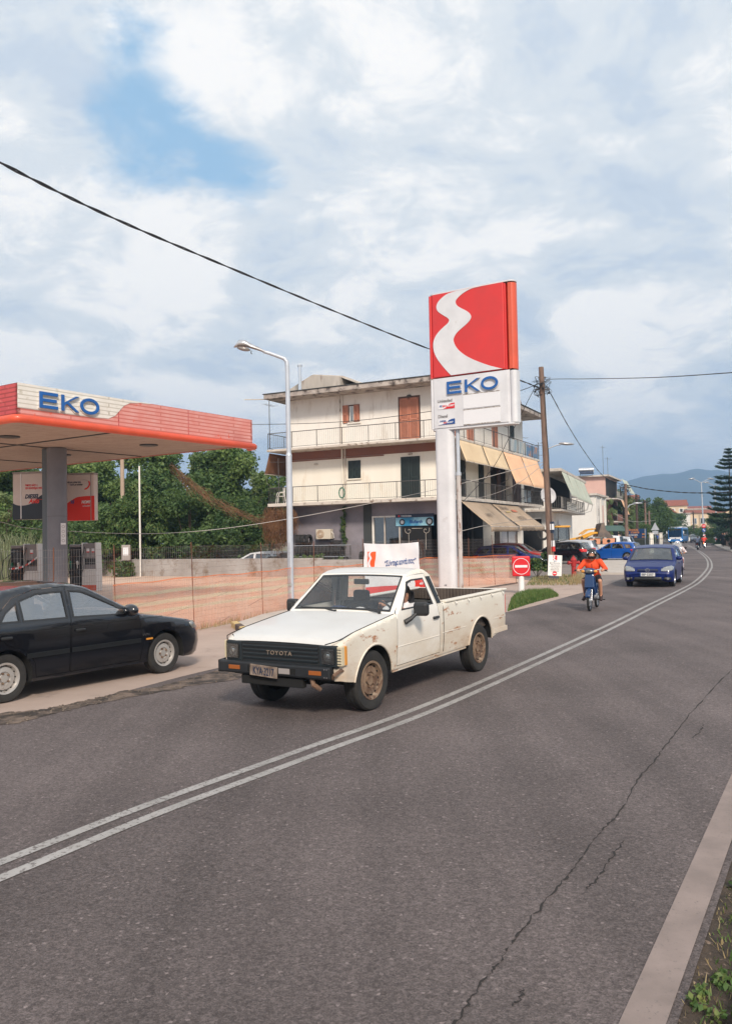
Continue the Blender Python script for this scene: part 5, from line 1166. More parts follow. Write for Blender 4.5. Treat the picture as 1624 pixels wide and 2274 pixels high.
n2 = part('shop_notice', t2, 'cloth_white', fR, 5.0, 6.4, 1.8, 3.1, .05, .09); text('lettering', 'ΠΩΛΕΙΤΑΙ', .26, MATS['letter_grey'], n2, fR(5.05, 2.6, .10), facing((1, 0, 0)), .003, .95, 0, .03); text('lettering', 'ΓΝΗΣΙΑ', .26, MATS['letter_grey'], n2, fR(5.1, 2.2, .10), facing((1, 0, 0)), .003, .95, 0, .03)
pd = DP(1213, 1101, 60); t = thing('satellite_dish', 'large pale satellite dish behind the wooden utility pole', 'satellite dish', pd); b = MB(); b.lathe([(.62, .20), (.5, .12), (.3, .04), (.001, 0)], (0, 0, 0), (.3, -1, .2), 26); b.build('reflector', t, MATS['dish_grey'], smooth=60, solid=.012); b = MB(); b.tube([(0, 0.02, 0), (.05, .5, -.3), (.05, 2.2, -.3)], .03, 6); b.build('bracket', t, MATS['iron'])
for i, (x, y, h) in enumerate(((1.2, 2.0, 3.0), (3.8, 1.2, 2.6), (5.6, 1.0, 3.0), (6.4, 2.2, 1.8), (8.2, 1.5, 2.2))):
    p = Vector((o2.x, o2.y, 6.95)) + azd(az2) * x + azd(az2 - 90) * y; antenna(p, h, ['leftmost aerial on the roof with green awnings, with a cross tube', 'second aerial from the left on the roof with green awnings', 'tallest aerial in the middle of the roof with green awnings', 'short aerial just right of the tallest one on the green-awning roof', 'rightmost aerial on the roof with green awnings'][i], (3, 4, 5, 6, 3)[i], 'roof aerials', 20 + 35 * i)
b = MB(); 
for x in (0, 2.2): b.cyl((x, 0, 6.97), (x, 0, 8.3), .03, n=6)
railing(t2, [(-1, 9, 6.97), (-1, 4.5, 6.97)], 1.3, .5, 'iron', 'iron', 'roof_railing')
# white low house and pink block behind it
o3 = DP(1321, 1180, 95)
t3, fL, fR = block('white_house', 'plain white two storey house with a stepped cornice behind the yellow digger', (o3.x, o3.y, 0), 24, 9.2, 9, 6.4, 'wall_pale', [('R', 2.0, 3.2, .3, 5.6, 'wall_white'), ('R', 2.2, 3.0, 1.0, 5.2, 'shutter_brown'), ('R', 4.8, 6.4, .2, 5.4, 'wall_pink')], over=.28)
for u in (.1, 4.0, 7.4): part('pilaster', t3, 'wall_pale', fR, u, u + .7, 0, 6.35, .0, .12)
o4 = DP(1345, 1180, 112)
t4, fL, fR = block('apartment_building', 'pink three storey block with balconies on its right side and orange awnings', (o4.x, o4.y, 0), 24, 6.6, 12, 9.7, 'wall_pink', [('R', .5, 11.5, 7.0, 9.5, 'interior_shade'), ('R', .5, 11.5, 3.9, 6.5, 'band_brown'), ('R', .5, 11.5, .2, 3.3, 'interior_shade')], [(6.6, 0, 0, 0, 11.5, 1.5), (3.5, 0, 0, 0, 11.5, 1.5)], over=.6)
f4 = Facade((0, -1.5, 0), (1, 0, 0), (0, -1, 0)); awning(t4, f4, 4.0, 11.0, 6.6, 4.6, .8, 'awning_orange'); awning(t4, f4, 5.0, 11.5, 9.6, 7.5, 1.2, 'awning_green')
part('lean_prop', t4, 'band_brown', f4, 7.0, 9, 2.6, 3.0, 0, .1); part('solid_screen', t4, 'band_brown', f4, .2, 5.5, 3.7, 4.55, .02, .05)
p = DP(1338, 1045, 110); 
t = thing('solar_water_tank', 'silver solar water tank on the pink block roof', 'water tank', (DP(1300, 1052, 113).x, 113, 9.95), R(-10)); b = MB(); b.cyl((-1.0, 0, .75), (1.0, 0, .75), .32, n=16); b.build('tank', t, MATS['chrome'], smooth=50); b = MB(); b.box((0, -.5, .4), (1.8, 1.2, .05), (R(30), 0, 0)); b.build('panel', t, MATS['navy'])
for x in (-.8, .8): b = MB(); b.cyl((x, 0, 0), (x, 0, .5), .03, n=6); b.build('leg', t, MATS['iron'])
for i, (xx, h) in enumerate(((1338, 4.2), (1348, 2.6))): p = DP(xx, 1050, 114); antenna(Vector((p.x, p.y, 9.9)), h, ['tall thin mast aerial on the pink block roof', 'shorter aerial right of the tall mast on the pink block roof'][i], 3, 'roof aerials')
# buildings at the far end of the street
def far(name, label, x, Y, az, wL, dR, h, wall, wins, roof=None, slabs=(), over=.3):
    p = DP(x, 1180, Y); return block(name, label, (p.x, p.y, 0), az, wL, dR, h, wall, wins, slabs, roof, over=over)
W4 = [('L', .7 + 1.9 * i, 1.8 + 1.9 * i, 4.0, 5.5, 'win') for i in range(4)] + [('L', .7 + 1.9 * i, 1.9 + 1.9 * i, .9, 2.4, 'interior_shade') for i in range(4)]
far('tan_building', 'wide tan two storey building with white framed windows at the end of the street', 1608, 205, 14, 8.4, 9, 6.7, 'wall_tan', W4, ('gy', .9))
far('white_shopfront', 'white building with a balcony left of the tan building', 1532, 190, 14, 3.6, 7, 6.2, 'wall_pale', [('L', .5, 1.4, .2, 2.8, 'window_glass'), ('L', 2.0, 3.0, 3.4, 5.6, 'ad_blue'), ('L', 2.0, 2.9, .2, 2.8, 'shutter_white')], None, [(3.0, 0, 3.4, 0, 3, 1.0)])
far('white_house', 'small white house with a pale blue door beyond the bus', 1508, 176, 14, 2.8, 6, 4.4, 'wall_pale', [('L', .4, 1.1, .2, 2.6, 'ad_blue'), ('L', 1.5, 2.3, .8, 2.4, 'shutter_white')], None)
far('red_roofed_house', 'orange walled house under a hipped red tile roof above the bus', 1508, 215, 14, 5.6, 8, 6.4, 'wall_tan', [('L', 1, 2.2, 3.4, 5.4, 'shutter_brown'), ('L', 3.2, 4.4, 3.4, 5.4, 'shutter_brown')], ('hip', 2.0))
far('long_hotel', 'long cream building under a red tile roof with white gable, highest behind the trees', 1526, 262, 14, 8.6, 8, 10.4, 'wall_tan', [('L', 1.0 + 2.6 * i, 2.6 + 2.6 * i, 8.2, 9.6, 'wall_pale') for i in range(3)] + [('L', 1.4 + 2.6 * i, 2.2 + 2.6 * i, 8.4, 9.4, 'interior_shade') for i in range(3)], ('gy', 2.0))
far('flat_roofed_house', 'pale flat roofed block with roof tanks behind the tan building', 1590, 240, 14, 7.6, 8, 8.6, 'wall_pale', [('L', 1 + 2.2 * i, 1.9 + 2.2 * i, 6.2, 7.4, 'interior_shade') for i in range(3)], None)
far('beige_block', 'beige flat roofed block at the far right behind the fir tree', 1650, 250, 14, 8, 8, 8.6, 'wall_tan', [('L', 1.5, 2.6, 5.6, 7.2, 'win'), ('L', 4.5, 5.6, 5.6, 7.2, 'win')], None)
far('small_tiled_house', 'little house with a low red roof peeping over the trees by the utility poles', 1416, 150, 16, 4.5, 6, 7.4, 'wall_pink', [('L', 1, 2, 5.4, 6.6, 'win')], ('gy', 1.6))
# house scatter on the plain before the mountain
rs_ = random.Random(12)
for k in range(16):
    x = 1425 + k * 12 + rs_.uniform(-4, 4); Y = rs_.uniform(420, 700); p = DP(x, 1180, Y)
    block('distant_house', ['far off pale house at the mountain foot', 'far off cream house at the mountain foot'][k % 2], (p.x, p.y, 0), rs_.uniform(5, 30), rs_.uniform(8, 13), rs_.uniform(7, 10), rs_.uniform(7, 16), ['wall_pale', 'wall_tan', 'wall_white'][k % 3], (), (), ('gy', 2.2) if k % 2 else None, group='distant houses at the mountain foot')
# ================================================================ trees, plants, poles and wires
leafmat('leaf_dark', (.032, .075, .024), (.095, .15, .045)); leafmat('leaf_mid', (.06, .12, .034), (.15, .21, .06)); leafmat('leaf_light', (.11, .17, .06), (.19, .24, .10))
leafmat('leaf_fir', (.012, .035, .022), (.03, .06, .03)); leafmat('leaf_vine', (.035, .09, .026), (.085, .15, .045), (.26, .28, .09)); leafmat('grass_green', (.06, .13, .03), (.12, .19, .05), (.25, .26, .10), 3)
leafmat('grass_dry', (.32, .24, .12), (.42, .34, .19), (.5, .42, .25), 3); leafmat('vine_dry', (.13, .06, .03), (.24, .12, .06), (.34, .19, .10), 2); leafmat('reed', (.16, .20, .10), (.26, .29, .17), (.35, .37, .24), 2)
mat('bark', (.12, .085, .06), .95, c2=(.07, .05, .04), scale=8, bump=.6); mat('pole_wood', (.23, .15, .115), .85, c2=(.14, .095, .075), scale=6, lo=.4, hi=.6, vec=(6, 6, .35), dirt=(.06, .045, .04), dscale=4, dlo=.6, dhi=.7, bump=.5)
mat('pole_dark', (.05, .035, .03), .9, c2=(.08, .05, .04), scale=6, vec=(5, 5, .5)); mat('cable', (.02, .02, .022), .6); mat('cable_pale', (.42, .40, .38), .6)
def leaves(centres, radii, n, size, rs, up=.25, squash=.8, aspect=.6, droop=0.0, shell=.55):
    """n small quads spread through a set of clumps, as numpy arrays"""
    C = np.array(centres); Rr = np.array(radii); w = Rr ** 2; k = rs.choice(len(C), n, p=w / w.sum())
    d = rs.normal(size=(n, 3)); d /= np.linalg.norm(d, axis=1)[:, None]; r = Rr[k] * (shell + (1 - shell) * rs.rand(n)) * (1 + .25 * rs.rand(n) * (rs.rand(n) > .8))
    p = C[k] + d * r[:, None] * np.array([1, 1, squash])
    nn = d * .6 + rs.normal(size=(n, 3)) * .6 + np.array([0, 0, up]); nn /= np.linalg.norm(nn, axis=1)[:, None]
    a = np.cross(nn, rs.normal(size=(n, 3))); a /= np.linalg.norm(a, axis=1)[:, None]; b_ = np.cross(nn, a); a[:, 2] -= droop
    s = size * (.6 + .8 * rs.rand(n))[:, None]; a *= s; b_ *= s * aspect
    V = np.stack([p - a, p + b_ * .9, p + a, p - b_ * .9], 1).reshape(-1, 3); return V
def quads(name, V, m, parent=None):
    n = len(V) // 4; me = bpy.data.meshes.new(name); me.vertices.add(len(V)); me.vertices.foreach_set('co', V.astype(np.float32).ravel())
    me.loops.add(n * 4); me.loops.foreach_set('vertex_index', np.arange(n * 4, dtype=np.int32)); me.polygons.add(n)
    me.polygons.foreach_set('loop_start', np.arange(0, n * 4, 4, dtype=np.int32)); me.update(); me.materials.append(m)
    o = bpy.data.objects.new(name, me); COL.objects.link(o); o.parent = parent; return o
def make_tree(label, h, rx, m, n, size, seed, trunk_h=None, clumps=26, low=.28, squash=.8, cat='tree', name='tree', cone=0.0, twist=1.0, bark='bark', shell=.5, csz=.34):
    rs = np.random.RandomState(seed); t = thing(name, label, cat, (0, 0, 0)); th = trunk_h or h * .45; C = []; Rr = []
    for i in range(clumps):
        z = low + (1 - low) * rs.rand() ** .8; prof = math.sin(math.pi * min(1, (z - low * .6) / (1.05 - low * .6))) ** .6 if not cone else (1.05 - z) ** cone
        a = rs.rand() * 6.283; q = rs.rand() ** .45 * prof * rx; rad = csz * rx * (.55 + .75 * rs.rand()) * (.65 + .35 * prof)
        C.append((math.cos(a) * q, math.sin(a) * q, z * h - rad * .5)); Rr.append(rad)
    b = MB(); b.tube([(0, 0, -.1), (.03 * h * twist * rs.randn() * .3, 0, th * .5), (.02 * h * rs.randn() * .4, .02 * h * rs.randn() * .4, th), (0, 0, h * .8)], [.035 * h ** .9, .03 * h ** .9, .022 * h ** .9, .01 * h ** .9], 8)
    for i in range(0, clumps, 2):
        c = Vector(C[i]); s_ = Vector((0, 0, min(th, c.z * .8) * (.6 + .4 * rs.rand()))); mid = (s_ + c) / 2 + Vector((0, 0, -.15)); b.tube([s_, mid, c], [.012 * h ** .9, .007 * h ** .9, .003 * h ** .9], 5)
    b.build('trunk', t, MATS[bark], smooth=60)
    quads('crown', leaves(C, Rr, n, size, rs, squash=squash, shell=shell), MATS[m], t); return t
TR = {'a': make_tree('x', 8.6, 3.3, 'leaf_mid', 15000, .13, 1), 'b': make_tree('x', 8.0, 3.8, 'leaf_dark', 15000, .13, 2, clumps=34), 'c': make_tree('x', 8.8, 2.3, 'leaf_light', 11000, .12, 3, low=.2),
      'd': make_tree('x', 6.2, 3.6, 'leaf_dark', 13000, .12, 5, clumps=34, low=.05, trunk_h=1.5)}
used = set()
def tree(kind, x, Y, top, label, rz=0.0, group=None, wide=1.0, px=None):
    """put a tree so its foot is at image column x, distance Y and height 'top' metres"""
    src = TR[kind]; p = DP(x, 1190, Y); h0 = {'a': 8.6, 'b': 8.0, 'c': 8.8, 'd': 6.2}[kind]; s = top / h0
    o = src if kind not in used else dup(src); used.add(kind); o.location = (p.x, p.y, 0); o.rotation_euler = (0, 0, rz); o.scale = (s * wide, s * wide, s); o['label'] = label
    if group: o['group'] = group
    return o
g = 'trees behind the station wall'
for i, (k, x, Y, top, w_, lb_) in enumerate((
    ('a', -60, 56, 8.6, 1.1, 'tree half cut off by the left edge, under the canopy'), ('b', 40, 60, 8.4, 1.2, 'dark tree seen under the canopy behind the navy fuel board'), ('c', 20, 51, 5.2, 1.0, 'pale low tree left of the canopy column behind the first pump'),
    ('b', 130, 64, 8.8, 1.2, 'dark tree directly behind the canopy column'), ('a', 190, 58, 8.3, 1.1, 'tree behind the red fuel board'), ('b', 262, 66, 8.9, 1.1, 'dark tree behind the white post under the canopy edge'),
    ('a', 345, 62, 9.0, 1.1, 'tall mid green tree right of the vine-covered pole'), ('b', 425, 60, 8.4, 1.1, 'dark broad tree below the canopy corner'), ('c', 470, 66, 9.3, 1.0, 'light green tree behind the canopy corner'),
    ('a', 524, 60, 8.9, 1.0, 'tallest pointed tree between the canopy corner and the lamp'), ('c', 566, 68, 7.8, 1.0, 'light green tree sloping towards the cream building'), ('b', 600, 66, 6.6, 1.1, 'low dark tree just left of the cream building'),
    ('d', 500, 52.5, 4.9, 1.0, 'dense dark bush above the white pickup behind the wall'), ('d', 420, 51.5, 5.2, 1.0, 'dense dark bush right of the vine-covered pole'), ('d', 228, 51, 4.4, 1.0, 'dark bush behind the wall right of the second pump'),
    ('d', 120, 52, 4.8, 1.0, 'dark bush behind the canopy column'), ('c', 655, 78, 8.0, 1.1, 'tree seen through the gap left of the cream building'), ('d', 565, 53.5, 3.8, .9, 'lowest dark bush at the corner of the lilac wall'))): tree(k, x, Y, top, lb_, i * 1.3, g, w_)
g = 'street trees beyond the parked cars'
for i, (k, x, Y, top, w_, lb_) in enumerate((
    ('a', 1366, 125, 8.4, .9, 'green tree right of the pink block'), ('c', 1385, 118, 7.6, .9, 'light green tree behind the first distant utility pole'), ('b', 1408, 128, 7.2, .9, 'dark tree behind the blue signboard'),
    ('b', 1446, 134, 7.6, .95, 'largest round dark tree above the street'), ('b', 1464, 172, 8.0, 1.0, 'round dark tree left of the bus'), ('d', 1498, 178, 6.2, 1.1, 'dark tree above the bus'), ('d', 1427, 108, 3.2, .8, 'clipped green bush beside the gate pillar'),
    ('d', 1436, 138, 2.9, .9, 'low green bush behind the person in blue'), ('d', 1585, 152, 4.6, 1.2, 'dark tree left of the fir at the street corner'), ('d', 1606, 135, 5.0, 1.2, 'dark tree beneath the fir'), ('d', 1560, 165, 2.9, 1.3, 'low hedge tree behind the round signs'), ('c', 1352, 106, 6.4, .6, 'thin pale tree beside the orange awning'))): tree(k, x, Y, top, lb_, i * .9 + .4, g, w_)
# vine-covered pole in front of the trees
vb = DP(312, 1190, 50); t = thing('climbing_vine', 'great mound of climbing vine swallowing a thin white pole behind the wall', 'climbing plant', (vb.x, vb.y, 0)); rs = np.random.RandomState(8); C = []; Rr = []
for i in range(60): a = rs.rand() * 6.283; z = rs.rand() ** .9; q = (1 - z) ** .75 * 3.3 * rs.rand() ** .4; C.append((math.cos(a) * q, math.sin(a) * q * .6, z * 5.4)); Rr.append(.4 + .35 * rs.rand())
b = MB(); b.cyl((0, 0, 0), (0, 0, 4.5), .07, n=8); b.build('stem', t, MATS['bark']); quads('foliage', leaves(C, Rr, 17000, .11, rs, droop=.5), MATS['leaf_vine'], t)
t = thing('thin_pole', 'thin white metal pole rising out of the climbing vine', 'pole', DP(311, 1180, 48.2)); t.location.z = 0; b = MB(); b.cyl((0, 0, 0), (0, 0, 6.4), .05, n=8); b.build('shaft', t, MATS['wall_pale'], smooth=60)
b = MB(); b.b2((-1.05, -.12, .95), (-.55, .1, 1.85)); mb_ = b.build('meter_box', t, MATS['pump_grey'], bevel=.03); b = MB(); b.b2((-.95, -.13, 1.25), (-.65, -.12, 1.7)); b.build('window', mb_, MATS['panel_white'])
t = thing('wooden_pole', 'pale wooden pole cut off by the canopy edge', 'pole', DP(273, 1180, 56)); t.location.z = 0; b = MB(); b.cyl((0, 0, 0), (0, 0, 9), .16, .13, 10); b.build('shaft', t, MATS['pole_wood'], smooth=60); t.children[0].data.materials[0] = mat('pole_pale', (.45, .34, .26), .85, c2=(.36, .27, .2), scale=5, vec=(4, 4, .4))
# reeds at the left
t = thing('reeds', 'feathery pale reeds at the far left behind the pump', 'reeds', DP(20, 1190, 47.5)); t.location.z = 0; b = MB(); rr = random.Random(4)
for i in range(600):
    x, y = rr.gauss(0, 1.5), rr.gauss(0, .8); h = rr.uniform(1.4, 2.9); a = rr.uniform(0, 6.28); l = rr.uniform(.3, 1.1); w_ = .03
    p0, p1, p2 = Vector((x, y, 0)), Vector((x + math.cos(a) * l * .3, y + math.sin(a) * l * .3, h * .75)), Vector((x + math.cos(a) * l, y + math.sin(a) * l, h)); s_ = Vector((-math.sin(a), math.cos(a), 0)) * w_
    b.add([p0 - s_, p0 + s_, p1 + s_, p1 - s_, p2], [(0, 1, 2, 3), (3, 2, 4)])
b.build('blades', t, MATS['reed'])
# dead vine: a rope of it falling from the trees and a curtain on the wall corner
t = thing('dead_vine', 'rust brown dead vine sagging along a cable and over the lilac wall corner', 'climbing plant', (0, 0, 0)); b = MB(); rr = random.Random(6)
P = [DP(x, y, Y) for x, y, Y in ((372, 1030, 47.5), (410, 1062, 47.8), (455, 1096, 48), (500, 1122, 48.3), (545, 1143, 48.5), (585, 1155, 48.6), (640, 1168, 48.2))]
for k in range(240):
    s = rr.uniform(0, 5.2); i = int(s); f_ = s - i; p = P[i].lerp(P[i + 1], f_); pts = [p + Vector((rr.gauss(0, .09), rr.gauss(0, .1), rr.gauss(0, .09)))]
    for _ in range(4): pts.append(pts[-1] + (P[i + 1] - P[i]).normalized() * .22 + Vector((rr.gauss(0, .07), rr.gauss(0, .07), rr.gauss(-.05, .09))))
    b.tube(pts, .008, 3, caps=False)
b.build('sagging_strand', t, MATS['vine_dry']); b = MB()
for k in range(520):
    x = rr.uniform(588, 660); d_ = 1 - abs(x - 618) / 60; top = DP(x, 1136 + rr.uniform(-12, 10) + max(0, x - 640) * .4, 47.9 - (x - 600) * .012); pts = [top + Vector((0, rr.uniform(-.3, .1), 0))]
    n_l = int(3 + 9 * max(.1, d_) * rr.random() + (4 if x < 640 else 0))
    for _ in range(n_l): pts.append(pts[-1] + Vector((rr.gauss(0, .06), rr.gauss(0, .04), -.16 + rr.gauss(0, .07))))
    pts = [p for p in pts if p.z > .2]
    if len(pts) > 1: b.tube(pts, .008, 3, caps=False)
b.build('hanging_curtain', t, MATS['vine_dry'])
# climber on the downpipe
t = thing('ivy', 'green climber running up the pipe on the lilac wall', 'climbing plant', b1w(1.05, 7.05, 0)); rs = np.random.RandomState(3); C = [(rs.randn() * .04, rs.randn() * .06, .9 + 2.8 * i / 30) for i in range(31)]; Rr = [.06 + .09 * rs.rand() for _ in C]; quads('foliage', leaves(C, Rr, 900, .055, rs), MATS['leaf_vine'], t); b = MB(); b.tube([(0, 0, .2), (.03, .02, 1.8), (0, 0, 3.7)], .012, 5); b.build('stem', t, MATS['bark'])
# bushes
def bush(name, label, loc, r, h, m, n, size, seed, cat='bush', group=None):
    rs = np.random.RandomState(seed); t = thing(name, label, cat, loc, 0, group); C = []; Rr = []
    for i in range(16): a = rs.rand() * 6.283; q = rs.rand() ** .5 * r * .8; C.append((math.cos(a) * q, math.sin(a) * q, h * (.25 + .6 * rs.rand()))); Rr.append(r * .32)
    b = MB()
    for c in C[::2]: b.tube([(0, 0, 0), (c[0] * .6, c[1] * .6, c[2] * .7), c], .012, 4)
    b.build('stem', t, MATS['bark']); quads('foliage', leaves(C, Rr, n, size, rs), MATS[m], t)
p = G(1191, 1282); bush('shrub', 'leafy green shrub between the no-entry sign and the danger board', (p.x, p.y, 0), .62, 1.25, 'leaf_vine', 1500, .07, 4)
for k, (x, Y, h) in enumerate(((672, 46, 1.35), (705, 46, 1.3), (742, 44.5, 1.1), (540, 47.2, 0.75), (447, 48, .6))): p = DP(x, 1200, Y); bush('weed_bush', ['weeds above the wall just right of the street lamp', 'weeds above the wall in front of the tyre rack', 'weeds above the wall at its step', 'low weeds at the foot of the wall under the white pickup', 'lowest weeds at the foot of the wall left of the white pickup'][k], (p.x, p.y, 0), .5, h, 'leaf_mid', 500, .06, 20 + k, group='weeds by the boundary wall')
# grass
def grass(name, label, pts, n, h, m, w_=.008, seed=1, spread=.05, lean=.35, cat='grass'):
    """blades scattered inside a polygon"""
    rr = random.Random(seed); a = np.array(pts)[:, :2]; lo, hi = a.min(0), a.max(0); P = []
    pl = [tuple(q) for q in a]
    while len(P) < n:
        c = np.column_stack([np.random.RandomState(seed + len(P)).uniform(lo[0], hi[0], 2000), np.random.RandomState(seed + 7 + len(P)).uniform(lo[1], hi[1], 2000)]); P += [tuple(q) for q in c[inpoly(c, pl)]]
        if not len(P): break
    b = MB(); D = polydist(np.array(P[:n]), pl)
    for (x, y), dd in zip(P[:n], D):
        hh = h * rr.uniform(.45, 1.1) * min(1, .35 + dd * 3.5); t = rr.uniform(0, 6.28); l = hh * lean * rr.random(); s_ = Vector((-math.sin(t), math.cos(t), 0)) * w_; q = Vector((x, y, 0)); tip = q + Vector((math.cos(t) * l, math.sin(t) * l, hh)); mid = q.lerp(tip, .55) + Vector((0, 0, hh * .08))
        b.add([q - s_, q + s_, mid + s_ * .7, mid - s_ * .7, tip], [(0, 1, 2, 3), (3, 2, 4)])
    o = b.build(name, mat=MATS[m]); tag(o, label, cat, kind='stuff'); return o
gp = [G(x, y) for x, y in ((1126, 1358), (1135, 1330), (1165, 1322), (1225, 1319), (1240, 1324), (1210, 1331), (1168, 1343), (1138, 1353))]
grass('grass', 'tall green grass strip at the kerb behind the pickup bed', gp, 8000, .27, 'grass_green', .008, 2)
gp = [G(x, y) for x, y in ((1165, 1300), (1180, 1282), (1225, 1277), (1290, 1278), (1300, 1290), (1250, 1300))]
grass('dry_grass', 'dry yellow grass around the hydrant', gp, 1500, .13, 'grass_dry', .012, 5, lean=.7); grass('grass', 'green weeds mixed into the dry grass', gp, 900, .12, 'grass_green', .012, 6, lean=.6)
gp = [G(x, y) for x, y in ((1262, 1300), (1266, 1282), (1300, 1280), (1306, 1297))]; grass('dry_grass', 'tall straw tuft right of the hydrant', gp, 500, .36, 'grass_dry', .012, 8, lean=.6)
fp = [off(s) for s in np.linspace(sat(430), sat(700), 30)]; P = [Vector((p.x, p.y)) for p in fp]
grass('dry_grass', 'thin dry weeds along the fence foot', [tuple(p) for p in offs(P, -.06)] + [tuple(p) for p in reversed(offs(P, .10))], 380, .34, 'grass_dry', .006, 3, lean=.5)
P = [p for p in EL[:20]]; grass('grass', 'green weeds in the verge at the lower right', [tuple(p) for p in offs(P, .14)] + [tuple(p) for p in reversed(offs(P, .36))], 800, .07, 'grass_green', .004, 9, lean=.9); grass('dry_grass', 'dead weeds in the verge at the lower right', [tuple(p) for p in offs(P, .12)] + [tuple(p) for p in reversed(offs(P, .36))], 900, .07, 'grass_dry', .003, 12, lean=1.2)
rs = np.random.RandomState(5); C = []; Rr = []
for i in range(26):
    q = EL[0].lerp(EL[19], rs.rand() ** .8); w_q = .17 + rs.rand() * .16; C.append((q.x + w_q * .88, q.y - w_q * .47, .02)); Rr.append(.03 + .04 * rs.rand())
tag(quads('ground_cover', leaves(C, Rr, 1500, .016, rs), MATS['leaf_vine']), 'low leafy weeds in the verge', kind='stuff')
P = LEs; k0 = [i for i, p in enumerate(LEs) if p.y > 24][0]
hp_ = [DP(x, 1190, Y) for x, Y in ((1562, 150), (1608, 138), (1612, 146), (1564, 160))]; grass('grass', 'long roadside grass on the far traffic island', [tuple(p)[:2] for p in hp_], 5000, 1.3, 'grass_green', .03, 11, lean=.4)
# ---------------------------------------------------------------- fir on the right
fb = DP(1622, 1190, 86); t = thing('norfolk_pine', 'tall tiered Norfolk pine cut off by the right edge', 'tree', (fb.x, fb.y, 0)); rs = np.random.RandomState(2); hF = 10.6
b = MB(); b.cyl((0, 0, 0), (0, 0, hF), .16, .02, 8); VV = []
for k, (zf, rad) in enumerate(((.985, .25), (.955, .35), (.915, .55), (.88, .9), (.845, 1.0), (.81, 1.25), (.71, 1.55), (.66, 1.6), (.605, 1.8), (.55, 2.05), (.50, 1.9), (.45, 2.2), (.40, 2.1), (.34, 2.35), (.28, 2.2))):
    z = zf * hF
    for j in range(6 if k < 4 else 8):
        a = j * 6.283 / (6 if k < 4 else 8) + k * .4 + rs.randn() * .1; L_ = rad * (.8 + .3 * rs.rand()); P0 = Vector((0, 0, z)); P1 = Vector((math.cos(a) * L_ * .6, math.sin(a) * L_ * .6, z - .04 * L_)); P2 = Vector((math.cos(a) * L_, math.sin(a) * L_, z + .10 * L_)); b.tube([P0, P1, P2], [.035, .022, .01], 4)
        m_ = int(90 * L_); tt_ = rs.rand(m_) ** .7; base = np.outer(1 - tt_, P0) + np.outer(tt_, P2); base[:, 2] -= .1 * np.sin(tt_ * 3.14) * L_
        lat = np.array([-math.sin(a), math.cos(a), 0]); o_ = rs.randn(m_) * .20 * (.3 + tt_ * .8); p = base + np.outer(o_, lat) + np.column_stack([rs.randn(m_) * .02, rs.randn(m_) * .02, rs.randn(m_) * .05 + .03])
        d = np.array([math.cos(a), math.sin(a), .25]) * .16; s_ = np.outer(np.ones(m_), d) + rs.randn(m_, 3) * .04; u = np.cross(s_, rs.randn(m_, 3)); u /= np.linalg.norm(u, axis=1)[:, None]; u *= .035
        VV.append(np.stack([p - s_, p + u, p + s_, p - u], 1).reshape(-1, 3))
b.build('trunk', t, MATS['bark'], smooth=60); quads('crown', np.vstack(VV), MATS['leaf_fir'], t)
rs = np.random.RandomState(9)
for k, (x, Y, h, lb_) in enumerate(((1642, 100, 5.6, 'dark conifer in front of the fir at the right edge'), (1612, 114, 4.8, 'dark conifer left of the fir trunk'), (1646, 84, 4.8, 'nearest dark conifer, mostly cut off by the right edge'), (1599, 124, 3.6, 'smallest dark conifer, farthest along the pavement'))):
    p = DP(x, 1190, Y); o = make_tree(lb_, h, 1.5, 'leaf_fir', 6500, .10, 40 + k, trunk_h=1.2, low=.05, cone=.6, name='conifer', csz=.4); o.location = (p.x, p.y, 0); o['group'] = 'dark conifers along the right pavement'
t = thing('board_fence', 'grey board fence under the conifers by the far right pavement', 'fence', (0, 0, 0)); p0, p1 = DP(1609, 1190, 110), DP(1645, 1190, 80); n = 16
for i in range(n): a = Vector((p0.x, p0.y, 0)).lerp(Vector((p1.x, p1.y, 0)), i / n); c = Vector((p0.x, p0.y, 0)).lerp(Vector((p1.x, p1.y, 0)), (i + .9) / n); b = MB(); d = c - a; b.box((a + c) / 2 + Vector((0, 0, .95)), (d.length, .05, 1.8 + .1 * (i % 3)), (0, 0, math.atan2(d.y, d.x))); b.build('board', t, MATS['pole_wood'])

# ---------------------------------------------------------------- poles and wires
def wire(label, pts, r=.012, m='cable', name='cable', cat='cable', group='overhead cables', twist=False):
    P = smooth3([DP(*p) for p in pts]); t = MB()
    if twist:
        for ph in (0, math.pi): t.tube([p + Vector((0, math.cos(i * .9 + ph) * r * .9, math.sin(i * .9 + ph) * r * .9)) for i, p in enumerate(P)], r * .8, 5)
    else: t.tube(P, r, 5)
    o = t.build(name, None, MATS[m], smooth=60); tag(o, label, cat, group); return o
def smooth3(P, n=14):
    Q = [P[0] * 2 - P[1]] + P + [P[-1] * 2 - P[-2]]; out = []
    for i in range(1, len(Q) - 2):
        for k in range(n):
            t = k / n; a, b, c, d = Q[i - 1], Q[i], Q[i + 1], Q[i + 2]; out.append(.5 * ((2 * b) + (c - a) * t + (2 * a - 5 * b + 4 * c - d) * t * t + (3 * b - a - 3 * c + d) * t ** 3))
    out.append(P[-1]); return out
PY = 38.0
pb = DP(1223, 1240, PY); pb.z = 0; ptp = DP(1200, 815, PY)
up_ = thing('utility_pole', 'tall weathered wooden utility pole with a street lamp and tangled cables, the nearest one', 'utility pole', pb)
b = MB(); b.cyl((0, 0, -.05), ptp - pb, .165, .115, 16); b.build('pole', up_, MATS['pole_wood'], smooth=60)
rel = lambda x, y, dy=0: DP(x, y, PY + dy) - pb
b = MB(); b.tube([rel(1214, 1002), rel(1214, 998), rel(1222, 993), rel(1235, 988), rel(1243, 987)], .028, 8); arm = b.build('lamp_arm', up_, MATS['galvanised'], smooth=60)
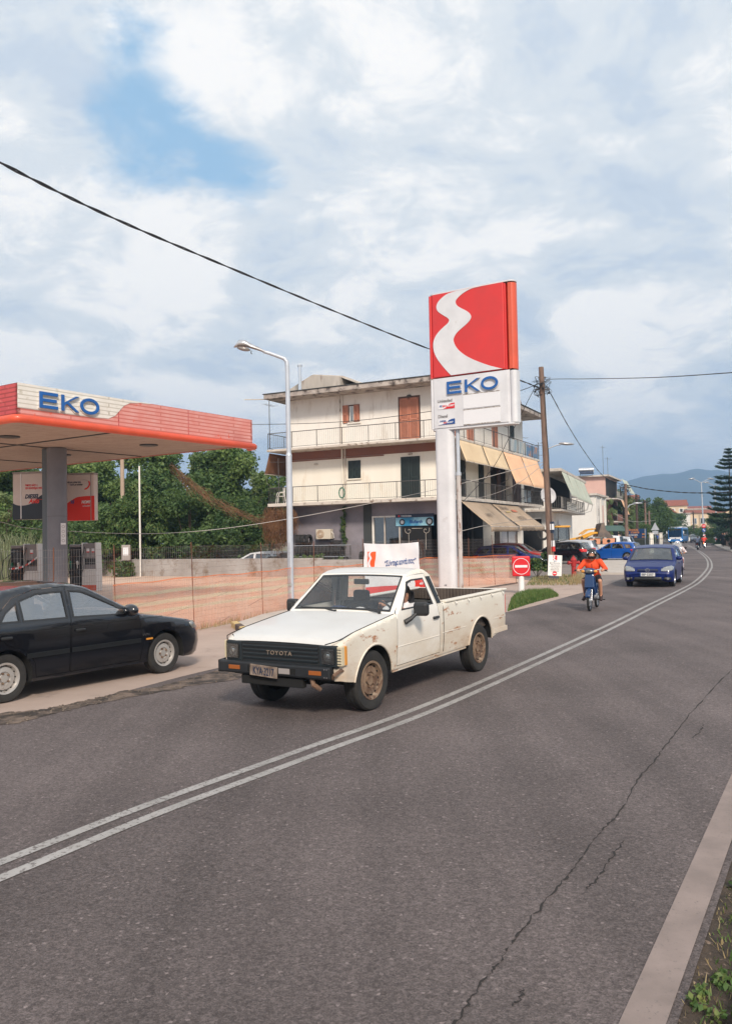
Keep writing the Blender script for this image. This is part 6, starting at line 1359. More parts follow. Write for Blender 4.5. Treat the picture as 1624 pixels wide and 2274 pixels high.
b = MB(); b.ell(rel(1256, 985), (.36, .12, .07), 14, 8, (0, R(4), 0)); b.build('lamp_head', up_, MATS['lamp_head'], smooth=60)
for y, w_ in ((838, .22), (864, .42)): b = MB(); c = rel(1201.5 + (y - 815) * .03, y); b.box(c, (w_ * 1.6, .07, .06)); b.build('cross_arm', up_, MATS['iron'])
rr = random.Random(2)
for i in range(10): c = rel(1196 + rr.uniform(-12, 22), 858 + rr.uniform(-12, 18), rr.uniform(-.2, .2)); b = MB(); b.cyl(c, c + Vector((0, 0, .09)), .035, n=8).cyl(c + Vector((0, 0, .03)), c + Vector((0, 0, .06)), .05, n=8); b.build('insulator', up_, MATS['black_plastic'], smooth=40)
b = MB()
for i in range(16):
    pts = [rel(1201 + rr.uniform(-20, 22), 858 + rr.uniform(-22, 24), rr.uniform(-.25, .25)) for _ in range(4)]; b.tube(smooth3(pts, 6), .009, 4)
b.build('cable_tangle', up_, MATS['cable']); b = MB()
b.tube([rel(1208, 870, -.16), rel(1211, 940, -.18), rel(1217, 1010, -.17), rel(1222, 1150, -.19), rel(1226, 1225, -.2)], .014, 5); b.build('riser_cable', up_, MATS['cable'])
for y0, y1, m in ((1158, 1183, 'navy'), (1163, 1176, 'panel_white'), (1200, 1213, 'cloth_white'), (1213, 1224, 'board_red')):
    c0, c1 = rel(1220.5 + (y0 - 1160) * .05, y0), rel(1220.5 + (y1 - 1160) * .05, y1); r_ = .163 if m != 'panel_white' else .166; b = MB(); b.cyl(c1, c0, r_, r_ - .002, 16, caps=False); b.build('poster', up_, MATS[m], smooth=60)
pole_specs = (('1387', 1074, 76, 'pole_wood', 'brown wooden utility pole behind the blue signboard'), ('1411', 1097, 96, 'pole_dark', 'dark wooden utility pole second in the distance'), ('1430', 1110, 118, 'pole_wood', 'thin brown utility pole third in the distance'), ('1439', 1134, 112, 'pole_wood', 'short brown stump of a pole left of the triangle sign'), ('1537', 1135, 170, 'pole_dark', 'dark utility pole in front of the white shopfront'), ('1557', 1098, 205, 'pole_wood', 'thin wooden pole above the tan building'))
for xs_, yt, Y, m, lb_ in pole_specs:
    x = float(xs_); tp_ = DP(x, yt, Y); t = thing('utility_pole', lb_, 'utility pole', (DP(x + 3, 1190, Y).x, Y, 0), 0, 'distant wooden utility poles'); l = tp_ - t.location; b = MB(); b.cyl((0, 0, 0), l, .17, .12, 10); b.build('pole', t, MATS[m], smooth=60); b = MB(); b.box(l - Vector((0, 0, .35)), (.9, .1, .1)); b.build('cross_arm', t, MATS['iron'])
    if Y < 120 and yt < 1120:
        b = MB(); rr = random.Random(int(Y))
        for i in range(6): b.tube(smooth3([l + Vector((rr.uniform(-.5, .5), rr.uniform(-.3, .3), rr.uniform(-1.2, 0))) for _ in range(4)], 5), .025, 4)
        b.build('cable_tangle', t, MATS['cable'])
wire('thick twisted black cable crossing the sky from the upper left to the utility pole', [(-260, 215, 11), (0, 360, 13.5), (250, 483, 17.5), (500, 590, 22), (750, 694, 28), (951, 774, 32.5), (1147, 842, 36), (1197, 862, PY)], .021, twist=True)
wire('thin black cable running behind the lamp across the top balcony', [(200, 925, 52), (420, 938, 50), (565, 942, 47), (760, 936, 42), (955, 913, 39.8), (1080, 886, 38.6), (1148, 869, 38.2), (1197, 851, PY)], .016)
wire('black cable leaving the utility pole to the right edge', [(1204, 850, PY), (1222, 842, 37), (1300, 841, 33), (1450, 838, 27), (1624, 827, 22), (1750, 815, 19)], .014)
wire('black cable falling from the utility pole to the next pole', [(1208, 858, PY), (1219, 870, 39), (1260, 945, 48), (1300, 1008, 60), (1340, 1058, 70), (1387, 1078, 76)], .02, twist=True)
wire('steep black cable from the utility pole down to the shop awning', [(1192, 848, PY), (1176, 880, 38), (1135, 960, 39), (1092, 1040, 40), (1027, 1114, 41.5)], .014)
wire('long pale cable sagging across the whole station', [(-160, 1115, 30), (0, 1158, 31), (94, 1175, 31.6), (357, 1184, 33), (609, 1157, 34.5), (961, 1088, 36.4), (1205, 1026, PY)], .012, 'cable_pale')
wire('second pale cable from the pole to the building corner', [(1205, 1031, PY), (1150, 1072, 38.6), (1090, 1098, 40), (1018, 1115, 42)], .012, 'cable_pale')
wire('low pale cable across the dark open bay', [(1022, 1179, 41), (1085, 1165, 41.5), (1200, 1150, 38.5)], .012, 'cable_pale')
wire('thick dark cable crossing in front of the mountain', [(1387, 1082, 76), (1396, 1078, 76), (1440, 1086, 72), (1510, 1093, 66), (1580, 1094, 60), (1624, 1091, 57), (1720, 1080, 52)], .03, twist=True)
wire('cable between the two distant brown poles', [(1387, 1080, 76), (1398, 1100, 84), (1411, 1104, 96)], .025); wire('upper cable between the dark pole and the thin brown pole', [(1411, 1099, 96), (1421, 1112, 108), (1430, 1113, 118)], .03); wire('cable running from the thin brown pole towards the mountain', [(1430, 1114, 118), (1470, 1128, 140), (1500, 1140, 165), (1537, 1140, 170)], .03)
wire('pale cable from the pink block to the stump pole', [(1362, 1140, 100), (1400, 1157, 96), (1453, 1156, 92)], .02, 'cable_pale')
t = thing('street_lamp', 'small street lamp on an arm beside the dark distant pole', 'street lamp', DP(1392, 1190, 82), 0, 'distant street lamps'); t.location.z = 0; l = lambda x, y: DP(x, y, 82) - t.location; b = MB(); b.tube([l(1391, 1150), l(1391, 1128), l(1396, 1121), l(1408, 1118)], .05, 6); b.build('arm', t, MATS['galvanised'], smooth=60); b = MB(); b.ell(l(1414, 1117), (.5, .16, .1), 10, 6); b.build('lamp_head', t, MATS['lamp_head'], smooth=60); b = MB(); b.cyl((-.1, 0, 0), l(1391, 1150), .06, n=8); b.build('post', t, MATS['galvanised'])
for x, yt, xb, Y, xs_, lb_ in ((1555, 1070, 1561, 140, (1534, 1576), 'tall double-armed street lamp, the nearer and higher of the two'), (1585, 1078, 1590, 165, (1566, 1604), 'tall double-armed street lamp, the farther and lower of the two')):
    t = thing('street_lamp', lb_, 'street lamp', DP(xb, 1190, Y), 0, 'double-armed street lamps'); t.location.z = 0; l = lambda a, c: DP(a, c, Y) - t.location; b = MB(); b.cyl((0, 0, 0), l(x, yt), .14, .09, 10); b.build('post', t, MATS['lamp_grey'], smooth=60)
    for xe in xs_: b = MB(); b.tube([l(x, yt + 2), l(x + (xe - x) * .5, yt - 4), l(xe, yt - 7)], .05, 6); b.build('arm', t, MATS['lamp_grey'], smooth=60); b = MB(); b.ell(l(xe, yt - 7.5), (.6, .22, .12), 10, 6, (0, R(8 if xe > x else -8), 0)); b.build('lamp_head', t, MATS['lamp_head'], smooth=60)
# round signs at the junction, triangle sign seen from behind
t = thing('traffic_sign', 'post with a round no-entry sign over a round blue arrow sign at the junction', 'traffic sign', DP(1561, 1190, 122)); t.location.z = 0; b = MB(); b.cyl((0, 0, 0), (0, 0, 3.3), .05, n=8); b.build('post', t, MATS['galvanised'])
for z, m, mm in ((2.85, 'sign_red', 'panel_white'), (2.25, 'royal', 'panel_white')):
    b = MB(); b.cyl((0, -.05, z), (0, -.08, z), .30, n=24); d_ = b.build('disc', t, MATS[m]); b = MB(); b.box((0, -.09, z), (.4, .02, .09), (0, 0 if m == 'sign_red' else R(45), 0)); b.build('bar' if m == 'sign_red' else 'arrow', d_, MATS[mm])
b = MB(); b.b2((-.16, -.09, .5), (.16, -.12, 1.6)); bp = b.build('marker_panel', t, MATS['panel_white'])
for z in (.65, 1.0, 1.35): b = MB(); b.prism([(-.16, z - .1), (.16, z + .05), (.16, z + .2), (-.16, z + .05)], lambda u, v, w: Vector((u, w, v)), -.13, -.122); b.build('red_stripe', bp, MATS['sign_red'])
t = thing('traffic_sign', 'grey back of a triangular traffic sign behind the blue signboard', 'traffic sign', DP(1453, 1190, 98)); t.location.z = 0; b = MB(); b.cyl((0, 0, 0), (0, 0, 3.0), .04, n=8); b.build('post', t, MATS['galvanised']); b = MB(); b.prism([(-.5, 2.3), (.5, 2.3), (0, 3.2)], lambda u, v, w: Vector((u, w, v)), -.06, -.08); b.build('triangle', t, MATS['galvanised']); b = MB(); b.b2((-.35, -.06, 1.8), (.35, -.08, 2.2)); b.build('plate', t, MATS['galvanised'])
# blue signboard on posts over a dark gate with a stone footing
s0_, s1_ = DP(1387, 1190, 84), DP(1433, 1190, 82); s0_.z = s1_.z = 0; dd = s1_ - s0_; L_ = dd.length; t = thing('billboard', 'dark blue signboard with orange Greek lettering above the dark gate', 'billboard', s0_); f = onboard((0, 0, 0), dd, '', 1, 1); zt, zb = DP(1387, 1174.5, 84).z, DP(1387, 1195, 84).z
b = MB(); b.prism([(0, zb), (L_, zb), (L_, zt), (0, zt)], f, 0, -.08); mat('bill_blue', (.012, .05, .15), .5); mat('bill_orange', (.75, .30, .06), .5); bb = b.build('panel', t, MATS['bill_blue']); r = facing(dd); hb = zt - zb
for tx_, u, v, s_, m in (('ΑΝΤΑΛΛΑΚΤΙΚΑ', .16, .78, .26, 'bill_orange'), ('ΑΥΤΟΚΙΝΗΤΩΝ', .26, .52, .24, 'bill_orange'), ('Γιώργος Κυπελαρίδης', .06, .28, .22, 'panel_white'), ('ΦΑΝΟΠΟΙΕΙΑ', .03, .06, .17, 'bill_orange'), ('ΣΕΡΒΙΣ', .43, .06, .17, 'bill_orange'), ('ΒΑΦΕΣ', .8, .06, .17, 'bill_orange')): text('lettering', tx_, s_ * hb / .93, MATS[m], bb, f(u * L_, zb + v * hb, .003), r, .004, .58, 0, .02)
for u, v in ((.02, .56), (.82, .36)): b = MB(); b.prism([((u) * L_, zb + v * hb), ((u + .15) * L_, zb + v * hb), ((u + .15) * L_, zb + (v + .13) * hb), (u * L_, zb + (v + .13) * hb)], f, 0, .012); b.build('orange_plate', bb, MATS['bill_orange'])
for u in (.01, .97): b = MB(); c = f(u * L_, 0, .06); b.cyl(c, c + Vector((0, 0, zt)), .04, n=8); b.build('post', t, MATS['galvanised'])
g0, g1 = DP(1389, 1190, 85), DP(1442, 1190, 84); g0.z = g1.z = 0; dd = g1 - g0; t = thing('corrugated_gate', 'dark green corrugated gate under the blue signboard', 'gate', g0); f = onboard((0, 0, 0), dd, '', 1, 1); b = MB()
n = 60; zt = DP(1400, 1195, 84).z
b.grid([[f(dd.length * i / n, z, .03 * (i % 2)) for i in range(n + 1)] for z in (.55, zt)]); mat('gate_green', (.018, .028, .022), .6); b.build('sheet', t, MATS['gate_green'], solid=.01)
mat('stone', (.32, .26, .19), .9, c2=(.18, .14, .10), scale=3, lo=.45, hi=.55, bump=.8); b = MB(); b.prism([(0, 0), (dd.length * 1.0, 0), (dd.length, .55), (0, .55)], f, .08, -.2); b.build('stone_footing', t, MATS['stone'])
for x, Y in ((1446, 81), (1467, 97)):
    p = DP(x - 2, 1190, Y); t = thing('gate_pillar', 'cream stone gate pillar right of the dark gate' if x < 1450 else 'white gate pillar beside the person in blue', 'pillar', (p.x, p.y, 0)); b = MB(); b.b2((-.17, -.17, 0), (.17, .17, 1.9)); b.build('shaft', t, MATS['wall_cream'], bevel=.02); b = MB(); b.b2((-.22, -.22, 1.9), (.22, .22, 1.98)); b.build('cap', t, MATS['wall_pale'])
p0 = DP(1335, 1190, 82); t = thing('lean_to_roof', 'low dark green lean-to roof left of the blue signboard', 'shelter', (p0.x, p0.y, 0)); b = MB(); b.add([(0, 0, 2.25), (2.4, -.3, 2.2), (2.6, 1.8, 2.75), (.1, 2.0, 2.8)], [(0, 1, 2, 3)]); mat('green_sheet', (.05, .10, .08), .7); b.build('roof', t, MATS['green_sheet'], solid=.05)
for x, y in ((.1, .1), (2.3, -.2), (2.4, 1.6)): b = MB(); b.cyl((x, y, 0), (x, y, 2.25), .04, n=6); b.build('post', t, MATS['iron'])
b = MB(); t = thing('iron_fence', 'black spiked iron fence behind the parked vans', 'fence', (DP(1300, 1190, 78).x, 78, 0)); L_ = 7.5
for i in range(50): thin(b, Vector((i * .15, 0, .3)), Vector((i * .15, 0, 1.55)), .014)
b.cyl((0, 0, .4), (L_, 0, .4), .02, n=4).cyl((0, 0, 1.4), (L_, 0, 1.4), .02, n=4); b.build('bars', t, MATS['iron'])
# ================================================================ vehicles
def paint(name, c, rough=.25, coat=.8, dirt=None, **k): return mat(name, c, rough, 0, coat=coat, dirt=dirt, **k)
paint('paint_black', (.004, .005, .008), .2, 1.0, spec=.5); paint('paint_blue', (.012, .035, .19), .25, .9); paint('paint_bright_blue', (.006, .08, .36), .28, .7); paint('paint_dark', (.012, .014, .016), .3, .8)
paint('paint_silver', (.46, .50, .56), .3, .6); paint('paint_white', (.70, .71, .73), .35, .4); paint('paint_red', (.38, .03, .025), .3, .6); paint('paint_grey', (.10, .11, .13), .3, .7); paint('bus_blue', (.01, .17, .50), .35, .5)
mat('digger_yellow', (.80, .40, .03), .45, c2=(.70, .34, .03), scale=2, dirt=(.3, .18, .06), dscale=3, dlo=.62, dhi=.75)
mat('truck_white', (.78, .76, .72), .45, c2=(.74, .71, .65), scale=1.5, dirt=(.33, .12, .05), dscale=5.5, dlo=.68, dhi=.71, low_dirt=((.50, .38, .24), .45, .95), coat=.15, vec=(.8, 1, 1.5))
mat('truck_rusty', (.72, .69, .62), .5, c2=(.66, .62, .54), scale=1.5, dirt=(.36, .15, .07), dscale=5.6, dlo=.60, dhi=.66, low_dirt=((.42, .27, .15), .40, .98), vec=(.7, 1, 1.9))
def rust_spot(mn, cx, cz, kx, kz, amt):     # more rust where the wing has been knocked
    nt = MATS[mn].node_tree; N = nt.nodes; L = nt.links; d = [n for n in N if n.type == 'TEX_NOISE' and abs(n.inputs['Scale'].default_value - 5.6) < .01][0]; mr = d.outputs[0].links[0].to_node; src = mr.inputs[0].links[0].from_socket
    tc = [n for n in N if n.type == 'TEX_COORD'][0]; mp = N.new('ShaderNodeMapping'); mp.inputs['Location'].default_value = (-cx * kx, 0, -cz * kz); mp.inputs['Scale'].default_value = (kx, 0, kz); L.new(tc.outputs['Object'], mp.inputs[0]); ln = N.new('ShaderNodeVectorMath'); ln.operation = 'LENGTH'; L.new(mp.outputs[0], ln.inputs[0])
    q = N.new('ShaderNodeMapRange'); q.inputs[3].default_value = amt; q.inputs[4].default_value = 0; L.new(ln.outputs['Value'], q.inputs[0]); a = N.new('ShaderNodeMath'); a.operation = 'ADD'; L.new(src, a.inputs[0]); L.new(q.outputs[0], a.inputs[1]); L.new(a.outputs[0], mr.inputs[0])
rust_spot('truck_rusty', 1.72, .86, 1.7, 6, .12); rust_spot('truck_rusty', 1.0, .5, 6, 3, .08); rust_spot('truck_rusty', -.62, .68, 2.0, 22, .14); rust_spot('truck_rusty', -2.2, .69, 2.8, 18, .13)
mat('truck_clean', (.60, .60, .59), .45, c2=(.55, .545, .53), scale=1.2, coat=.2, dirt=(.42, .27, .15), dscale=7, dlo=.655, dhi=.70)
mat('rusty_rim', (.22, .15, .10), .8, c2=(.10, .055, .035), scale=7, lo=.4, hi=.6, dirt=(.34, .27, .20), dscale=4, dlo=.58, dhi=.7); mat('steel_rim', (.48, .46, .44), .4, .5, dirt=(.16, .10, .07), dscale=9, dlo=.6, dhi=.7); mat('alloy', (.5, .5, .52), .3, .7)
mat('seat_cloth', (.03, .032, .04), .9); mat('seat_brown', (.055, .030, .018), .9); mat('interior', (.02, .02, .022), .9); mat('arch_dark', (.008, .008, .008), .95)
glass('car_glass', (.50, .56, .56), .16, .015, .12, (.02, .02, .02)); glass('clear_glass', (.90, .93, .93), .05, .02, .04, (.3, .3, .3)); glass('headlight_glass', (.6, .62, .62), .16, .08, .45, (.42, .43, .42)); mat('amber', (.60, .25, .04), .3); mat('tail_red', (.55, .02, .02), .25); mat('plate', (.62, .62, .60), .5)
mat('lamp_on', (1, .93, .8), .3, emit=3.5); mat('tail_on', (1, .25, .10), .3, emit=4)
def rnd(d, r, a):      # how far a rounded corner of radius r (depth a) pulls in at distance d
    return 0.0 if d >= r else a * (1 - math.sqrt(max(0, 1 - ((r - max(0, d)) / r) ** 2)))
class Body:
    """a car skin: a profile carried across the width, sides with arches and openings"""
    def __init__(s, prof, Wd, belt, sill=.22, tumble=.34, er=.35, ea=.2, re=.05, crown=.03, bow=.05, axles=(1.28, -1.28), ar=.36, wz=.31, bulge=.05):
        s.prof = [p for _, P in prof for p in P]; s.segs = prof; s.W = Wd; s.belt = belt; s.sill = sill; s.t = tumble; s.er = er; s.ea = ea; s.re = re; s.crown = crown; s.bow = bow; s.ax = axles; s.ar = ar; s.wz = wz; s.bu = bulge
        P = s.prof; s.ix = max(range(len(P)), key=lambda i: (P[i][0], P[i][1])); s.in_ = min(range(len(P)), key=lambda i: (P[i][0], -P[i][1]))
        s.F = sorted([(z, x) for x, z in P[:s.ix + 4] if x > P[s.ix][0] - .45]); s.Rr = sorted([(z, x) for x, z in P[s.in_ - 3:] if x < P[s.in_][0] + .45]); up = sorted(set(P[s.ix:s.in_ + 1])); s.T = up
    def xf(s, z): return float(np.interp(z, [a for a, _ in s.F], [b for _, b in s.F]))
    def xr(s, z): return float(np.interp(z, [a for a, _ in s.Rr], [b for _, b in s.Rr]))
    def top(s, x): return float(np.interp(x, [a for a, _ in s.T], [b for _, b in s.T]))
    def hw(s, x, z):
        w = s.W - s.bu * max(0, (s.belt - .25 - z) / (s.belt - s.sill)) ** 2
        if z > s.belt: w -= s.t * (z - s.belt)
        w -= rnd(s.xf(z) - x, s.er, s.ea) + rnd(x - s.xr(z), s.er, s.ea * .8) + rnd(s.top(x) - z, s.re, s.re)
        return w
    def side(s, sg, o=0.0): return lambda x, z: Vector((x, sg * (s.hw(x, z) + o), z))
    def arch(s, k, grow=0.0, n=16):
        r = s.ar + grow; a0 = math.degrees(math.asin(min(1, (s.wz - s.sill) / r))) if r > 0 else 0; return arc(s.ax[k], s.wz, r, -a0, 180 + a0, n)
    def outline(s):
        P = [p for p in s.prof]; # front bottom ... over the top ... rear bottom
        out = list(P)
        out += list(reversed(s.arch(1))) + list(reversed(s.arch(0))) if False else s.arch(1)[::-1] + s.arch(0)[::-1]
        return out
    def strip(s, P, m, name, parent, t0=-1.0, t1=1.0, n=14, o=0.0, mat_=None):
        Q = []
        for a, c in zip(P, P[1:]):
            k = max(1, int(math.hypot(c[0] - a[0], c[1] - a[1]) / .12)); Q += [(a[0] + (c[0] - a[0]) * i / k, a[1] + (c[1] - a[1]) * i / k) for i in range(k)]
        Q.append(P[-1]); rows = []
        for i, (x, z) in enumerate(Q):
            a, c = Q[max(0, i - 1)], Q[min(len(Q) - 1, i + 1)]; tx, tz = c[0] - a[0], c[1] - a[1]; l = math.hypot(tx, tz) or 1; nx, nz = -tz / l, tx / l
            if nz < 0 and abs(nx) < .3: nx, nz = -nx, -nz
            up = abs(nz); k = s.crown * up + s.bow * (1 - up); w = s.hw(x, z); w = max(w, .05)
            if nx * (1 if x > 0 else -1) < 0 and up < .8: nx, nz = -nx, -nz
            if nz < 0 and up > .5: nx, nz = -nx, -nz
            row = []
            for j in range(n + 1):
                t = t0 + (t1 - t0) * j / n; kk = k * (1 - t * t) + o; row.append(Vector((x + nx * kk, t * w, z + nz * kk)))
            rows.append(row)
        return MB().grid(rows).build(name, parent, MATS[m], smooth=50)
def wheel(parent, x, y, z, r, w, rim, style='steel', out=1, steer=0.0, n=32, name='wheel'):
    t = thing(name, None, None, (x, y, z), 0); t.parent = parent; t.rotation_euler = (0, 0, R(steer) + (0 if out > 0 else math.pi)); h = w / 2; rr = r * .63
    MB().lathe([(rr, -h * .8), (r * .80, -h), (r * .94, -h * .95), (r, -h * .7), (r, -h * .35), (r - .007, -h * .33), (r - .007, -h * .27), (r, -h * .25), (r, h * .25), (r - .007, h * .27), (r - .007, h * .33), (r, h * .35), (r, h * .7), (r * .94, h * .95), (r * .80, h), (rr, h * .8)], n=n).build('tyre', t, MATS['rubber'], smooth=35)
    b = MB(); b.lathe([(rr + .008, h * .80), (rr + .004, h * .92), (rr - .018, h * .86), (rr - .03, h * .45), (rr * .80, h * .25), (rr * .74, h * .55), (rr * .45, h * .62), (rr * .40, h * .45), (rr * .28, h * .45), (rr * .26, h * .62), (.001, h * .64)], n=n); rm = b.build('rim', t, MATS[rim], smooth=40)
    b = MB(); b.lathe([(rr + .01, -h * .8), (rr - .02, -h * .2), (.001, -h * .2)], n=16); b.build('inner_disc', t, MATS['arch_dark'])
    if style == 'steel':
        k = 14 if n >= 28 else 8
        for i in range(k):
            a = 6.283 * i / k; c = Vector((math.cos(a) * rr * .865, h * .30, math.sin(a) * rr * .865)); MB().cyl(c, c + Vector((0, .012 + h * .1, 0)), rr * .065, n=8).build('vent_hole', rm, MATS['arch_dark'])
        for i in range(5): a = 6.283 * i / 5; c = Vector((math.cos(a) * rr * .34, h * .42, math.sin(a) * rr * .34)); MB().cyl(c, c + Vector((0, .03, 0)), .013, n=6).build('wheel_nut', rm, MATS['rusty_rim'])
    else:
        for i in range(5): a = 6.283 * i / 5 + .6; c = Vector((math.cos(a) * rr * .68, h * .60, math.sin(a) * rr * .68)); MB().box(c, (rr * .32, .02, rr * .30), (0, -a, 0)).build('gap', rm, MATS['arch_dark'])
    return t
def loop_ribbon(b, fn, poly, w, o):
    """thin trim that follows a closed outline"""
    inn = shrink(poly, w); n = len(poly); A = [fn(*p) for p in dens(poly, .1)]; 
    D0 = []; D1 = []
    for i in range(n):
        p, q, pi, qi = poly[i], poly[(i + 1) % n], inn[i], inn[(i + 1) % n]; k = max(1, int(math.hypot(q[0] - p[0], q[1] - p[1]) / .1))
        for j in range(k): D0.append((p[0] + (q[0] - p[0]) * j / k, p[1] + (q[1] - p[1]) * j / k)); D1.append((pi[0] + (qi[0] - pi[0]) * j / k, pi[1] + (qi[1] - pi[1]) * j / k))
    m = len(D0); b.add([fn(*p) for p in D0] + [fn(*p) for p in D1], [(i, (i + 1) % m, m + (i + 1) % m, m + i) for i in range(m)]); return b
def car(name, label, loc, rz, B, pm, doors, wins, rim='steel_rim', wstyle='alloy', rw=.31, track=None, tw=.19, group=None, glassm='car_glass', seats=((.0, .38), (.0, -.38), (-.85, 0)), steer=0, cat='car', detail=1, wmat=None, skip=(), trim='black_plastic', n=32, segm={}):
    """doors/wins: outlines in side view; a window belongs to the door that holds its centre"""
    t = thing(name, label, cat, (loc[0], loc[1], loc[2] if len(loc) > 2 else .008), rz, group); out = B.outline(); ex = []
    for (x, z) in dens(B.prof, .07):
        for d in (.012, .028, .05): 
            for q in ((x, z - d), (x - d if x > 0 else x + d, z)): ex.append(q)
    for d in (.03, .08, .15, .24): ex += [(B.xf(z) - d, z) for z in np.arange(B.sill + .04, B.belt, .08)] + [(B.xr(z) + d, z) for z in np.arange(B.sill + .04, B.belt, .08)]
    for sg in (1, -1):
        sd = B.side(sg); b = MB(); free = [w for w in wins if not any(inpoly(np.array([np.mean(w, 0)]), d)[0] for d in doors)]
        panel(b, out, [list(d) for d in doors] + free, sd, .10, ex); b.build('side_panel', t, MATS[pm], smooth=40)
        if doors:
            x0, x1 = min(p[0] for d in doors for p in d), max(p[0] for d in doors for p in d)
            b = MB(); panel(b, [(x0 - .03, B.sill + .03), (x1 + .03, B.sill + .03), (x1 + .03, B.belt - .06), (x0 - .03, B.belt - .06)], [arc(B.ax[q], B.wz, B.ar + .01, 0, 345, 23) for q in (0, 1)], lambda x, z, sg=sg: Vector((x, sg * (B.hw(x, z) - .03), z)), .15); b.build('door_sill', t, MATS['arch_dark'])
        for d in doors:
            hs = [w for w in wins if inpoly(np.array([np.mean(w, 0)]), d)[0]]; b = MB(); panel(b, shrink(d, .006), hs, sd, .10, ex); do = b.build('door', t, MATS[pm], smooth=40)
            xs = [p[0] for p in d]; zh = B.belt - .13; xh = min(xs) + .14 if doors.index(d) == 0 or True else 0
            xh = max(min(p[0] for p in d if p[1] > B.belt - .25) + .13, min(xs) + .1)
            q = sd(xh, zh); MB().box(q + Vector((0, sg * .012, 0)), (.15, .035, .035)).build('handle', do, MATS[trim if detail else pm], bevel=.012)
            for w in hs:
                b = MB(); panel(b, w, [], B.side(sg, -.012), .2); b.build('window', do, MATS[glassm], smooth=60); loop_ribbon(MB(), B.side(sg, .002), w, .022, 0).build('window_seal', do, MATS['black_plastic'])
        for w in free:
            b = MB(); panel(b, w, [], B.side(sg, -.012), .2); b.build('window', t, MATS[wmat or glassm], smooth=60); loop_ribbon(MB(), B.side(sg, .002), w, .02, 0).build('window_seal', t, MATS['black_plastic'])
        for k in (0, 1):
            a = B.arch(k, .0, 20); rows = [[Vector((x, sg * (B.hw(x, z) - .002), z)) for x, z in a], [Vector((x, sg * (B.W - .32), z)) for x, z in a]]; MB().grid(rows).build('wheel_arch', t, MATS['arch_dark'])
            b = MB(); b.add([Vector((x, sg * (B.W - .318), z)) for x, z in a], [tuple(range(len(a)))]); b.build('wheel_arch', t, MATS['arch_dark'])
            wheel(t, B.ax[k], sg * (B.W - tw / 2 - .035), rw, rw, tw, rim, wstyle, sg, steer if k == 0 else 0, n)
    MB().b2((B.ax[1] - .9, -B.W + .33, B.sill - .01), (B.ax[0] + .75, B.W - .33, B.sill + .12)).build('underbody', t, MATS['arch_dark'])
    for nm, P in B.segs:
        if nm in skip: continue
        m = segm.get(nm, pm)
        if nm in ('windshield', 'rear_window'):
            a, c = P[0], P[-1]; lp = lambda u: (a[0] + (c[0] - a[0]) * u, a[1] + (c[1] - a[1]) * u); g0, g1 = .05, .94; gl = []
            B.strip([lp(g0), lp(.5), lp(g1)], glassm if nm != 'windshield' else segm.get('glass', glassm), nm, t, -.91, .91, o=.004)
            for u0, u1, t0, t1 in ((0, g0, -1, 1), (g1, 1, -1, 1), (g0, g1, -1, -.91), (g0, g1, .91, 1)): B.strip([lp(u0), lp((u0 + u1) / 2), lp(u1)], m, 'pillar' if t1 - t0 < 1 else 'frame', t, t0, t1, 4 if t1 - t0 < 1 else 14)
            for u0, u1, t0, t1 in ((g0 - .01, g0 + .035, -.93, .93), (g1 - .035, g1 + .01, -.93, .93), (g0, g1, -.93, -.895), (g0, g1, .895, .93)): B.strip([lp(u0), lp((u0 + u1) / 2), lp(u1)], 'black_plastic', 'screen_seal', t, t0, t1, 3 if t1 - t0 < 1 else 14, .007)
        else: B.strip(P, m, nm, t)
    for sx, sy in seats:
        s_ = 1.15 if sy == 0 else .5; b = MB(); b.box((sx, sy, .48), (.5, s_, .16)); se = b.build('seat', t, MATS['seat_cloth'], bevel=.05); b = MB(); b.box((sx - .28, sy, .80), (.14, s_, .62), (0, -.2, 0)); b.build('backrest', se, MATS['seat_cloth'], bevel=.05)
        if sy: b = MB(); b.box((sx - .36, sy, 1.16), (.09, .26, .17)); b.build('headrest', se, MATS['seat_cloth'], bevel=.04)
    return t
def patch(t, B, name, m, pts, o=.008, front=True, nx=8, mats=None, parent=None):
    """lamp or grille laid on the nose or tail: pts in (s, z) with s measured along the plan outline; wraps round the corner"""
    def fn(s_, z):
        sg = 1 if s_ >= 0 else -1; a = abs(s_); x0 = B.xf(z) if front else B.xr(z); d = -1 if front else 1; w0 = B.hw(x0, z)
        if a <= w0: tt = a / w0; return Vector((x0 - d * (B.bow * (1 - tt * tt) + o), sg * a, z))
        e = a - w0; lo_, hi_ = 0.0, 1.2
        for _ in range(18):
            m_ = (lo_ + hi_) / 2; L_ = math.hypot(m_, B.hw(x0 + d * m_, z) - w0)
            if L_ < e: lo_ = m_
            else: hi_ = m_
        x = x0 + d * lo_; return Vector((x - d * o * .5, sg * (B.hw(x, z) + o), z))
    b = MB(); panel(b, pts, [], fn, .07); return b.build(name, parent or t, MATS[m], smooth=60, solid=.012, off=-1)
def mirror_(t, x, y, z, sg, m, s_=1.0): b = MB(); b.ell((x, sg * (y + .12 * s_), z + .03), (.075 * s_, .12 * s_, .075 * s_), 14, 10); mi = b.build('door_mirror', t, MATS[m], smooth=60); b = MB(); b.tube([(x, sg * (y - .03), z - .03), (x, sg * (y + .08), z)], .022, 6); b.build('arm', mi, MATS['black_plastic'])
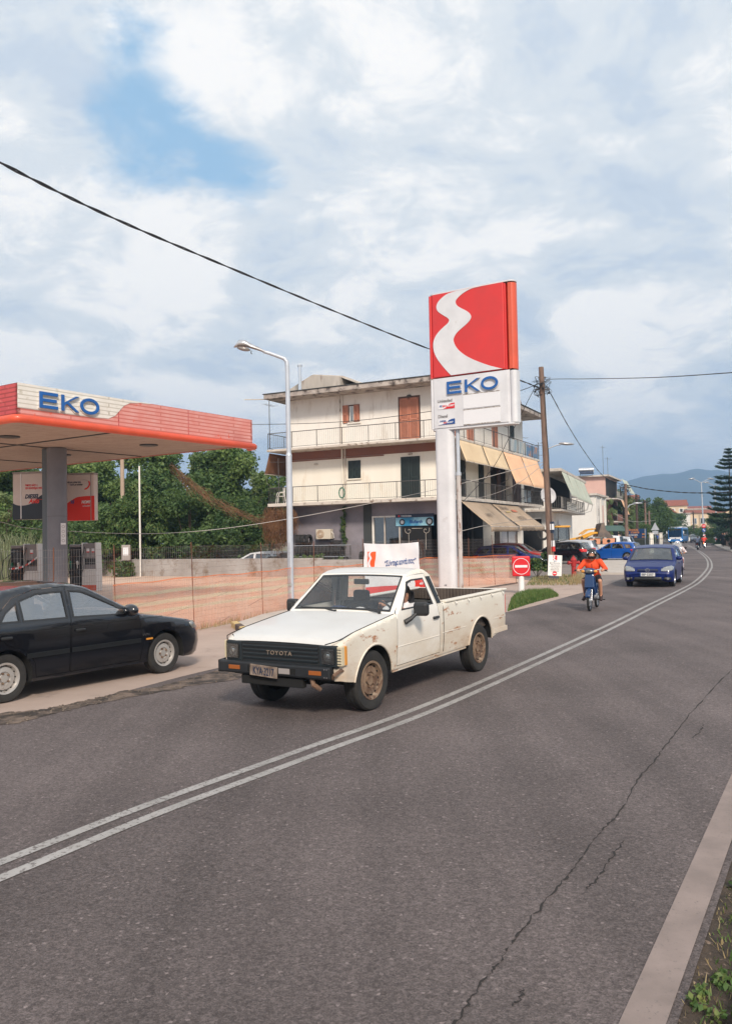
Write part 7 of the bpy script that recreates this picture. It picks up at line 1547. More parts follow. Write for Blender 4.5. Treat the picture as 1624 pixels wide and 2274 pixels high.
def number_plate(t, x, z, s_, w_=.52, h_=.115, rear=False, y=0, tx=None, tilt=0): 
    o = thing('number_plate', None, None, (x, y, z), R(180) if rear else 0); o.parent = t; o.rotation_euler = (R(tilt), 0, R(180) if rear else 0); MB().b2((0, -w_ / 2, -h_ / 2), (.012, w_ / 2, h_ / 2)).build('plate', o, MATS['plate'], bevel=.004)
    if tx: text('lettering', tx, h_ * .95, MATS['navy'], o, (.0125, 0, -h_ * .34), facing((0, 1, 0)), .001, s_, 0, .02, 'CENTER')
    return o
AZ = lambda az: R(90 - az)

# ---------------------------------------------------------------- the white pickup
TB = Body([('front_valance', [(2.30, .46), (2.34, .60)]), ('front_panel', [(2.34, .60), (2.35, .84)]), ('bonnet', [(2.35, .84), (2.32, .875), (1.9, .95), (1.4, 1.01), (1.0, 1.055)]), ('windshield', [(1.0, 1.055), (.42, 1.49)]),
           ('roof', [(.42, 1.49), (.30, 1.525), (.1, 1.545), (-.02, 1.53), (-.12, 1.48)]), ('rear_window', [(-.12, 1.48), (-.24, 1.085)]), ('bed', [(-.24, 1.085), (-.34, 1.08), (-2.44, 1.08), (-2.50, 1.075)]), ('tailgate', [(-2.50, 1.075), (-2.53, .52)])],
          .845, 1.04, .41, .30, .16, .10, .035, .02, .03, (1.52, -1.50), .405, .355, .07)
tl0 = G(818, 1577), G(1058, 1490); tdir = (tl0[0] - tl0[1]).normalized(); tnl = Vector((-tdir.y, tdir.x, 0)); tmid = (tl0[0] + tl0[1]) / 2 - tnl * .695; trz = math.atan2(tdir.y, tdir.x)
DOOR = [(1.0, .44), (.985, .98), (.985, 1.07), (.50, 1.455), (.36, 1.485), (.04, 1.485), (-.10, 1.05), (-.155, .90), (-.16, .44)]
WIN = [(.86, 1.085), (.53, 1.405), (.42, 1.43), (.10, 1.43), (.0, 1.085)]; QW = [(-.02, 1.42), (-.12, 1.09), (-.165, 1.09), (-.075, 1.42)]
tk = car('pickup_truck', 'rusty white pickup truck with dented front wing and open steel bed, driving towards the camera', (tmid.x, tmid.y), trz, TB, 'truck_white', [DOOR], [WIN, QW], 'rusty_rim', 'steel', .338, tw=.20, glassm='clear_glass', seats=((.28, .36), (.28, -.36)), steer=-3, cat='pickup truck', skip=('bed', 'front_panel', 'tailgate'), segm={'bonnet': 'truck_clean', 'roof': 'truck_clean', 'glass': 'clear_glass', 'front_valance': 'black_plastic'}, n=40, wmat='black_plastic')
for o in [c for c in tk.children]:
    if o.name.startswith('side_panel') and o.data.vertices[0].co.y > 0: o.data.materials[0] = MATS['truck_rusty']; o['label'] = 'rust-spotted driver side of the truck body'
    if o.name.startswith('door') and not o.name.startswith('door_s') and o.data.vertices[0].co.y > 0:
        for c in list(o.children):
            if c.name.startswith('window') and 'seal' not in c.name: bpy.data.objects.remove(c)      # wound down
# grille, lamps, bumper
b = MB(); b.b2((2.26, -.80, .60), (2.36, .80, .845)); fp_ = b.build('front_panel', tk, MATS['black_plastic'], bevel=.012); mat('grille_blue', (.013, .019, .023), .5)
b = MB(); b.b2((2.355, -.545, .615), (2.365, .545, .625)).b2((2.355, -.545, .825), (2.37, .545, .838)); gr = b.build('grille', tk, MATS['grille_blue'])
for z in (.66, .705, .75, .793): MB().box((2.368, 0, z), (.02, 1.09, .026), (0, .35, 0)).build('bar', gr, MATS['grille_blue'], bevel=.004)
text('lettering', 'TOYOTA', .062, mat('badge_tan', (.20, .155, .12), .5), gr, (2.381, 0, .712), facing((0, 1, 0)), .003, 1.25, 0, .02, 'CENTER', 1.25)
for s_ in (-1, 1):
    b = MB(); b.b2((2.352, s_ * .565, .618), (2.374, s_ * .80, .835)); sr = b.build('lamp_surround', tk, MATS['grille_blue'], bevel=.006)
    b = MB(); b.b2((2.365, s_ * .60, .645), (2.392, s_ * .775, .81)); mat('reflector', (.30, .29, .28), .3, .7, c2=(.12, .12, .12), scale=14); hl = b.build('headlight', tk, MATS['arch_dark'], bevel=.02, seg=3); MB().ell((2.388, s_ * .6875, .7275), (.006, .078, .072), 20, 8).build('reflector', hl, MATS['reflector'], smooth=60); MB().ell((2.394, s_ * .6875, .73), (.004, .03, .03), 12, 6).build('bulb', hl, MATS['chrome'], smooth=60); b = MB(); b.b2((2.399, s_ * .604, .649), (2.403, s_ * .771, .806)); b.build('lens', hl, MATS['clear_glass'], bevel=.002)
    mat('marker_cream', (.55, .48, .34), .35); b = MB(); b.mat(MATS['marker_cream']).b2((2.27, s_ * (.80 if s_ > 0 else .845), .63), (2.368 if s_ > 0 else 2.33, s_ * .862, .835)); mk = b.build('corner_marker', tk, bevel=.008); b = MB(); b.b2((2.20, s_ * .82, .63), (2.268, s_ * .864, .835)); b.build('amber_section', mk, MATS['amber'], bevel=.008)
    for k in range(6 if s_ > 0 else 0): MB().b2((2.369, s_ * .805, .65 + k * .03), (2.372, s_ * .858, .658 + k * .03)).build('lens_rib', mk, MATS['grille_blue'])
b = MB(); P = [(2.46, -.78), (2.46, .60)]; b.box((2.42, -.06, .555), (.11, 1.62, .135)); bp = b.build('front_bumper', tk, MATS['black_plastic'], bevel=.02); bp.data.materials[0] = mat('bumper_blue', (.008, .010, .013), .55, c2=(.017, .018, .02), scale=4)
b = MB(); b.add([(2.475, -.87, .487), (2.475, -.87, .622), (2.20, -.92, .622), (2.20, -.92, .487), (2.36, -.865, .487), (2.36, -.865, .622)], [(0, 1, 5, 4), (4, 5, 2, 3), (1, 0, 3, 2), (0, 4, 3), (1, 2, 5)]); b.build('bumper_wrap', bp, MATS['bumper_blue'])
for y in (-.62, .55): b = MB(); b.b2((2.472, y - .085, .532), (2.482, y + .085, .578)); b.build('indicator', bp, mat('old_amber', (.30, .085, .015), .4), bevel=.006)
mat('hole', (.004, .004, .004), .9); b = MB(); b.b2((2.470, -.42, .515), (2.478, .28, .585)); b.build('slot', bp, MATS['hole']); b = MB(); b.b2((2.474, .04, .52), (2.481, .2, .58)); b.build('step_plate', bp, MATS['pump_grey'])
for y in (.68, .71): 
    for z in (.515, .60): MB().cyl((2.472, y, z), (2.48, y, z), .008, n=6).build('bolt', bp, MATS['chrome'])
kp = number_plate(tk, 2.482, .535, .62, .40, .125, y=-.17, tx='KYA·3217', tilt=-3); [c for c in kp.children if c.name.startswith('plate')][0].data.materials[0] = mat('old_plate', (.27, .21, .17), .8, c2=(.12, .085, .065), scale=12)
mat('rusty_metal', (.22, .13, .08), .85, c2=(.10, .06, .045), scale=9, bump=.5)
b = MB(); b.b2((2.20, -.55, .37), (2.28, .35, .47)); vl = b.build('lower_valance', tk, MATS['arch_dark'], bevel=.01)
for k in range(6): c = (2.285, -.42 + k * .11, .42); MB().cyl(c, (2.279, c[1], c[2]), .022, n=10).build('hole', vl, MATS['rusty_metal'])
b = MB(); b.tube([(2.25, .46, .48), (2.28, .50, .42), (2.22, .54, .37), (2.12, .46, .35), (2.05, .38, .38)], .028, 7); b.build('torn_bracket', tk, MATS['rusty_metal']); b = MB(); b.tube([(2.25, .74, .50), (2.28, .78, .54), (2.2, .82, .58), (2.1, .80, .56)], .02, 6); b.build('torn_bracket', tk, MATS['rusty_metal'])
for y in (-.45, .45): MB().b2((-2.45, y - .04, .40), (2.2, y + .04, .50)).build('chassis_rail', tk, MATS['arch_dark'])
MB().cyl((-1.50, -.65, .355), (-1.50, .65, .355), .05, n=10).build('rear_axle', tk, MATS['arch_dark']); MB().cyl((1.52, -.62, .32), (1.52, .62, .32), .04, n=10).build('front_axle', tk, MATS['arch_dark']); MB().ell((-1.5, 0, .355), (.16, .16, .14)).build('differential', tk, MATS['arch_dark'], smooth=60)
for sg in (1, -1):
    b = MB(); b.tube([(-.95, sg * .55, .42), (-1.5, sg * .55, .33), (-2.1, sg * .55, .44)], .03, 5); b.build('leaf_spring', tk, MATS['rusty_metal'])
    b = MB(); fnr = TB.side(sg, .004)
    for x0, x1 in ((1.06, -1.02), ): b.grid([[Vector((x0 + (x1 - x0) * i / 20, sg * (.79), z)) for i in range(21)] for z in (.375, .41)]); b.build('sill_trim', tk, MATS['truck_rusty'], solid=.03)
    # rolled arch lips and the body crease
    for k in (0, 1):
        a = TB.arch(k, .012, 22); b = MB(); b.tube([Vector((x, sg * (TB.hw(x, z) + .004), z)) for x, z in a], .012, 5); b.build('arch_lip', tk, MATS['truck_rusty' if sg > 0 else 'truck_white'], smooth=60)
    for xa, xb in ((.97, -.14), (-.22, -.98), (-1.95, -2.48)): b = MB(); b.tube([Vector((xa + (xb - xa) * i / 8, sg * (TB.hw(xa + (xb - xa) * i / 8, .665) - .002), .665 + (.02 if xa < 0 else 0))) for i in range(9)], .008, 5); b.build('body_crease', tk, MATS['truck_white'], smooth=60)
    b = MB(); b.tube([Vector((-.262, sg * (TB.hw(-.27, z) + .001), z)) for z in (.44, .6, .8, 1.0, 1.07)], .006, 4); b.build('cab_gap', tk, MATS['arch_dark'])
    b = MB(); b.tube([Vector((2.33 - 1.33 * i / 14, sg * (TB.hw(2.33 - 1.33 * i / 14, TB.top(2.33 - 1.33 * i / 14)) - .004), TB.top(2.33 - 1.33 * i / 14) + .002)) for i in range(15)], .006, 4); b.build('bonnet_gap', tk, MATS['arch_dark'])
# bed: inside walls, rails with hooks, tailgate
mat('bed_liner', (.045, .035, .032), .7, .3, c2=(.11, .085, .07), scale=2.5, dirt=(.3, .22, .16), dscale=2.0, dlo=.6, dhi=.72, brick=(1, .006, (.16, .13, .11), .06, .06), bump=.4)
MB().b2((-2.46, -.74, .58), (-.36, .74, .60)).build('bed_floor', tk, MATS['bed_liner'])
for sg in (1, -1):
    b = MB(); b.b2((-2.46, sg * .735, .6), (-.36, sg * .765, 1.07)); bs = b.build('bed_side', tk, MATS['bed_liner']); MB().b2((-2.50, sg * .735, 1.07), (-.34, sg * .852, 1.10)).build('bed_rail', tk, MATS['truck_rusty' if sg > 0 else 'truck_white'], bevel=.012)
    for k in range(5): x = -.62 - k * .42; b = MB(); b.tube([(x, sg * .845, 1.06), (x - .02, sg * .868, 1.04), (x - .035, sg * .862, 1.015)], .009, 5); b.build('rope_hook', tk, MATS['truck_white'])
MB().b2((-2.468, -.73, .6), (-2.44, .73, 1.085)).build('tailgate_liner', tk, MATS['bed_liner']); MB().b2((-.36, -.80, .6), (-.33, .80, 1.08)).build('headboard', tk, MATS['bed_liner']); tg = MB().b2((-2.53, -.80, .58), (-2.47, .80, 1.09)).build('tailgate', tk, MATS['truck_white'], bevel=.012)
for sg in (1, -1): MB().b2((-2.545, sg * .66, .72), (-2.525, sg * .80, 1.0)).build('tail_lamp', tk, MATS['tail_red'], bevel=.006); MB().b2((-2.50, sg * .80, .46), (-1.98, sg * .838, .53)).build('mud_guard', tk, MATS['truck_rusty'])
# cab extras
MB().b2((.62, -.74, .82), (1.0, .74, .99)).build('dashboard', tk, MATS['interior'], bevel=.03); MB().b2((-.22, -.70, .5), (-.19, .70, 1.06)).build('cab_back', tk, MATS['interior']); b = MB(); b.box((.27, 0, .46), (.62, 1.3, .14)); b.build('bench', tk, MATS['seat_brown'], bevel=.04)
MB().b2((-.2, -.8, .42), (1.1, .8, .47)).build('cab_floor', tk, MATS['arch_dark'])
sw = Vector((.58, .36, 1.03)); ax_ = Vector((-.75, 0, .55)).normalized(); u_, w_ = Vector((0, 1, 0)), ax_.cross(Vector((0, 1, 0))); b = MB(); b.tube([sw + (u_ * math.cos(a * .262) + w_ * math.sin(a * .262)) * .19 for a in range(24)], .014, 6, closed=True); swo = b.build('steering_wheel', tk, MATS['black_plastic'], smooth=60); b = MB(); b.cyl(sw, sw - ax_ * .3, .03, n=8); b.build('column', swo, MATS['black_plastic']); b = MB(); b.tube([sw - u_ * .18, sw - ax_ * .02, sw + u_ * .18], .014, 5); b.build('spoke', swo, MATS['black_plastic'])
b = MB(); b.box((.50, .02, 1.40), (.03, .24, .07)); b.build('rear_view_mirror', tk, MATS['black_plastic'], bevel=.02)
for y0, y1 in ((.02, .62), (-.62, -.05)):
    b = MB(); P = [Vector((1.035, y1, 1.075)), Vector((.99, (y0 + y1) / 2 + .1, 1.10)), Vector((.985, y0, 1.105))]; b.tube(P, .010, 5); wp_ = b.build('wiper', tk, MATS['black_plastic']); MB().cyl(P[0] - Vector((0, 0, .02)), P[0] + Vector((0, 0, .015)), .02, n=8).build('pivot', wp_, MATS['black_plastic'])
for sg in (1, -1):
    b = MB(); b.box((.66, sg * 1.01, 1.09), (.10, .20, .17), (0, 0, sg * .1)); mi = b.build('door_mirror', tk, MATS['black_plastic'], bevel=.04, seg=3); b = MB(); b.tube([(.82, sg * .86, .94), (.76, sg * .91, .98), (.69, sg * .96, 1.04)], [.035, .028, .02], 8); b.build('arm', mi, MATS['black_plastic'])
    b = MB(); panel(b, [(.02, 1.44), (-.085, 1.44), (-.20, 1.085), (-.10, 1.085)], [], TB.side(sg, .006), .1); b.build('pillar_trim', tk, MATS['grille_blue'], solid=.008)
# pull the short nose in, then settle the body: narrow, nose a touch low
for o in tk.children_recursive:
    if o.type == 'MESH' and o.parent.type != 'EMPTY' or (o.type == 'MESH' and o.parent is tk):
        if o.matrix_local == Matrix.Identity(4):
            for v in o.data.vertices:
                if v.co.x > 1.95: v.co.x = 1.95 + (v.co.x - 1.95) * .70
        elif o.location.x > 1.95: o.location.x = 1.95 + (o.location.x - 1.95) * .70 + .002
kp.location.x = 1.95 + (kp.location.x - 1.95) * .70
for o in tk.children:
    if o.name.startswith('wheel') and o.type == 'EMPTY': o.location.z += .024 if o.location.x > 0 else -.024
tk.scale = (1, .945, 1); tk.rotation_euler = Euler((0, R(.9), trz))
# things carried in the cab
def at_truck(x, y, z): return Vector((tmid.x, tmid.y, 0)) + tdir * x + tnl * y + Vector((0, 0, z))
t = thing('cap', 'white and blue cap lying on the truck dashboard', 'cap', at_truck(.82, .17, 1.0), trz); b = MB(); b.ell((0, 0, .02), (.11, .11, .085), 16, 8); b.build('crown', t, MATS['cloth_white'], smooth=60); b = MB(); b.ell((-.10, 0, .0), (.09, .10, .012), 14, 6); b.build('brim', t, MATS['royal'], smooth=60); b = MB(); b.ell((.09, 0, .05), (.012, .03, .022), 8, 6, (0, -.5, 0)); b.build('badge', t, MATS['navy'])
t = thing('crumpled_jacket', 'crumpled dark blue cloth on the truck dashboard left of the cap', 'jacket', at_truck(.82, -.12, .99), trz); rs = np.random.RandomState(1); b = MB()
b.grid([[Vector((.13 * math.sin(j / 6 * 3.14 - 1.57) , -.22 + .44 * i / 12, .03 + .05 * math.sin(i * 1.1 + j) * math.sin(i / 12 * 3.14) + .05 * math.sin(j / 6 * 3.14))) for i in range(13)] for j in range(7)]); b.build('cloth', t, mat('cloth_navy', (.03, .05, .12), .9), smooth=180, solid=.01)

# ---------------------------------------------------------------- the black saloon at the left
SB = Body([('front_bumper', [(2.02, .20), (2.08, .24), (2.12, .40), (2.10, .54)]), ('nose', [(2.10, .54), (2.06, .64), (1.98, .70)]), ('bonnet', [(1.98, .70), (1.8, .755), (1.4, .83), (1.0, .895), (.86, .915)]), ('windshield', [(.86, .915), (.02, 1.355)]),
           ('roof', [(.02, 1.355), (-.15, 1.40), (-.5, 1.432), (-.9, 1.42), (-1.2, 1.375)]), ('rear_window', [(-1.2, 1.375), (-1.78, 1.03)]), ('boot', [(-1.78, 1.03), (-2.1, .99), (-2.3, .97)]), ('rear_bumper', [(-2.3, .97), (-2.38, .70), (-2.40, .45), (-2.34, .22)])],
          .86, .93, .215, .40, .42, .26, .07, .035, .09, (1.285, -1.285), .355, .30, .05)
sl0 = G(357, 1494), G(5, 1560); sdir = (sl0[0] - sl0[1]).normalized(); snr = Vector((sdir.y, -sdir.x, 0)); smid = (sl0[0] + sl0[1]) / 2 - snr * .73
FD = [(.80, .26), (.86, .50), (.78, .905), (.04, 1.30), (-.12, 1.365), (-.34, 1.385), (-.355, .95), (-.375, .26)]; RD = [(-.385, .26), (-.365, .95), (-.35, 1.385), (-.8, 1.375), (-1.15, 1.28), (-1.40, 1.08), (-1.43, .93), (-1.30, .72), (-1.0, .60), (-.90, .44), (-.88, .26)]
FW = [(.66, .945), (.0, 1.275), (-.10, 1.315), (-.30, 1.335), (-.325, .965)]; RW = [(-.395, .965), (-.385, 1.335), (-.78, 1.325), (-1.06, 1.245), (-1.06, .975)]; QW2 = [(-1.09, .975), (-1.09, 1.23), (-1.28, 1.11), (-1.36, 1.01), (-1.36, .98)]
glass('saloon_glass', (.80, .85, .86), .30, .02, .06, (.3, .32, .34)); bc = car('saloon_car', 'black saloon car with bare steel wheels parked on the apron at the left edge', (smid.x, smid.y, .004), math.atan2(sdir.y, sdir.x), SB, 'paint_black', [FD, RD], [FW, RW, QW2], 'steel_rim', 'steel', .30, tw=.185, glassm='saloon_glass', seats=((.15, .36), (.15, -.36), (-.85, 0)), n=40)
for sg in (1, -1):
    patch(bc, SB, 'headlight', 'headlight_glass', [(sg * .42, .60), (sg * .44, .70), (sg * .90, .735), (sg * .98, .71), (sg * .92, .62)], .01); patch(bc, SB, 'tail_lamp', 'tail_red', [(sg * .5, .72), (sg * .5, .90), (sg * 1.0, .92), (sg * 1.0, .76)], .01, False)
    mirror_(bc, .56, .80, .97, sg, 'paint_black', 1.15)
    b = MB()
    for xa, xb in ((.80, -.36), (-.40, -1.02)): b.grid([[SB.side(sg, .012)(xa + (xb - xa) * i / 12, z) for i in range(13)] for z in (.515, .575)])
    b.build('rubbing_strip', bc, MATS['paint_dark'], solid=.012)
    b = MB(); b.tube([SB.side(sg, .001)(1.95 - 3.4 * i / 30, .855 - .0 * i) for i in range(6, 30)], .004, 4); b.build('waist_line', bc, MATS['arch_dark'])
patch(bc, SB, 'grille', 'black_plastic', [(-.36, .58), (.36, .58), (.34, .66), (-.34, .66)], .01); patch(bc, SB, 'air_intake', 'black_plastic', [(-.6, .28), (.6, .28), (.55, .38), (-.55, .38)], .006)
number_plate(bc, 2.23, .46, .9, .5); text('lettering', 'VVT·i', .05, MATS['chrome'], bc, SB.side(-1, .004)(.93, .60) + Vector((-.10, 0, 0)), facing((1, 0, 0)), .002, 1.1, .2, .02)
for xx in (.955,): MB().b2((.90, -.868, .54), (1.02, -.862, .565)).build('side_repeater', bc, MATS['amber'])
# ---------------------------------------------------------------- the other cars
def hatch(L, Wd, Hh, kind='hatch', doors=2, ww=.62):
    e = {'hatch': (-.40, -.475, -.5), 'estate': (-.44, -.49, -.5), 'van': (-.485, -.498, -.502)}[kind]; wx = {'hatch': .25, 'estate': .27, 'van': .30}[kind]; rf = .07 if kind != 'van' else .17
    S = lambda P: [(x * L, z * Hh) for x, z in P]; bl = .64 if kind != 'van' else .56
    B = Body([('front_bumper', S([(.475, .14), (.493, .19), (.50, .33)])), ('nose', S([(.50, .33), (.488, .42), (.455, .485)])), ('bonnet', S([(.455, .485), (.36, .56), (wx, bl - .02)])), ('windshield', S([(wx, bl - .02), (rf, .935)])),
              ('roof', S([(rf, .935), (-.05, .985), (-.2, 1.0), (-.36, .965), (e[0], .94)])), ('rear_window', S([(e[0], .94), (e[1], .64)])), ('tailgate', S([(e[1], .64), (e[2], .45)])), ('rear_bumper', S([(e[2], .45), (-.507, .32), (-.49, .14)]))],
             Wd, bl * Hh, .14 * Hh + .01, .32 if kind != 'van' else .12, .36, .22, .06, .03, .08, (.31 * L, -.305 * L), .35, .31, .05)
    z0, z1 = bl + .025, .90; mid = 0.0 if doors == 2 else -.10
    sl = (rf - wx) / (.935 - bl + .02); xa = lambda z: wx + sl * (z - bl + .02)
    D = [S([(wx - .03, .17), (wx - .02, bl - .02), (xa(.90) - .03, .93), (mid - .01, .95), (mid, .17)])]; Wn = [S([(xa(z0) - .045, z0), (xa(z1) - .045, z1), (mid - .0 + .012, .915), (mid + .015, z0)])]
    if doors == 2: D.append(S([(mid - .004, .17), (mid - .014, .95), (-.22, .945), (-.285, bl), (-.27, .50), (-.20, .38), (-.19, .17)])); Wn += [S([(mid - .012, z0), (mid - .02, .915), (-.20, .90), (-.25, z0)]), S([(-.29, z0), (-.245, .89), (e[0] + .05, .87), (e[1] + .065, z0 + .02)])]
    else: Wn += [S([(mid - .025, z0), (mid - .03, .90), (-.30, .88), (e[1] + .09, z0 + .03)])]
    return B, D, Wn
def simple(name, label, x, Y, az, spec, pm, rim='alloy', px=None, group=None, lights=True, on=False, n=20, z=.0, front=None, rear_lamp=None, cat='car'):
    B, D, Wn = hatch(*spec); p = DP(x, 1190, Y) if px is None else px; L = spec[0]
    t = car(name, label, (p.x, p.y, z), AZ(az), B, pm, D, Wn, rim, 'alloy', .31, group=group, n=n, detail=0, cat=cat, seats=((.05, .36), (.05, -.36), (-.85, 0)) if L < 5 else ())
    h = B.belt
    for sg in (1, -1):
        patch(t, B, 'headlight', 'lamp_on' if on else 'headlight_glass', front(sg) if front else [(sg * .42, h * .60), (sg * .46, h * .72), (sg * .86, h * .78), (sg * .92, h * .68), (sg * .84, h * .60)], .012)
        patch(t, B, 'tail_lamp', 'tail_red', rear_lamp(sg) if rear_lamp else [(sg * .56, h * .76), (sg * .56, h * .95), (sg * 1.05, h * .97), (sg * 1.0, h * .78)], .012, False)
        mirror_(t, (B.T[0][0] if False else .17 * L), B.W - .05, h + .04, sg, pm, 1.0)
    patch(t, B, 'grille', 'black_plastic', [(-.36, h * .62), (.36, h * .62), (.34, h * .70), (-.34, h * .70)], .01); patch(t, B, 'air_intake', 'black_plastic', [(-.5, h * .27), (.5, h * .27), (.46, h * .40), (-.46, h * .40)], .006)
    number_plate(t, B.xf(h * .50) + .095, h * .50, 1, .5); number_plate(t, B.xr(h * .62) - .095, h * .62, 1, .5, rear=True); return t, B
# blue hatchback coming towards the camera
g0 = (G(1405, 1303) + G(1482, 1300)) / 2; gc = g0 + azd(25.5) * 1.28
paint('golf_blue', (.004, .014, .105), .34, .15, spec=.3)
gt, GB = simple('hatchback', 'deep blue hatchback with clear round headlights and white number plate driving towards the camera', 0, 0, 205.5, (4.2, .875, 1.48), 'golf_blue', px=gc, n=28, front=lambda sg: [(sg * .44, .60), (sg * .46, .68), (sg * .60, .755), (sg * .80, .78), (sg * .93, .74), (sg * .88, .63), (sg * .70, .585), (sg * .52, .585)])
for z in (.585, .61, .635): patch(gt, GB, 'grille_bar', 'golf_blue', [(-.34, z), (.34, z), (.34, z + .008), (-.34, z + .008)], .018)
for sg in (1, -1): patch(gt, GB, 'fog_grille', 'black_plastic', [(sg * .54, .28), (sg * .80, .28), (sg * .78, .37), (sg * .54, .37)], .008); MB().cyl((2.06, sg * .68, .325), (2.12, sg * .68, .325), .045, n=12).build('fog_lamp', gt, MATS['headlight_glass'])
c = Vector((GB.xf(.62) + .095, 0, .625)); b = MB(); b.lathe([(.075, 0), (.075, .012), (.062, .012), (.062, 0)], c, (1, 0, 0), 24); em = b.build('badge', gt, MATS['chrome']); e_ = lambda u, v: c + Vector((.01, u, v))
for P in ([(-.035, .055), (0, .008), (.035, .055)], [(-.058, .03), (-.028, -.052), (0, -.004), (.028, -.052), (.058, .03)]): b = MB(); b.tube([e_(u, v) for u, v in P], .006, 4); b.build('badge_letter', em, MATS['chrome'])
o = number_plate(gt, GB.xf(.50) + .11, .475, 1, .52, .12, tx='IBP·5507'); b = MB(); b.b2((.0125, -.26, -.058), (.0135, -.225, .058)); b.build('blue_strip', o, MATS['royal'])
MB().ell((.55, .33, 1.0), (.14, .2, .24)).build('driver_shape', gt, MATS['seat_cloth']) if False else None
simple('parked_car', 'shiny black hatchback with a lit-up red tail lamp parked behind the utility pole', 1241, 57, -56, (4.2, .87, 1.48), 'paint_black', group='cars parked beyond the station', n=24, rear_lamp=lambda sg: [(sg * .50, .78), (sg * .50, .95), (sg * .80, 1.0), (sg * 1.06, .98), (sg * 1.0, .80)])
simple('parked_car', 'bright blue five door hatchback parked in the open behind the moped rider', 1364, 60, -52, (3.72, .80, 1.37), 'paint_bright_blue', group='cars parked beyond the station', n=24)
simple('parked_car', 'silver estate car parked just behind the black hatchback', 1256, 62.5, -62, (4.5, .88, 1.56, 'estate'), 'paint_silver', group='cars parked beyond the station')
vt, VB = simple('parked_van', 'white delivery van with orange pictures on its side windows', 1322, 71, -60, (4.3, .86, 1.85, 'van'), 'paint_white', group='cars parked beyond the station', cat='van')
for x0, x1 in ((-1.75, -.75), (-.55, .35)): b = MB(); panel(b, [(x0, 1.12), (x1, 1.12), (x1, 1.58), (x0, 1.58)], [], VB.side(1, .006), .2); q = b.build('window_picture', vt, mat('picture_orange', (.72, .33, .20), .6)); b = MB(); panel(b, arc((x0 + x1) / 2, 1.36, .15, 0, 330, 11), [], VB.side(1, .011), .2); b.build('dark_figure', q, MATS['arch_dark'])
simple('parked_car', 'silver people carrier behind the white van, next to the dark gate', 1352, 76, -60, (4.3, .87, 1.72, 'estate'), 'paint_silver', group='cars parked beyond the station')
simple('parked_car', 'blue-grey car half hidden behind the orange net right of the sign post', 1132, 47.5, 112, (4.2, .85, 1.42), 'golf_blue', group='cars parked beyond the station')
simple('parked_car', 'dull red car behind the blue-grey car under the shop awning', 1150, 53, 118, (4.0, .84, 1.5), 'paint_red', group='cars parked beyond the station')
simple('parked_pickup', 'white pickup cab showing over the wall at the foot of the trees', 572, 50.5, -82, (4.6, .84, 1.42), 'paint_white', z=-.12, cat='pickup truck')
simple('distant_car', 'dark grey car coming down the far end of the street', 1541, 160, 200, (4.2, .87, 1.6, 'estate'), 'paint_grey')
simple('distant_van', 'small white van seen from behind at the right end of the street', 1598, 128, 22, (3.9, .8, 1.75, 'van'), 'paint_white', cat='van')
# bus
bp_ = DP(1497.5, 1190, 150); bu = thing('city_bus', 'blue and white city bus with lit headlights coming down the street', 'bus', (bp_.x, bp_.y, 0), AZ(206))
MB().b2((-11, -1.25, .32), (0, 1.25, 2.82)).build('body', bu, MATS['bus_blue'], bevel=.12, seg=3); MB().b2((-10.8, -1.15, 2.8), (-.3, 1.15, 3.02)).build('roof', bu, MATS['paint_white'], bevel=.08)
MB().b2((-.06, -1.1, 1.15), (.03, 1.1, 2.72)).build('windshield', bu, MATS['car_glass'], bevel=.02); MB().b2((-.5, -1.05, .6), (-.02, 1.05, 2.6)).build('dark_cabin', bu, MATS['interior_shade']); MB().b2((.02, -1.0, 2.40), (.045, 1.0, 2.68)).build('destination_blind', bu, MATS['black_plastic'])
b = MB(); b.prism([(-1.05, 1.14), (1.05, 1.14), (.75, .78), (-.75, .78)], lambda u, v, w: Vector((w, u, v)), -.02, .04); b.build('front_panel', bu, MATS['paint_white'], bevel=.02); MB().ell((.05, 0, .95), (.02, .12, .12), 12, 6).build('badge', bu, MATS['chrome'])
for s_ in (-1, 1):
    MB().b2((-.02, s_ * .82, .62), (.045, s_ * 1.12, .80)).build('headlight', bu, MATS['lamp_on'], bevel=.02); b = MB(); b.box((.12, s_ * 1.42, 2.0), (.12, .18, .5)); mi = b.build('mirror', bu, MATS['paint_white'], bevel=.04); b = MB(); b.tube([(0, s_ * 1.2, 2.6), (.15, s_ * 1.4, 2.5), (.12, s_ * 1.42, 2.2)], .03, 5); b.build('arm', mi, MATS['black_plastic'])
    for k in range(6): MB().b2((-2.3 - k * 1.5, s_ * 1.245, 1.35), (-1.0 - k * 1.5, s_ * 1.262, 2.5)).build('side_window', bu, MATS['car_glass'])
    for x in (-2.6, -8.2): wheel(bu, x, s_ * 1.08, .48, .48, .28, 'alloy', 'alloy', s_, n=16)
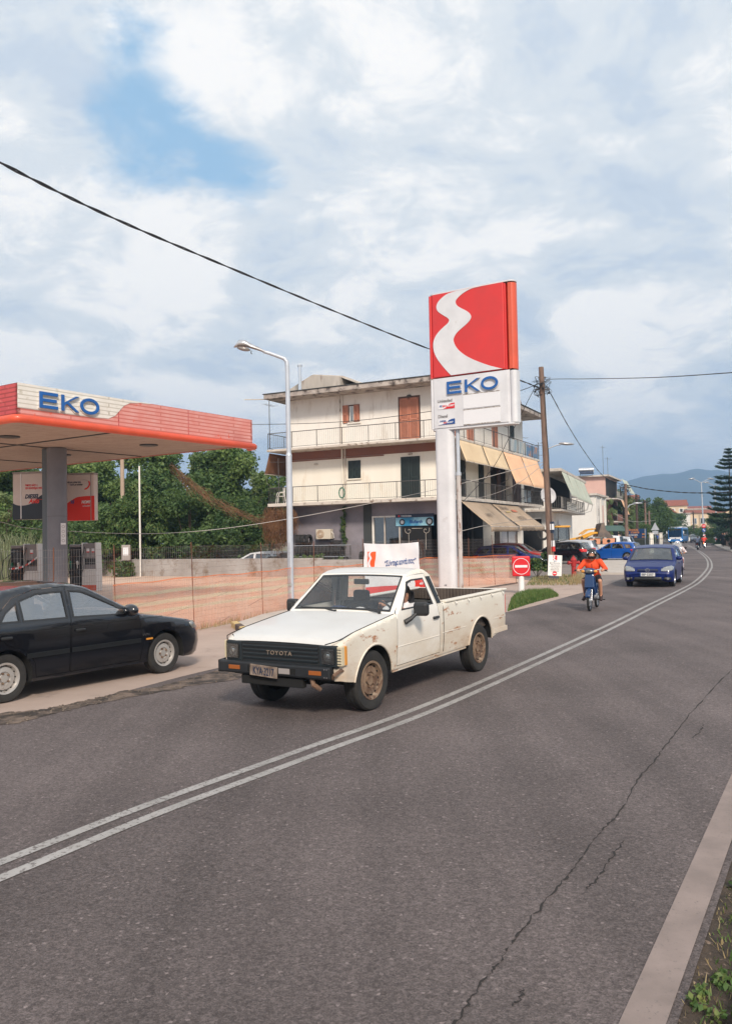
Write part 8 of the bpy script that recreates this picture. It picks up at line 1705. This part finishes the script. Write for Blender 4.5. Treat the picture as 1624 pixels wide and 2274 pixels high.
# digger
dp_ = DP(1241, 1190, 66); dg = thing('backhoe_loader', 'yellow backhoe loader with raised front bucket parked behind the cars', 'digger', (dp_.x, dp_.y, 0), AZ(95)); Yl = MATS['digger_yellow']
MB().b2((.55, -.45, .75), (2.3, .45, 1.35)).build('bonnet', dg, Yl, bevel=.06); MB().b2((-1.0, -.6, .55), (.7, .6, .95)).build('chassis', dg, Yl, bevel=.03); MB().b2((-1.05, -.78, 2.52), (.75, .78, 2.68)).build('cab_roof', dg, Yl, bevel=.06)
for x, y in ((-1.0, -.7), (-1.0, .7), (.62, -.7), (.62, .7), (-.2, -.72), (-.2, .72)): b = MB(); b.cyl((x * 1.05, y * 1.03, .95), (x, y, 2.55), .04, n=6); b.build('cab_pillar', dg, MATS['black_plastic'])
MB().b2((-1.0, -.69, 1.0), (.6, -.67, 2.5)).build('cab_glass', dg, MATS['shop_glass']); MB().b2((.63, -.66, 1.3), (.65, .66, 2.5)).build('cab_glass', dg, MATS['shop_glass']); MB().b2((-.6, -.3, .95), (-.1, .3, 1.7)).build('seat', dg, MATS['interior'], bevel=.05)
for s_ in (-1, 1):
    b = MB(); b.tube([(.5, s_ * .62, 1.45), (1.5, s_ * .62, 1.62), (2.6, s_ * .62, 2.05), (3.0, s_ * .62, 2.02)], [.12, .12, .10, .09], 6); b.build('loader_arm', dg, Yl); b = MB(); b.tube([(1.2, s_ * .5, 1.1), (2.1, s_ * .5, 1.7)], .05, 8); b.build('ram', dg, MATS['chrome']); b = MB(); b.tube([(1.6, s_ * .62, 1.95), (2.1, s_ * .62, 2.3), (2.7, s_ * .62, 2.38)], .05, 6); b.build('link', dg, Yl)
    wheel(dg, 1.9, s_ * .85, .45, .45, .3, 'digger_yellow', 'alloy', s_, n=18); wheel(dg, -.5, s_ * .92, .72, .72, .42, 'digger_yellow', 'alloy', s_, n=22)
mat('bucket_steel', (.10, .085, .08), .7, c2=(.2, .15, .12), scale=3, dirt=(.4, .36, .33), dscale=2, dlo=.6, dhi=.7); b = MB(); pr = [(2.75, 1.75), (3.05, 2.75), (3.3, 2.85), (3.4, 2.3), (3.95, 1.72), (3.9, 1.66), (3.2, 1.72)]; b.prism([(x, z) for x, z in pr], lambda u, v, w: Vector((u, w, v)), -1.05, 1.05); b.build('bucket', dg, MATS['bucket_steel'], bevel=.02)
b = MB(); b.tube([(-1.3, -.1, .8), (-1.9, -.1, 2.7), (-2.3, -.1, 2.6), (-2.4, -.1, 1.2)], [.16, .13, .13, .10], 6); b.build('backhoe_boom', dg, Yl); MB().b2((-1.35, -.85, .25), (-1.15, .85, 1.3)).build('rear_frame', dg, Yl, bevel=.03); MB().b2((-2.6, -.35, .7), (-2.2, .25, 1.25)).build('digging_bucket', dg, MATS['bucket_steel'], bevel=.05)
text('lettering', 'JCB', .34, MATS['black_plastic'], dg, (1.15, -.765, 1.47), Euler((R(90), -R(10), 0)).to_matrix(), .003, 1.1, .2, .03)
tt_ = dup(ty0); tp_ = DP(1204, 1187, 62.5); tt_.location = tp_; tt_.rotation_euler = Euler((R(90), 0, R(-12))); tt_.scale = (1.35, 1.35, 1.1); tt_['label'] = 'big tyre hung up as a shop sign left of the utility pole'; tt_['group'] = 'tyre shop sign'; b = MB(); b.cyl((0, 0, 0), (0, 0, -1.7), .04, n=6); 
t = thing('sign_bracket', 'thin steel post holding the hung tyre', 'post', (tp_.x, tp_.y + .15, 0)); MB().cyl((0, 0, 0), (0, 0, tp_.z + .3), .04, n=8).build('post', t, MATS['iron'])

# ================================================================ people and two-wheelers
def blob(name, parts, vox, m, parent, sm=4):
    """tapered capsules and ellipsoids fused into one continuous surface"""
    b = MB()
    for q in parts:
        if len(q) == 2: b.ell(q[0], q[1], 14, 10)
        else:
            a, c, ra, rc = Vector(q[0]), Vector(q[1]), q[2], q[3]; b.cyl(a, c, ra, rc, 12); b.ell(a, ra, 12, 8); b.ell(c, rc, 12, 8)
    o = b.build(name, None, m); r = o.modifiers.new('r', 'REMESH'); r.mode = 'VOXEL'; r.voxel_size = vox; s_ = o.modifiers.new('s', 'SMOOTH'); s_.iterations = sm; s_.factor = .5
    dg_ = bpy.context.evaluated_depsgraph_get(); me = bpy.data.meshes.new_from_object(o.evaluated_get(dg_)); o.modifiers.clear(); old = o.data; o.data = me; bpy.data.meshes.remove(old); me.materials.clear(); me.materials.append(m); me.polygons.foreach_set('use_smooth', [True] * len(me.polygons)); o.parent = parent; return o
mat('skin', (.52, .27, .17), .55, c2=(.46, .22, .14), scale=6); mat('hair_dark', (.025, .018, .014), .7)
def person(label, loc, rz, J, top, bottom, shoes, vox=.014, sleeves=1.0, shorts=False, hair='hair_dark', hood=None, head=True, jacket_r=1.0, lean=0, grip=True, rot=None):
    """J: joint table (x forward, y left, z up) with *_l / *_r pairs"""
    t = thing('person', label, 'person', loc, rz, rot=rot); g = lambda k: Vector(J[k]); P = []; H_ = g('head'); N_ = g('neck'); fdir = Vector(J.get('face', (1, 0, 0))).normalized(); sd = Vector((0, 0, 1)).cross(fdir).normalized()
    P += [(g('pelvis'), (.13, .165, .12)), (g('pelvis'), g('chest'), .125, .135), (g('chest'), (.125, .175, .15)), (g('chest'), N_, .10, .058), (N_, H_, .055, .06), (H_, (.092, .076, .115)), (H_ + fdir * .035 - Vector((0, 0, .06)), (.055, .052, .055)),
          (H_ + fdir * .095 - Vector((0, 0, .018)), (.022, .014, .028)), (H_ + fdir * .088 - Vector((0, 0, .058)), (.016, .026, .010)), (H_ + fdir * .080 + Vector((0, 0, .022)), (.018, .055, .012)), (H_ + sd * .078 - Vector((0, 0, .01)), (.022, .012, .032)), (H_ - sd * .078 - Vector((0, 0, .01)), (.022, .012, .032))]
    T_, Bt, Sh = [(g('pelvis') + Vector((0, 0, .04)), (.15, .18, .10)), (g('pelvis') + Vector((0, 0, .05)), g('chest'), .145 * jacket_r, .155 * jacket_r), (g('chest'), (.15 * jacket_r, .20 * jacket_r, .16)), (g('chest'), N_ - Vector((0, 0, .02)), .12, .07)], [(g('pelvis'), (.145, .18, .12))], []
    for s_, sg in (('_l', 1), ('_r', -1)):
        sh, el, wr, hp_, kn, an, to = (g(k + s_) for k in ('shoulder', 'elbow', 'wrist', 'hip', 'knee', 'ankle', 'toe')); P += [(g('chest') + Vector((0, sg * .08, .08)), sh, .07, .058), (sh, el, .052, .042), (el, wr, .041, .028), (hp_, kn, .082, .055), (kn, an, .054, .036), (an, to, .038, .030), (kn.lerp(an, .3) - Vector((.02, 0, 0)), (.05, .052, .09))]
        hd = (wr - el).normalized(); hx = J.get('hand' + s_); hd = Vector(hx).normalized() if hx else hd; pc = wr + hd * .05; P.append((wr, pc, .028, .036)); sid = hd.cross(Vector((0, 0, 1))).normalized() if abs(hd.z) < .95 else Vector((0, 1, 0)); dn = sid.cross(hd).normalized()
        if dn.z > 0: dn = -dn
        for k, (o_, l_) in enumerate(((-.030, .060), (-.010, .072), (.010, .068), (.029, .054))):
            a = pc + sid * o_ + hd * .025; c = a + hd * l_ * .45 + dn * (.012 if grip else .004); e = c + (dn * .9 - hd * .1 if grip else hd * .9 + dn * .3) * l_ * .5; P += [(a, c, .0095, .009), (c, e, .009, .008)]
        th = wr + hd * .03 - sid * sg * .030; P.append((th, th + hd * .04 - sid * sg * .022 + dn * .012, .012, .010))
        T_ += [(g('chest') + Vector((0, sg * .08, .08)), sh, .09, .078), (sh, sh.lerp(el, min(1, sleeves)), .072 * jacket_r, .060 * jacket_r)] + ([(el, el.lerp(wr, (sleeves - 1) * .92), .060 * jacket_r, .042 * jacket_r)] if sleeves > 1.0 else [])
        Bt += [(hp_, kn if not shorts else hp_.lerp(kn, .85), .100, .075)] + ([(kn, an, .070, .052)] if not shorts else []); Sh += [(an - Vector((.02, 0, .01)), to, .048, .042), (an + Vector((0, 0, .03)), (.05, .045, .05)), (to, (.06, .042, .035))]
    bd = blob('body', P, vox * .75, MATS['skin'], t, 2); blob('top', T_, vox, MATS[top], t); blob('trousers' if not shorts else 'shorts', Bt, vox, MATS[bottom], t); blob('shoes', Sh, vox, MATS[shoes], t, 2)
    if head:
        for k in (-1, 1): MB().ell(H_ + fdir * .088 + sd * k * .030 + Vector((0, 0, .006)), (.008, .013, .007), 8, 6).build('eye', bd, MATS['hair_dark'])
    if hair: blob('hair', [(H_ - fdir * .018 + Vector((0, 0, .03)), (.092, .084, .10)), (H_ - fdir * .05 - Vector((0, 0, .02)), (.055, .07, .08))], vox, MATS[hair], t, 2)
    return t, H_, fdir, sd
def helmet(t, c, m, m2='black_plastic', visor=True, fd=(1, 0, 0)):
    h = thing('helmet', None, None, c); h.parent = t; h.rotation_euler = (0, 0, math.atan2(fd[1], fd[0])); rows = []
    for j in range(13):
        ph = math.pi * j / 12 * .80; row = []
        for i in range(25):
            a = 2 * math.pi * i / 24; x, y, z = math.sin(ph) * math.cos(a) * .150, math.sin(ph) * math.sin(a) * .132, math.cos(ph) * .148 + .035; row.append(Vector((x, y, z)))
        rows.append(row)
    b = MB(); fs = []; n = 25; vs = [p for r_ in rows for p in r_]
    for j in range(12):
        for i in range(24):
            a = (i + .5) * 15; a = a - 360 if a > 180 else a
            if abs(a) < 62 and j in (5, 6, 7, 8): continue
            fs.append((j * n + i, j * n + i + 1, (j + 1) * n + i + 1, (j + 1) * n + i))
    b.add(vs, fs); b.build('shell', h, MATS[m], smooth=60, solid=.016)
    if visor: b = MB(); b.grid([[p * 1.03 for p in [r_[k % 24] for k in range(-5, 6)]] for r_ in rows[4:8]]); b.build('visor', h, MATS['clear_glass'], smooth=60)
    return h
RIDE = dict(pelvis=(-.24, 0, .82), chest=(-.06, 0, 1.12), neck=(.0, 0, 1.28), head=(.08, 0, 1.375), face=(1, .05, -.14), shoulder_l=(-.02, .19, 1.23), shoulder_r=(-.02, -.19, 1.23), elbow_l=(.08, .34, 1.04), elbow_r=(.08, -.34, 1.04), wrist_l=(.30, .31, 1.03), wrist_r=(.30, -.31, 1.03),
            hip_l=(-.15, .10, .80), hip_r=(-.15, -.10, .80), knee_l=(.22, .21, .74), knee_r=(.22, -.21, .74), ankle_l=(.02, .20, .34), ankle_r=(.02, -.20, .34), toe_l=(.19, .22, .26), toe_r=(.19, -.22, .26))
def moped(label, loc, rz, pm, n=32, seat='black_plastic', scr=False, on=False, rearlit=False, rack=True, group=None, lean=0):
    t = thing('moped', label, 'moped', loc, group=group, rot=(R(lean), 0, rz)); r = .27
    for x, nm in ((.62, 1), (-.58, 0)):
        w = thing('wheel', None, None, (x, 0, r)); w.parent = t; MB().lathe([(r - .045, -.028), (r - .01, -.03), (r, -.015), (r, .015), (r - .01, .03), (r - .045, .028)], n=n).build('tyre', w, MATS['rubber'], smooth=50); MB().lathe([(r - .045, -.022), (r - .062, -.018), (r - .062, .018), (r - .045, .022)], n=n).build('rim', w, MATS['chrome'])
        b = MB()
        for k in range(18): a = 6.283 * k / 18; s_ = .03 * (1 if k % 2 else -1); thin(b, Vector((math.cos(a + .3) * .03, s_, math.sin(a + .3) * .03)), Vector((math.cos(a) * (r - .06), 0, math.sin(a) * (r - .06))), .0022)
        b.build('spokes', w, MATS['chrome']); MB().cyl((0, -.05, 0), (0, .05, 0), .045, n=12).build('hub', w, MATS['galvanised'], smooth=50)
    for s_ in (-1, 1): MB().cyl((.62, s_ * .055, r), (.50, s_ * .055, .66), .018, .022, 8).build('fork', t, MATS['chrome'], smooth=50)
    b = MB(); A = [Vector((.62 + math.cos(R(a)) * (r + .04), 0, r + math.sin(R(a)) * (r + .04))) for a in range(20, 171, 15)]; b.grid([[p + Vector((0, y, -abs(y) * .5)) for p in A] for y in (-.06, -.03, 0, .03, .06)]); b.build('front_mudguard', t, MATS[pm], smooth=60, solid=.01)
    b = MB(); b.prism([(.60, .60), (.56, .92), (.46, .96), (.42, .62), (.30, .42), (.40, .38)], lambda u, v, w: Vector((u, w * (1 + .6 * max(0, .8 - v)), v)), -.11, .11); b.build('leg_shield', t, MATS[pm], bevel=.03); b = MB(); b.add([(.48, -.13, .86), (.48, .13, .86), (.36, .17, .44), (.36, -.17, .44)], [(0, 1, 2, 3)]); b.build('leg_guard', t, MATS[pm], solid=.02)
    b = MB(); b.tube([(.50, 0, .78), (.30, 0, .52), (.0, 0, .48), (-.2, 0, .60), (-.5, 0, .66)], [.05, .06, .06, .07, .05], 8); b.build('frame', t, MATS[pm], smooth=60)
    b = MB(); b.ell((.47, 0, 1.0), (.13, .19, .085), 16, 8); hb = b.build('headlamp_cowl', t, MATS[pm], smooth=60); MB().ell((.575, 0, 1.0), (.03, .10, .055), 14, 8).build('headlight', hb, MATS['lamp_on' if on else 'reflector'], smooth=60)
    for s_ in (-1, 1):
        MB().ell((.54, s_ * .15, 1.0), (.04, .06, .04), 10, 6).build('indicator', hb, MATS['amber'], smooth=60); b = MB(); b.tube([(.42, 0, 1.0), (.40, s_ * .18, 1.04), (.33, s_ * .30, 1.03), (.31, s_ * .40, 1.02)], .013, 6); ha = b.build('handlebar', t, MATS['chrome']); MB().cyl((.335, s_ * .28, 1.03), (.305, s_ * .41, 1.02), .018, n=8).build('grip', ha, MATS['black_plastic']); b = MB(); b.tube([(.40, s_ * .28, 1.02), (.40, s_ * .44, .99)], .006, 4); b.build('brake_lever', ha, MATS['black_plastic'])
    b = MB(); b.box((-.32, 0, .74), (.62, .24, .10)); b.build('saddle', t, MATS[seat], bevel=.04); b = MB(); b.ell((.0, 0, .36), (.17, .12, .11), 14, 8); b.cyl((.1, 0, .36), (.26, 0, .38), .065, n=12); b.build('engine', t, MATS['galvanised'], smooth=50)
    b = MB(); b.tube([(.1, -.1, .28), (-.1, -.16, .22), (-.35, -.17, .25), (-.78, -.16, .30)], [.02, .025, .045, .045], 8); b.build('exhaust', t, MATS['chrome'], smooth=60); b = MB(); b.cyl((.0, -.30, .25), (.0, .30, .25), .014, n=6); b.build('footrest', t, MATS['black_plastic'])
    b = MB(); b.box((-.58, 0, .60), (.36, .22, .14)); rb = b.build('tail_fairing', t, MATS[pm], bevel=.05); MB().ell((-.77, 0, .64), (.03, .07, .04), 10, 6).build('tail_lamp', rb, MATS['tail_on' if rearlit else 'tail_red']); b = MB(); b.box((-.79, 0, .48), (.01, .16, .14)); b.build('number_plate', t, MATS['plate'])
    b = MB(); A = [Vector((-.58 + math.cos(R(a)) * (r + .04), 0, r + math.sin(R(a)) * (r + .04))) for a in range(30, 201, 17)]; b.grid([[p + Vector((0, y, 0)) for p in A] for y in (-.06, 0, .06)]); b.build('rear_mudguard', t, MATS[pm], solid=.01)
    for s_ in (-1, 1): b = MB(); b.cyl((-.58, s_ * .09, r), (-.45, s_ * .10, .60), .02, n=8); b.build('shock_absorber', t, MATS['chrome'])
    if scr: b = MB(); b.grid([[Vector((.46 - .16 * v / 6 * (v / 6), -.22 + .44 * u / 8, 1.02 + .5 * v / 6 * (1 - .15 * (abs(u - 4) / 4) ** 2))) for u in range(9)] for v in range(7)]); glass('screen_glass', (.85, .87, .88), .12, .05, .25, (.6, .6, .6)); b.build('windscreen', t, MATS['screen_glass'], smooth=60, solid=.004)
    if scr:
        for s_ in (-1, 1): b = MB(); b.tube([(.36, s_ * .30, 1.03), (.38, s_ * .36, 1.22)], .008, 4).ell((.38, s_ * .37, 1.25), (.02, .06, .045), 10, 6); b.build('mirror', t, MATS['black_plastic'])
    return t
mat('jacket_orange', (.80, .075, .012), .75, c2=(.72, .06, .01), scale=5); mat('helmet_black', (.018, .018, .02), .35); mat('shorts_black', (.02, .02, .022), .85); mat('shoe_dark', (.04, .022, .022), .7); mat('shirt_white', (.72, .74, .78), .8); mat('shirt_pale', (.62, .54, .55), .85); mat('jeans', (.05, .07, .12), .85); mat('shirt_red', (.62, .04, .02), .8); mat('shirt_grey', (.22, .24, .32), .85); mat('shirt_blue', (.02, .07, .30), .8); mat('clothes_black', (.018, .022, .028), .9); mat('moped_blue', (.006, .035, .12), .3, coat=.5)
mf = G(1308, 1357); md = -azd(24); ml = mf - md * .62; mz = math.atan2(md.y, md.x)
moped('blue moped with a square headlamp and spoked wheels coming along the kerb', (ml.x, ml.y, .008), mz, 'moped_blue')
pt, H_, fd, sd_ = person('person in an orange jacket, black helmet and black shorts riding the blue moped', (ml.x, ml.y, .008), mz, RIDE, 'jacket_orange', 'shorts_black', 'shoe_dark', sleeves=2.0, shorts=True, hair=None, jacket_r=1.0)
hm = helmet(pt, H_ + Vector((.0, 0, .015)), 'helmet_black'); b = MB(); b.tube([Vector((.145, 0, -.1)), Vector((.12, .08, -.10)), Vector((.05, .13, -.09)), Vector((-.05, .12, -.06))], .016, 6); 
text('lettering', 'LS2', .035, MATS['panel_white'], hm, (.10, .03, .135), facing((-.1, -1, 0), (-.5, 0, .8)), .001) if False else None
b = MB(); b.tube([H_ * 0 + Vector((.01, .0, 0))] * 0 + [Vector((.105, 0, 1.18)), Vector((.09, 0, 1.08)), Vector((.0, 0, .90))], .006, 4); b.build('zip', pt, MATS['shorts_black'])
for x, Y, az, pm, lb_, lp_, top, bot, kw, hl, far_ in ((1502, 38.5, 205, 'sign_red', 'red scooter with a tall clear windscreen and lit headlamp behind the blue hatchback', 'person in pale clothes and a light helmet on the red scooter', 'shirt_pale', 'shirt_pale', dict(scr=True, on=True), 'cloth_white', 0),
        (1547, 92, 27, 'paint_dark', 'dark scooter ridden away, left of the two distant ones', 'person in a grey shirt on the left distant scooter, seen from behind', 'shirt_grey', 'jeans', dict(), None, 1), (1561, 100, 25, 'paint_dark', 'dark scooter with a lit tail lamp, right of the two distant ones', 'person in a bright red shirt on the right distant scooter, seen from behind', 'shirt_red', 'clothes_black', dict(rearlit=True), None, 1)):
    p = DP(x, 1190, Y); p.z = .008; moped(lb_, p, AZ(az), pm, 20, **kw); J = dict(RIDE); q, H_, fd, sd_ = person(lp_, p, AZ(az), J, top, bot, 'shoe_dark', .022 if not far_ else .028, sleeves=1.9 if not far_ else .7, hair=None if hl else 'hair_dark', jacket_r=1.1)
    if hl: helmet(q, H_, hl)
def stand(step=0.0): return dict(pelvis=(0, 0, .93), chest=(.01, 0, 1.28), neck=(.01, 0, 1.46), head=(.03, 0, 1.58), shoulder_l=(0, .18, 1.40), shoulder_r=(0, -.18, 1.40), elbow_l=(-.02 - step * .5, .24, 1.12), elbow_r=(-.02 + step * .5, -.24, 1.12), wrist_l=(.06 - step, .24, .88), wrist_r=(.06 + step, -.24, .88), hip_l=(0, .09, .90), hip_r=(0, -.09, .90), knee_l=(.04 + step, .10, .49), knee_r=(.04 - step * .6, -.10, .49), ankle_l=(step, .10, .08), ankle_r=(-step * 1.5, -.10, .10), toe_l=(.16 + step, .11, .04), toe_r=(.13 - step * 1.5, -.11, .04))
p = DP(1458, 1190, 131); person('person in a bright blue shirt and dark trousers walking on the left pavement', (p.x, p.y, .10), AZ(200), stand(.1), 'shirt_blue', 'clothes_black', 'shoe_dark', .025, .6, grip=False)
p = DP(1602.5, 1190, 104); person('person dressed all in black walking on the right pavement by the conifers', (p.x, p.y, .12), AZ(210), stand(.16), 'clothes_black', 'clothes_black', 'shoe_dark', .025, 2.0, grip=False)
p = DP(1607, 1190, 107); person('person with bare arms walking just behind the one in black', (p.x, p.y, .12), AZ(215), stand(.1), 'shirt_pale', 'clothes_black', 'shoe_dark', .025, .5, grip=False)
# the driver of the pickup
J = dict(pelvis=(.12, .37, .58), chest=(.10, .39, .92), neck=(.12, .41, 1.10), head=(.17, .43, 1.215), face=(1, -.25, -.08), shoulder_l=(.10, .57, 1.03), shoulder_r=(.12, .22, 1.03), elbow_l=(.30, .76, .90), elbow_r=(.34, .16, .92), wrist_l=(.50, .62, 1.04), wrist_r=(.52, .30, 1.12), hip_l=(.18, .46, .58), hip_r=(.18, .28, .58), knee_l=(.60, .48, .70), knee_r=(.60, .28, .70), ankle_l=(.85, .48, .54), ankle_r=(.85, .26, .54), toe_l=(.93, .48, .52), toe_r=(.93, .26, .52), hand_l=(.4, -.8, .3), hand_r=(.5, .6, .1))
person('person with short dark hair in a white polo shirt driving the pickup', (tmid.x, tmid.y, .008), trz, J, 'shirt_white', 'jeans', 'shoe_dark', .012, .75)

# ================================================================ the air between here and the mountain
hz = MB(); hz.b2((-3500, -120, -1.2), (3500, 5200, 232)); mh = bpy.data.materials.new('haze'); mh.use_nodes = True; n = mh.node_tree.nodes; n.clear(); v = n.new('ShaderNodeVolumePrincipled'); v.inputs['Density'].default_value = .0005; v.inputs['Color'].default_value = (.42, .66, 1, 1); v.inputs['Anisotropy'].default_value = .1
o = n.new('ShaderNodeOutputMaterial'); mh.node_tree.links.new(v.outputs[0], o.inputs['Volume']); MATS['haze'] = mh; tag(hz.build('haze', mat=mh), kind='stuff')
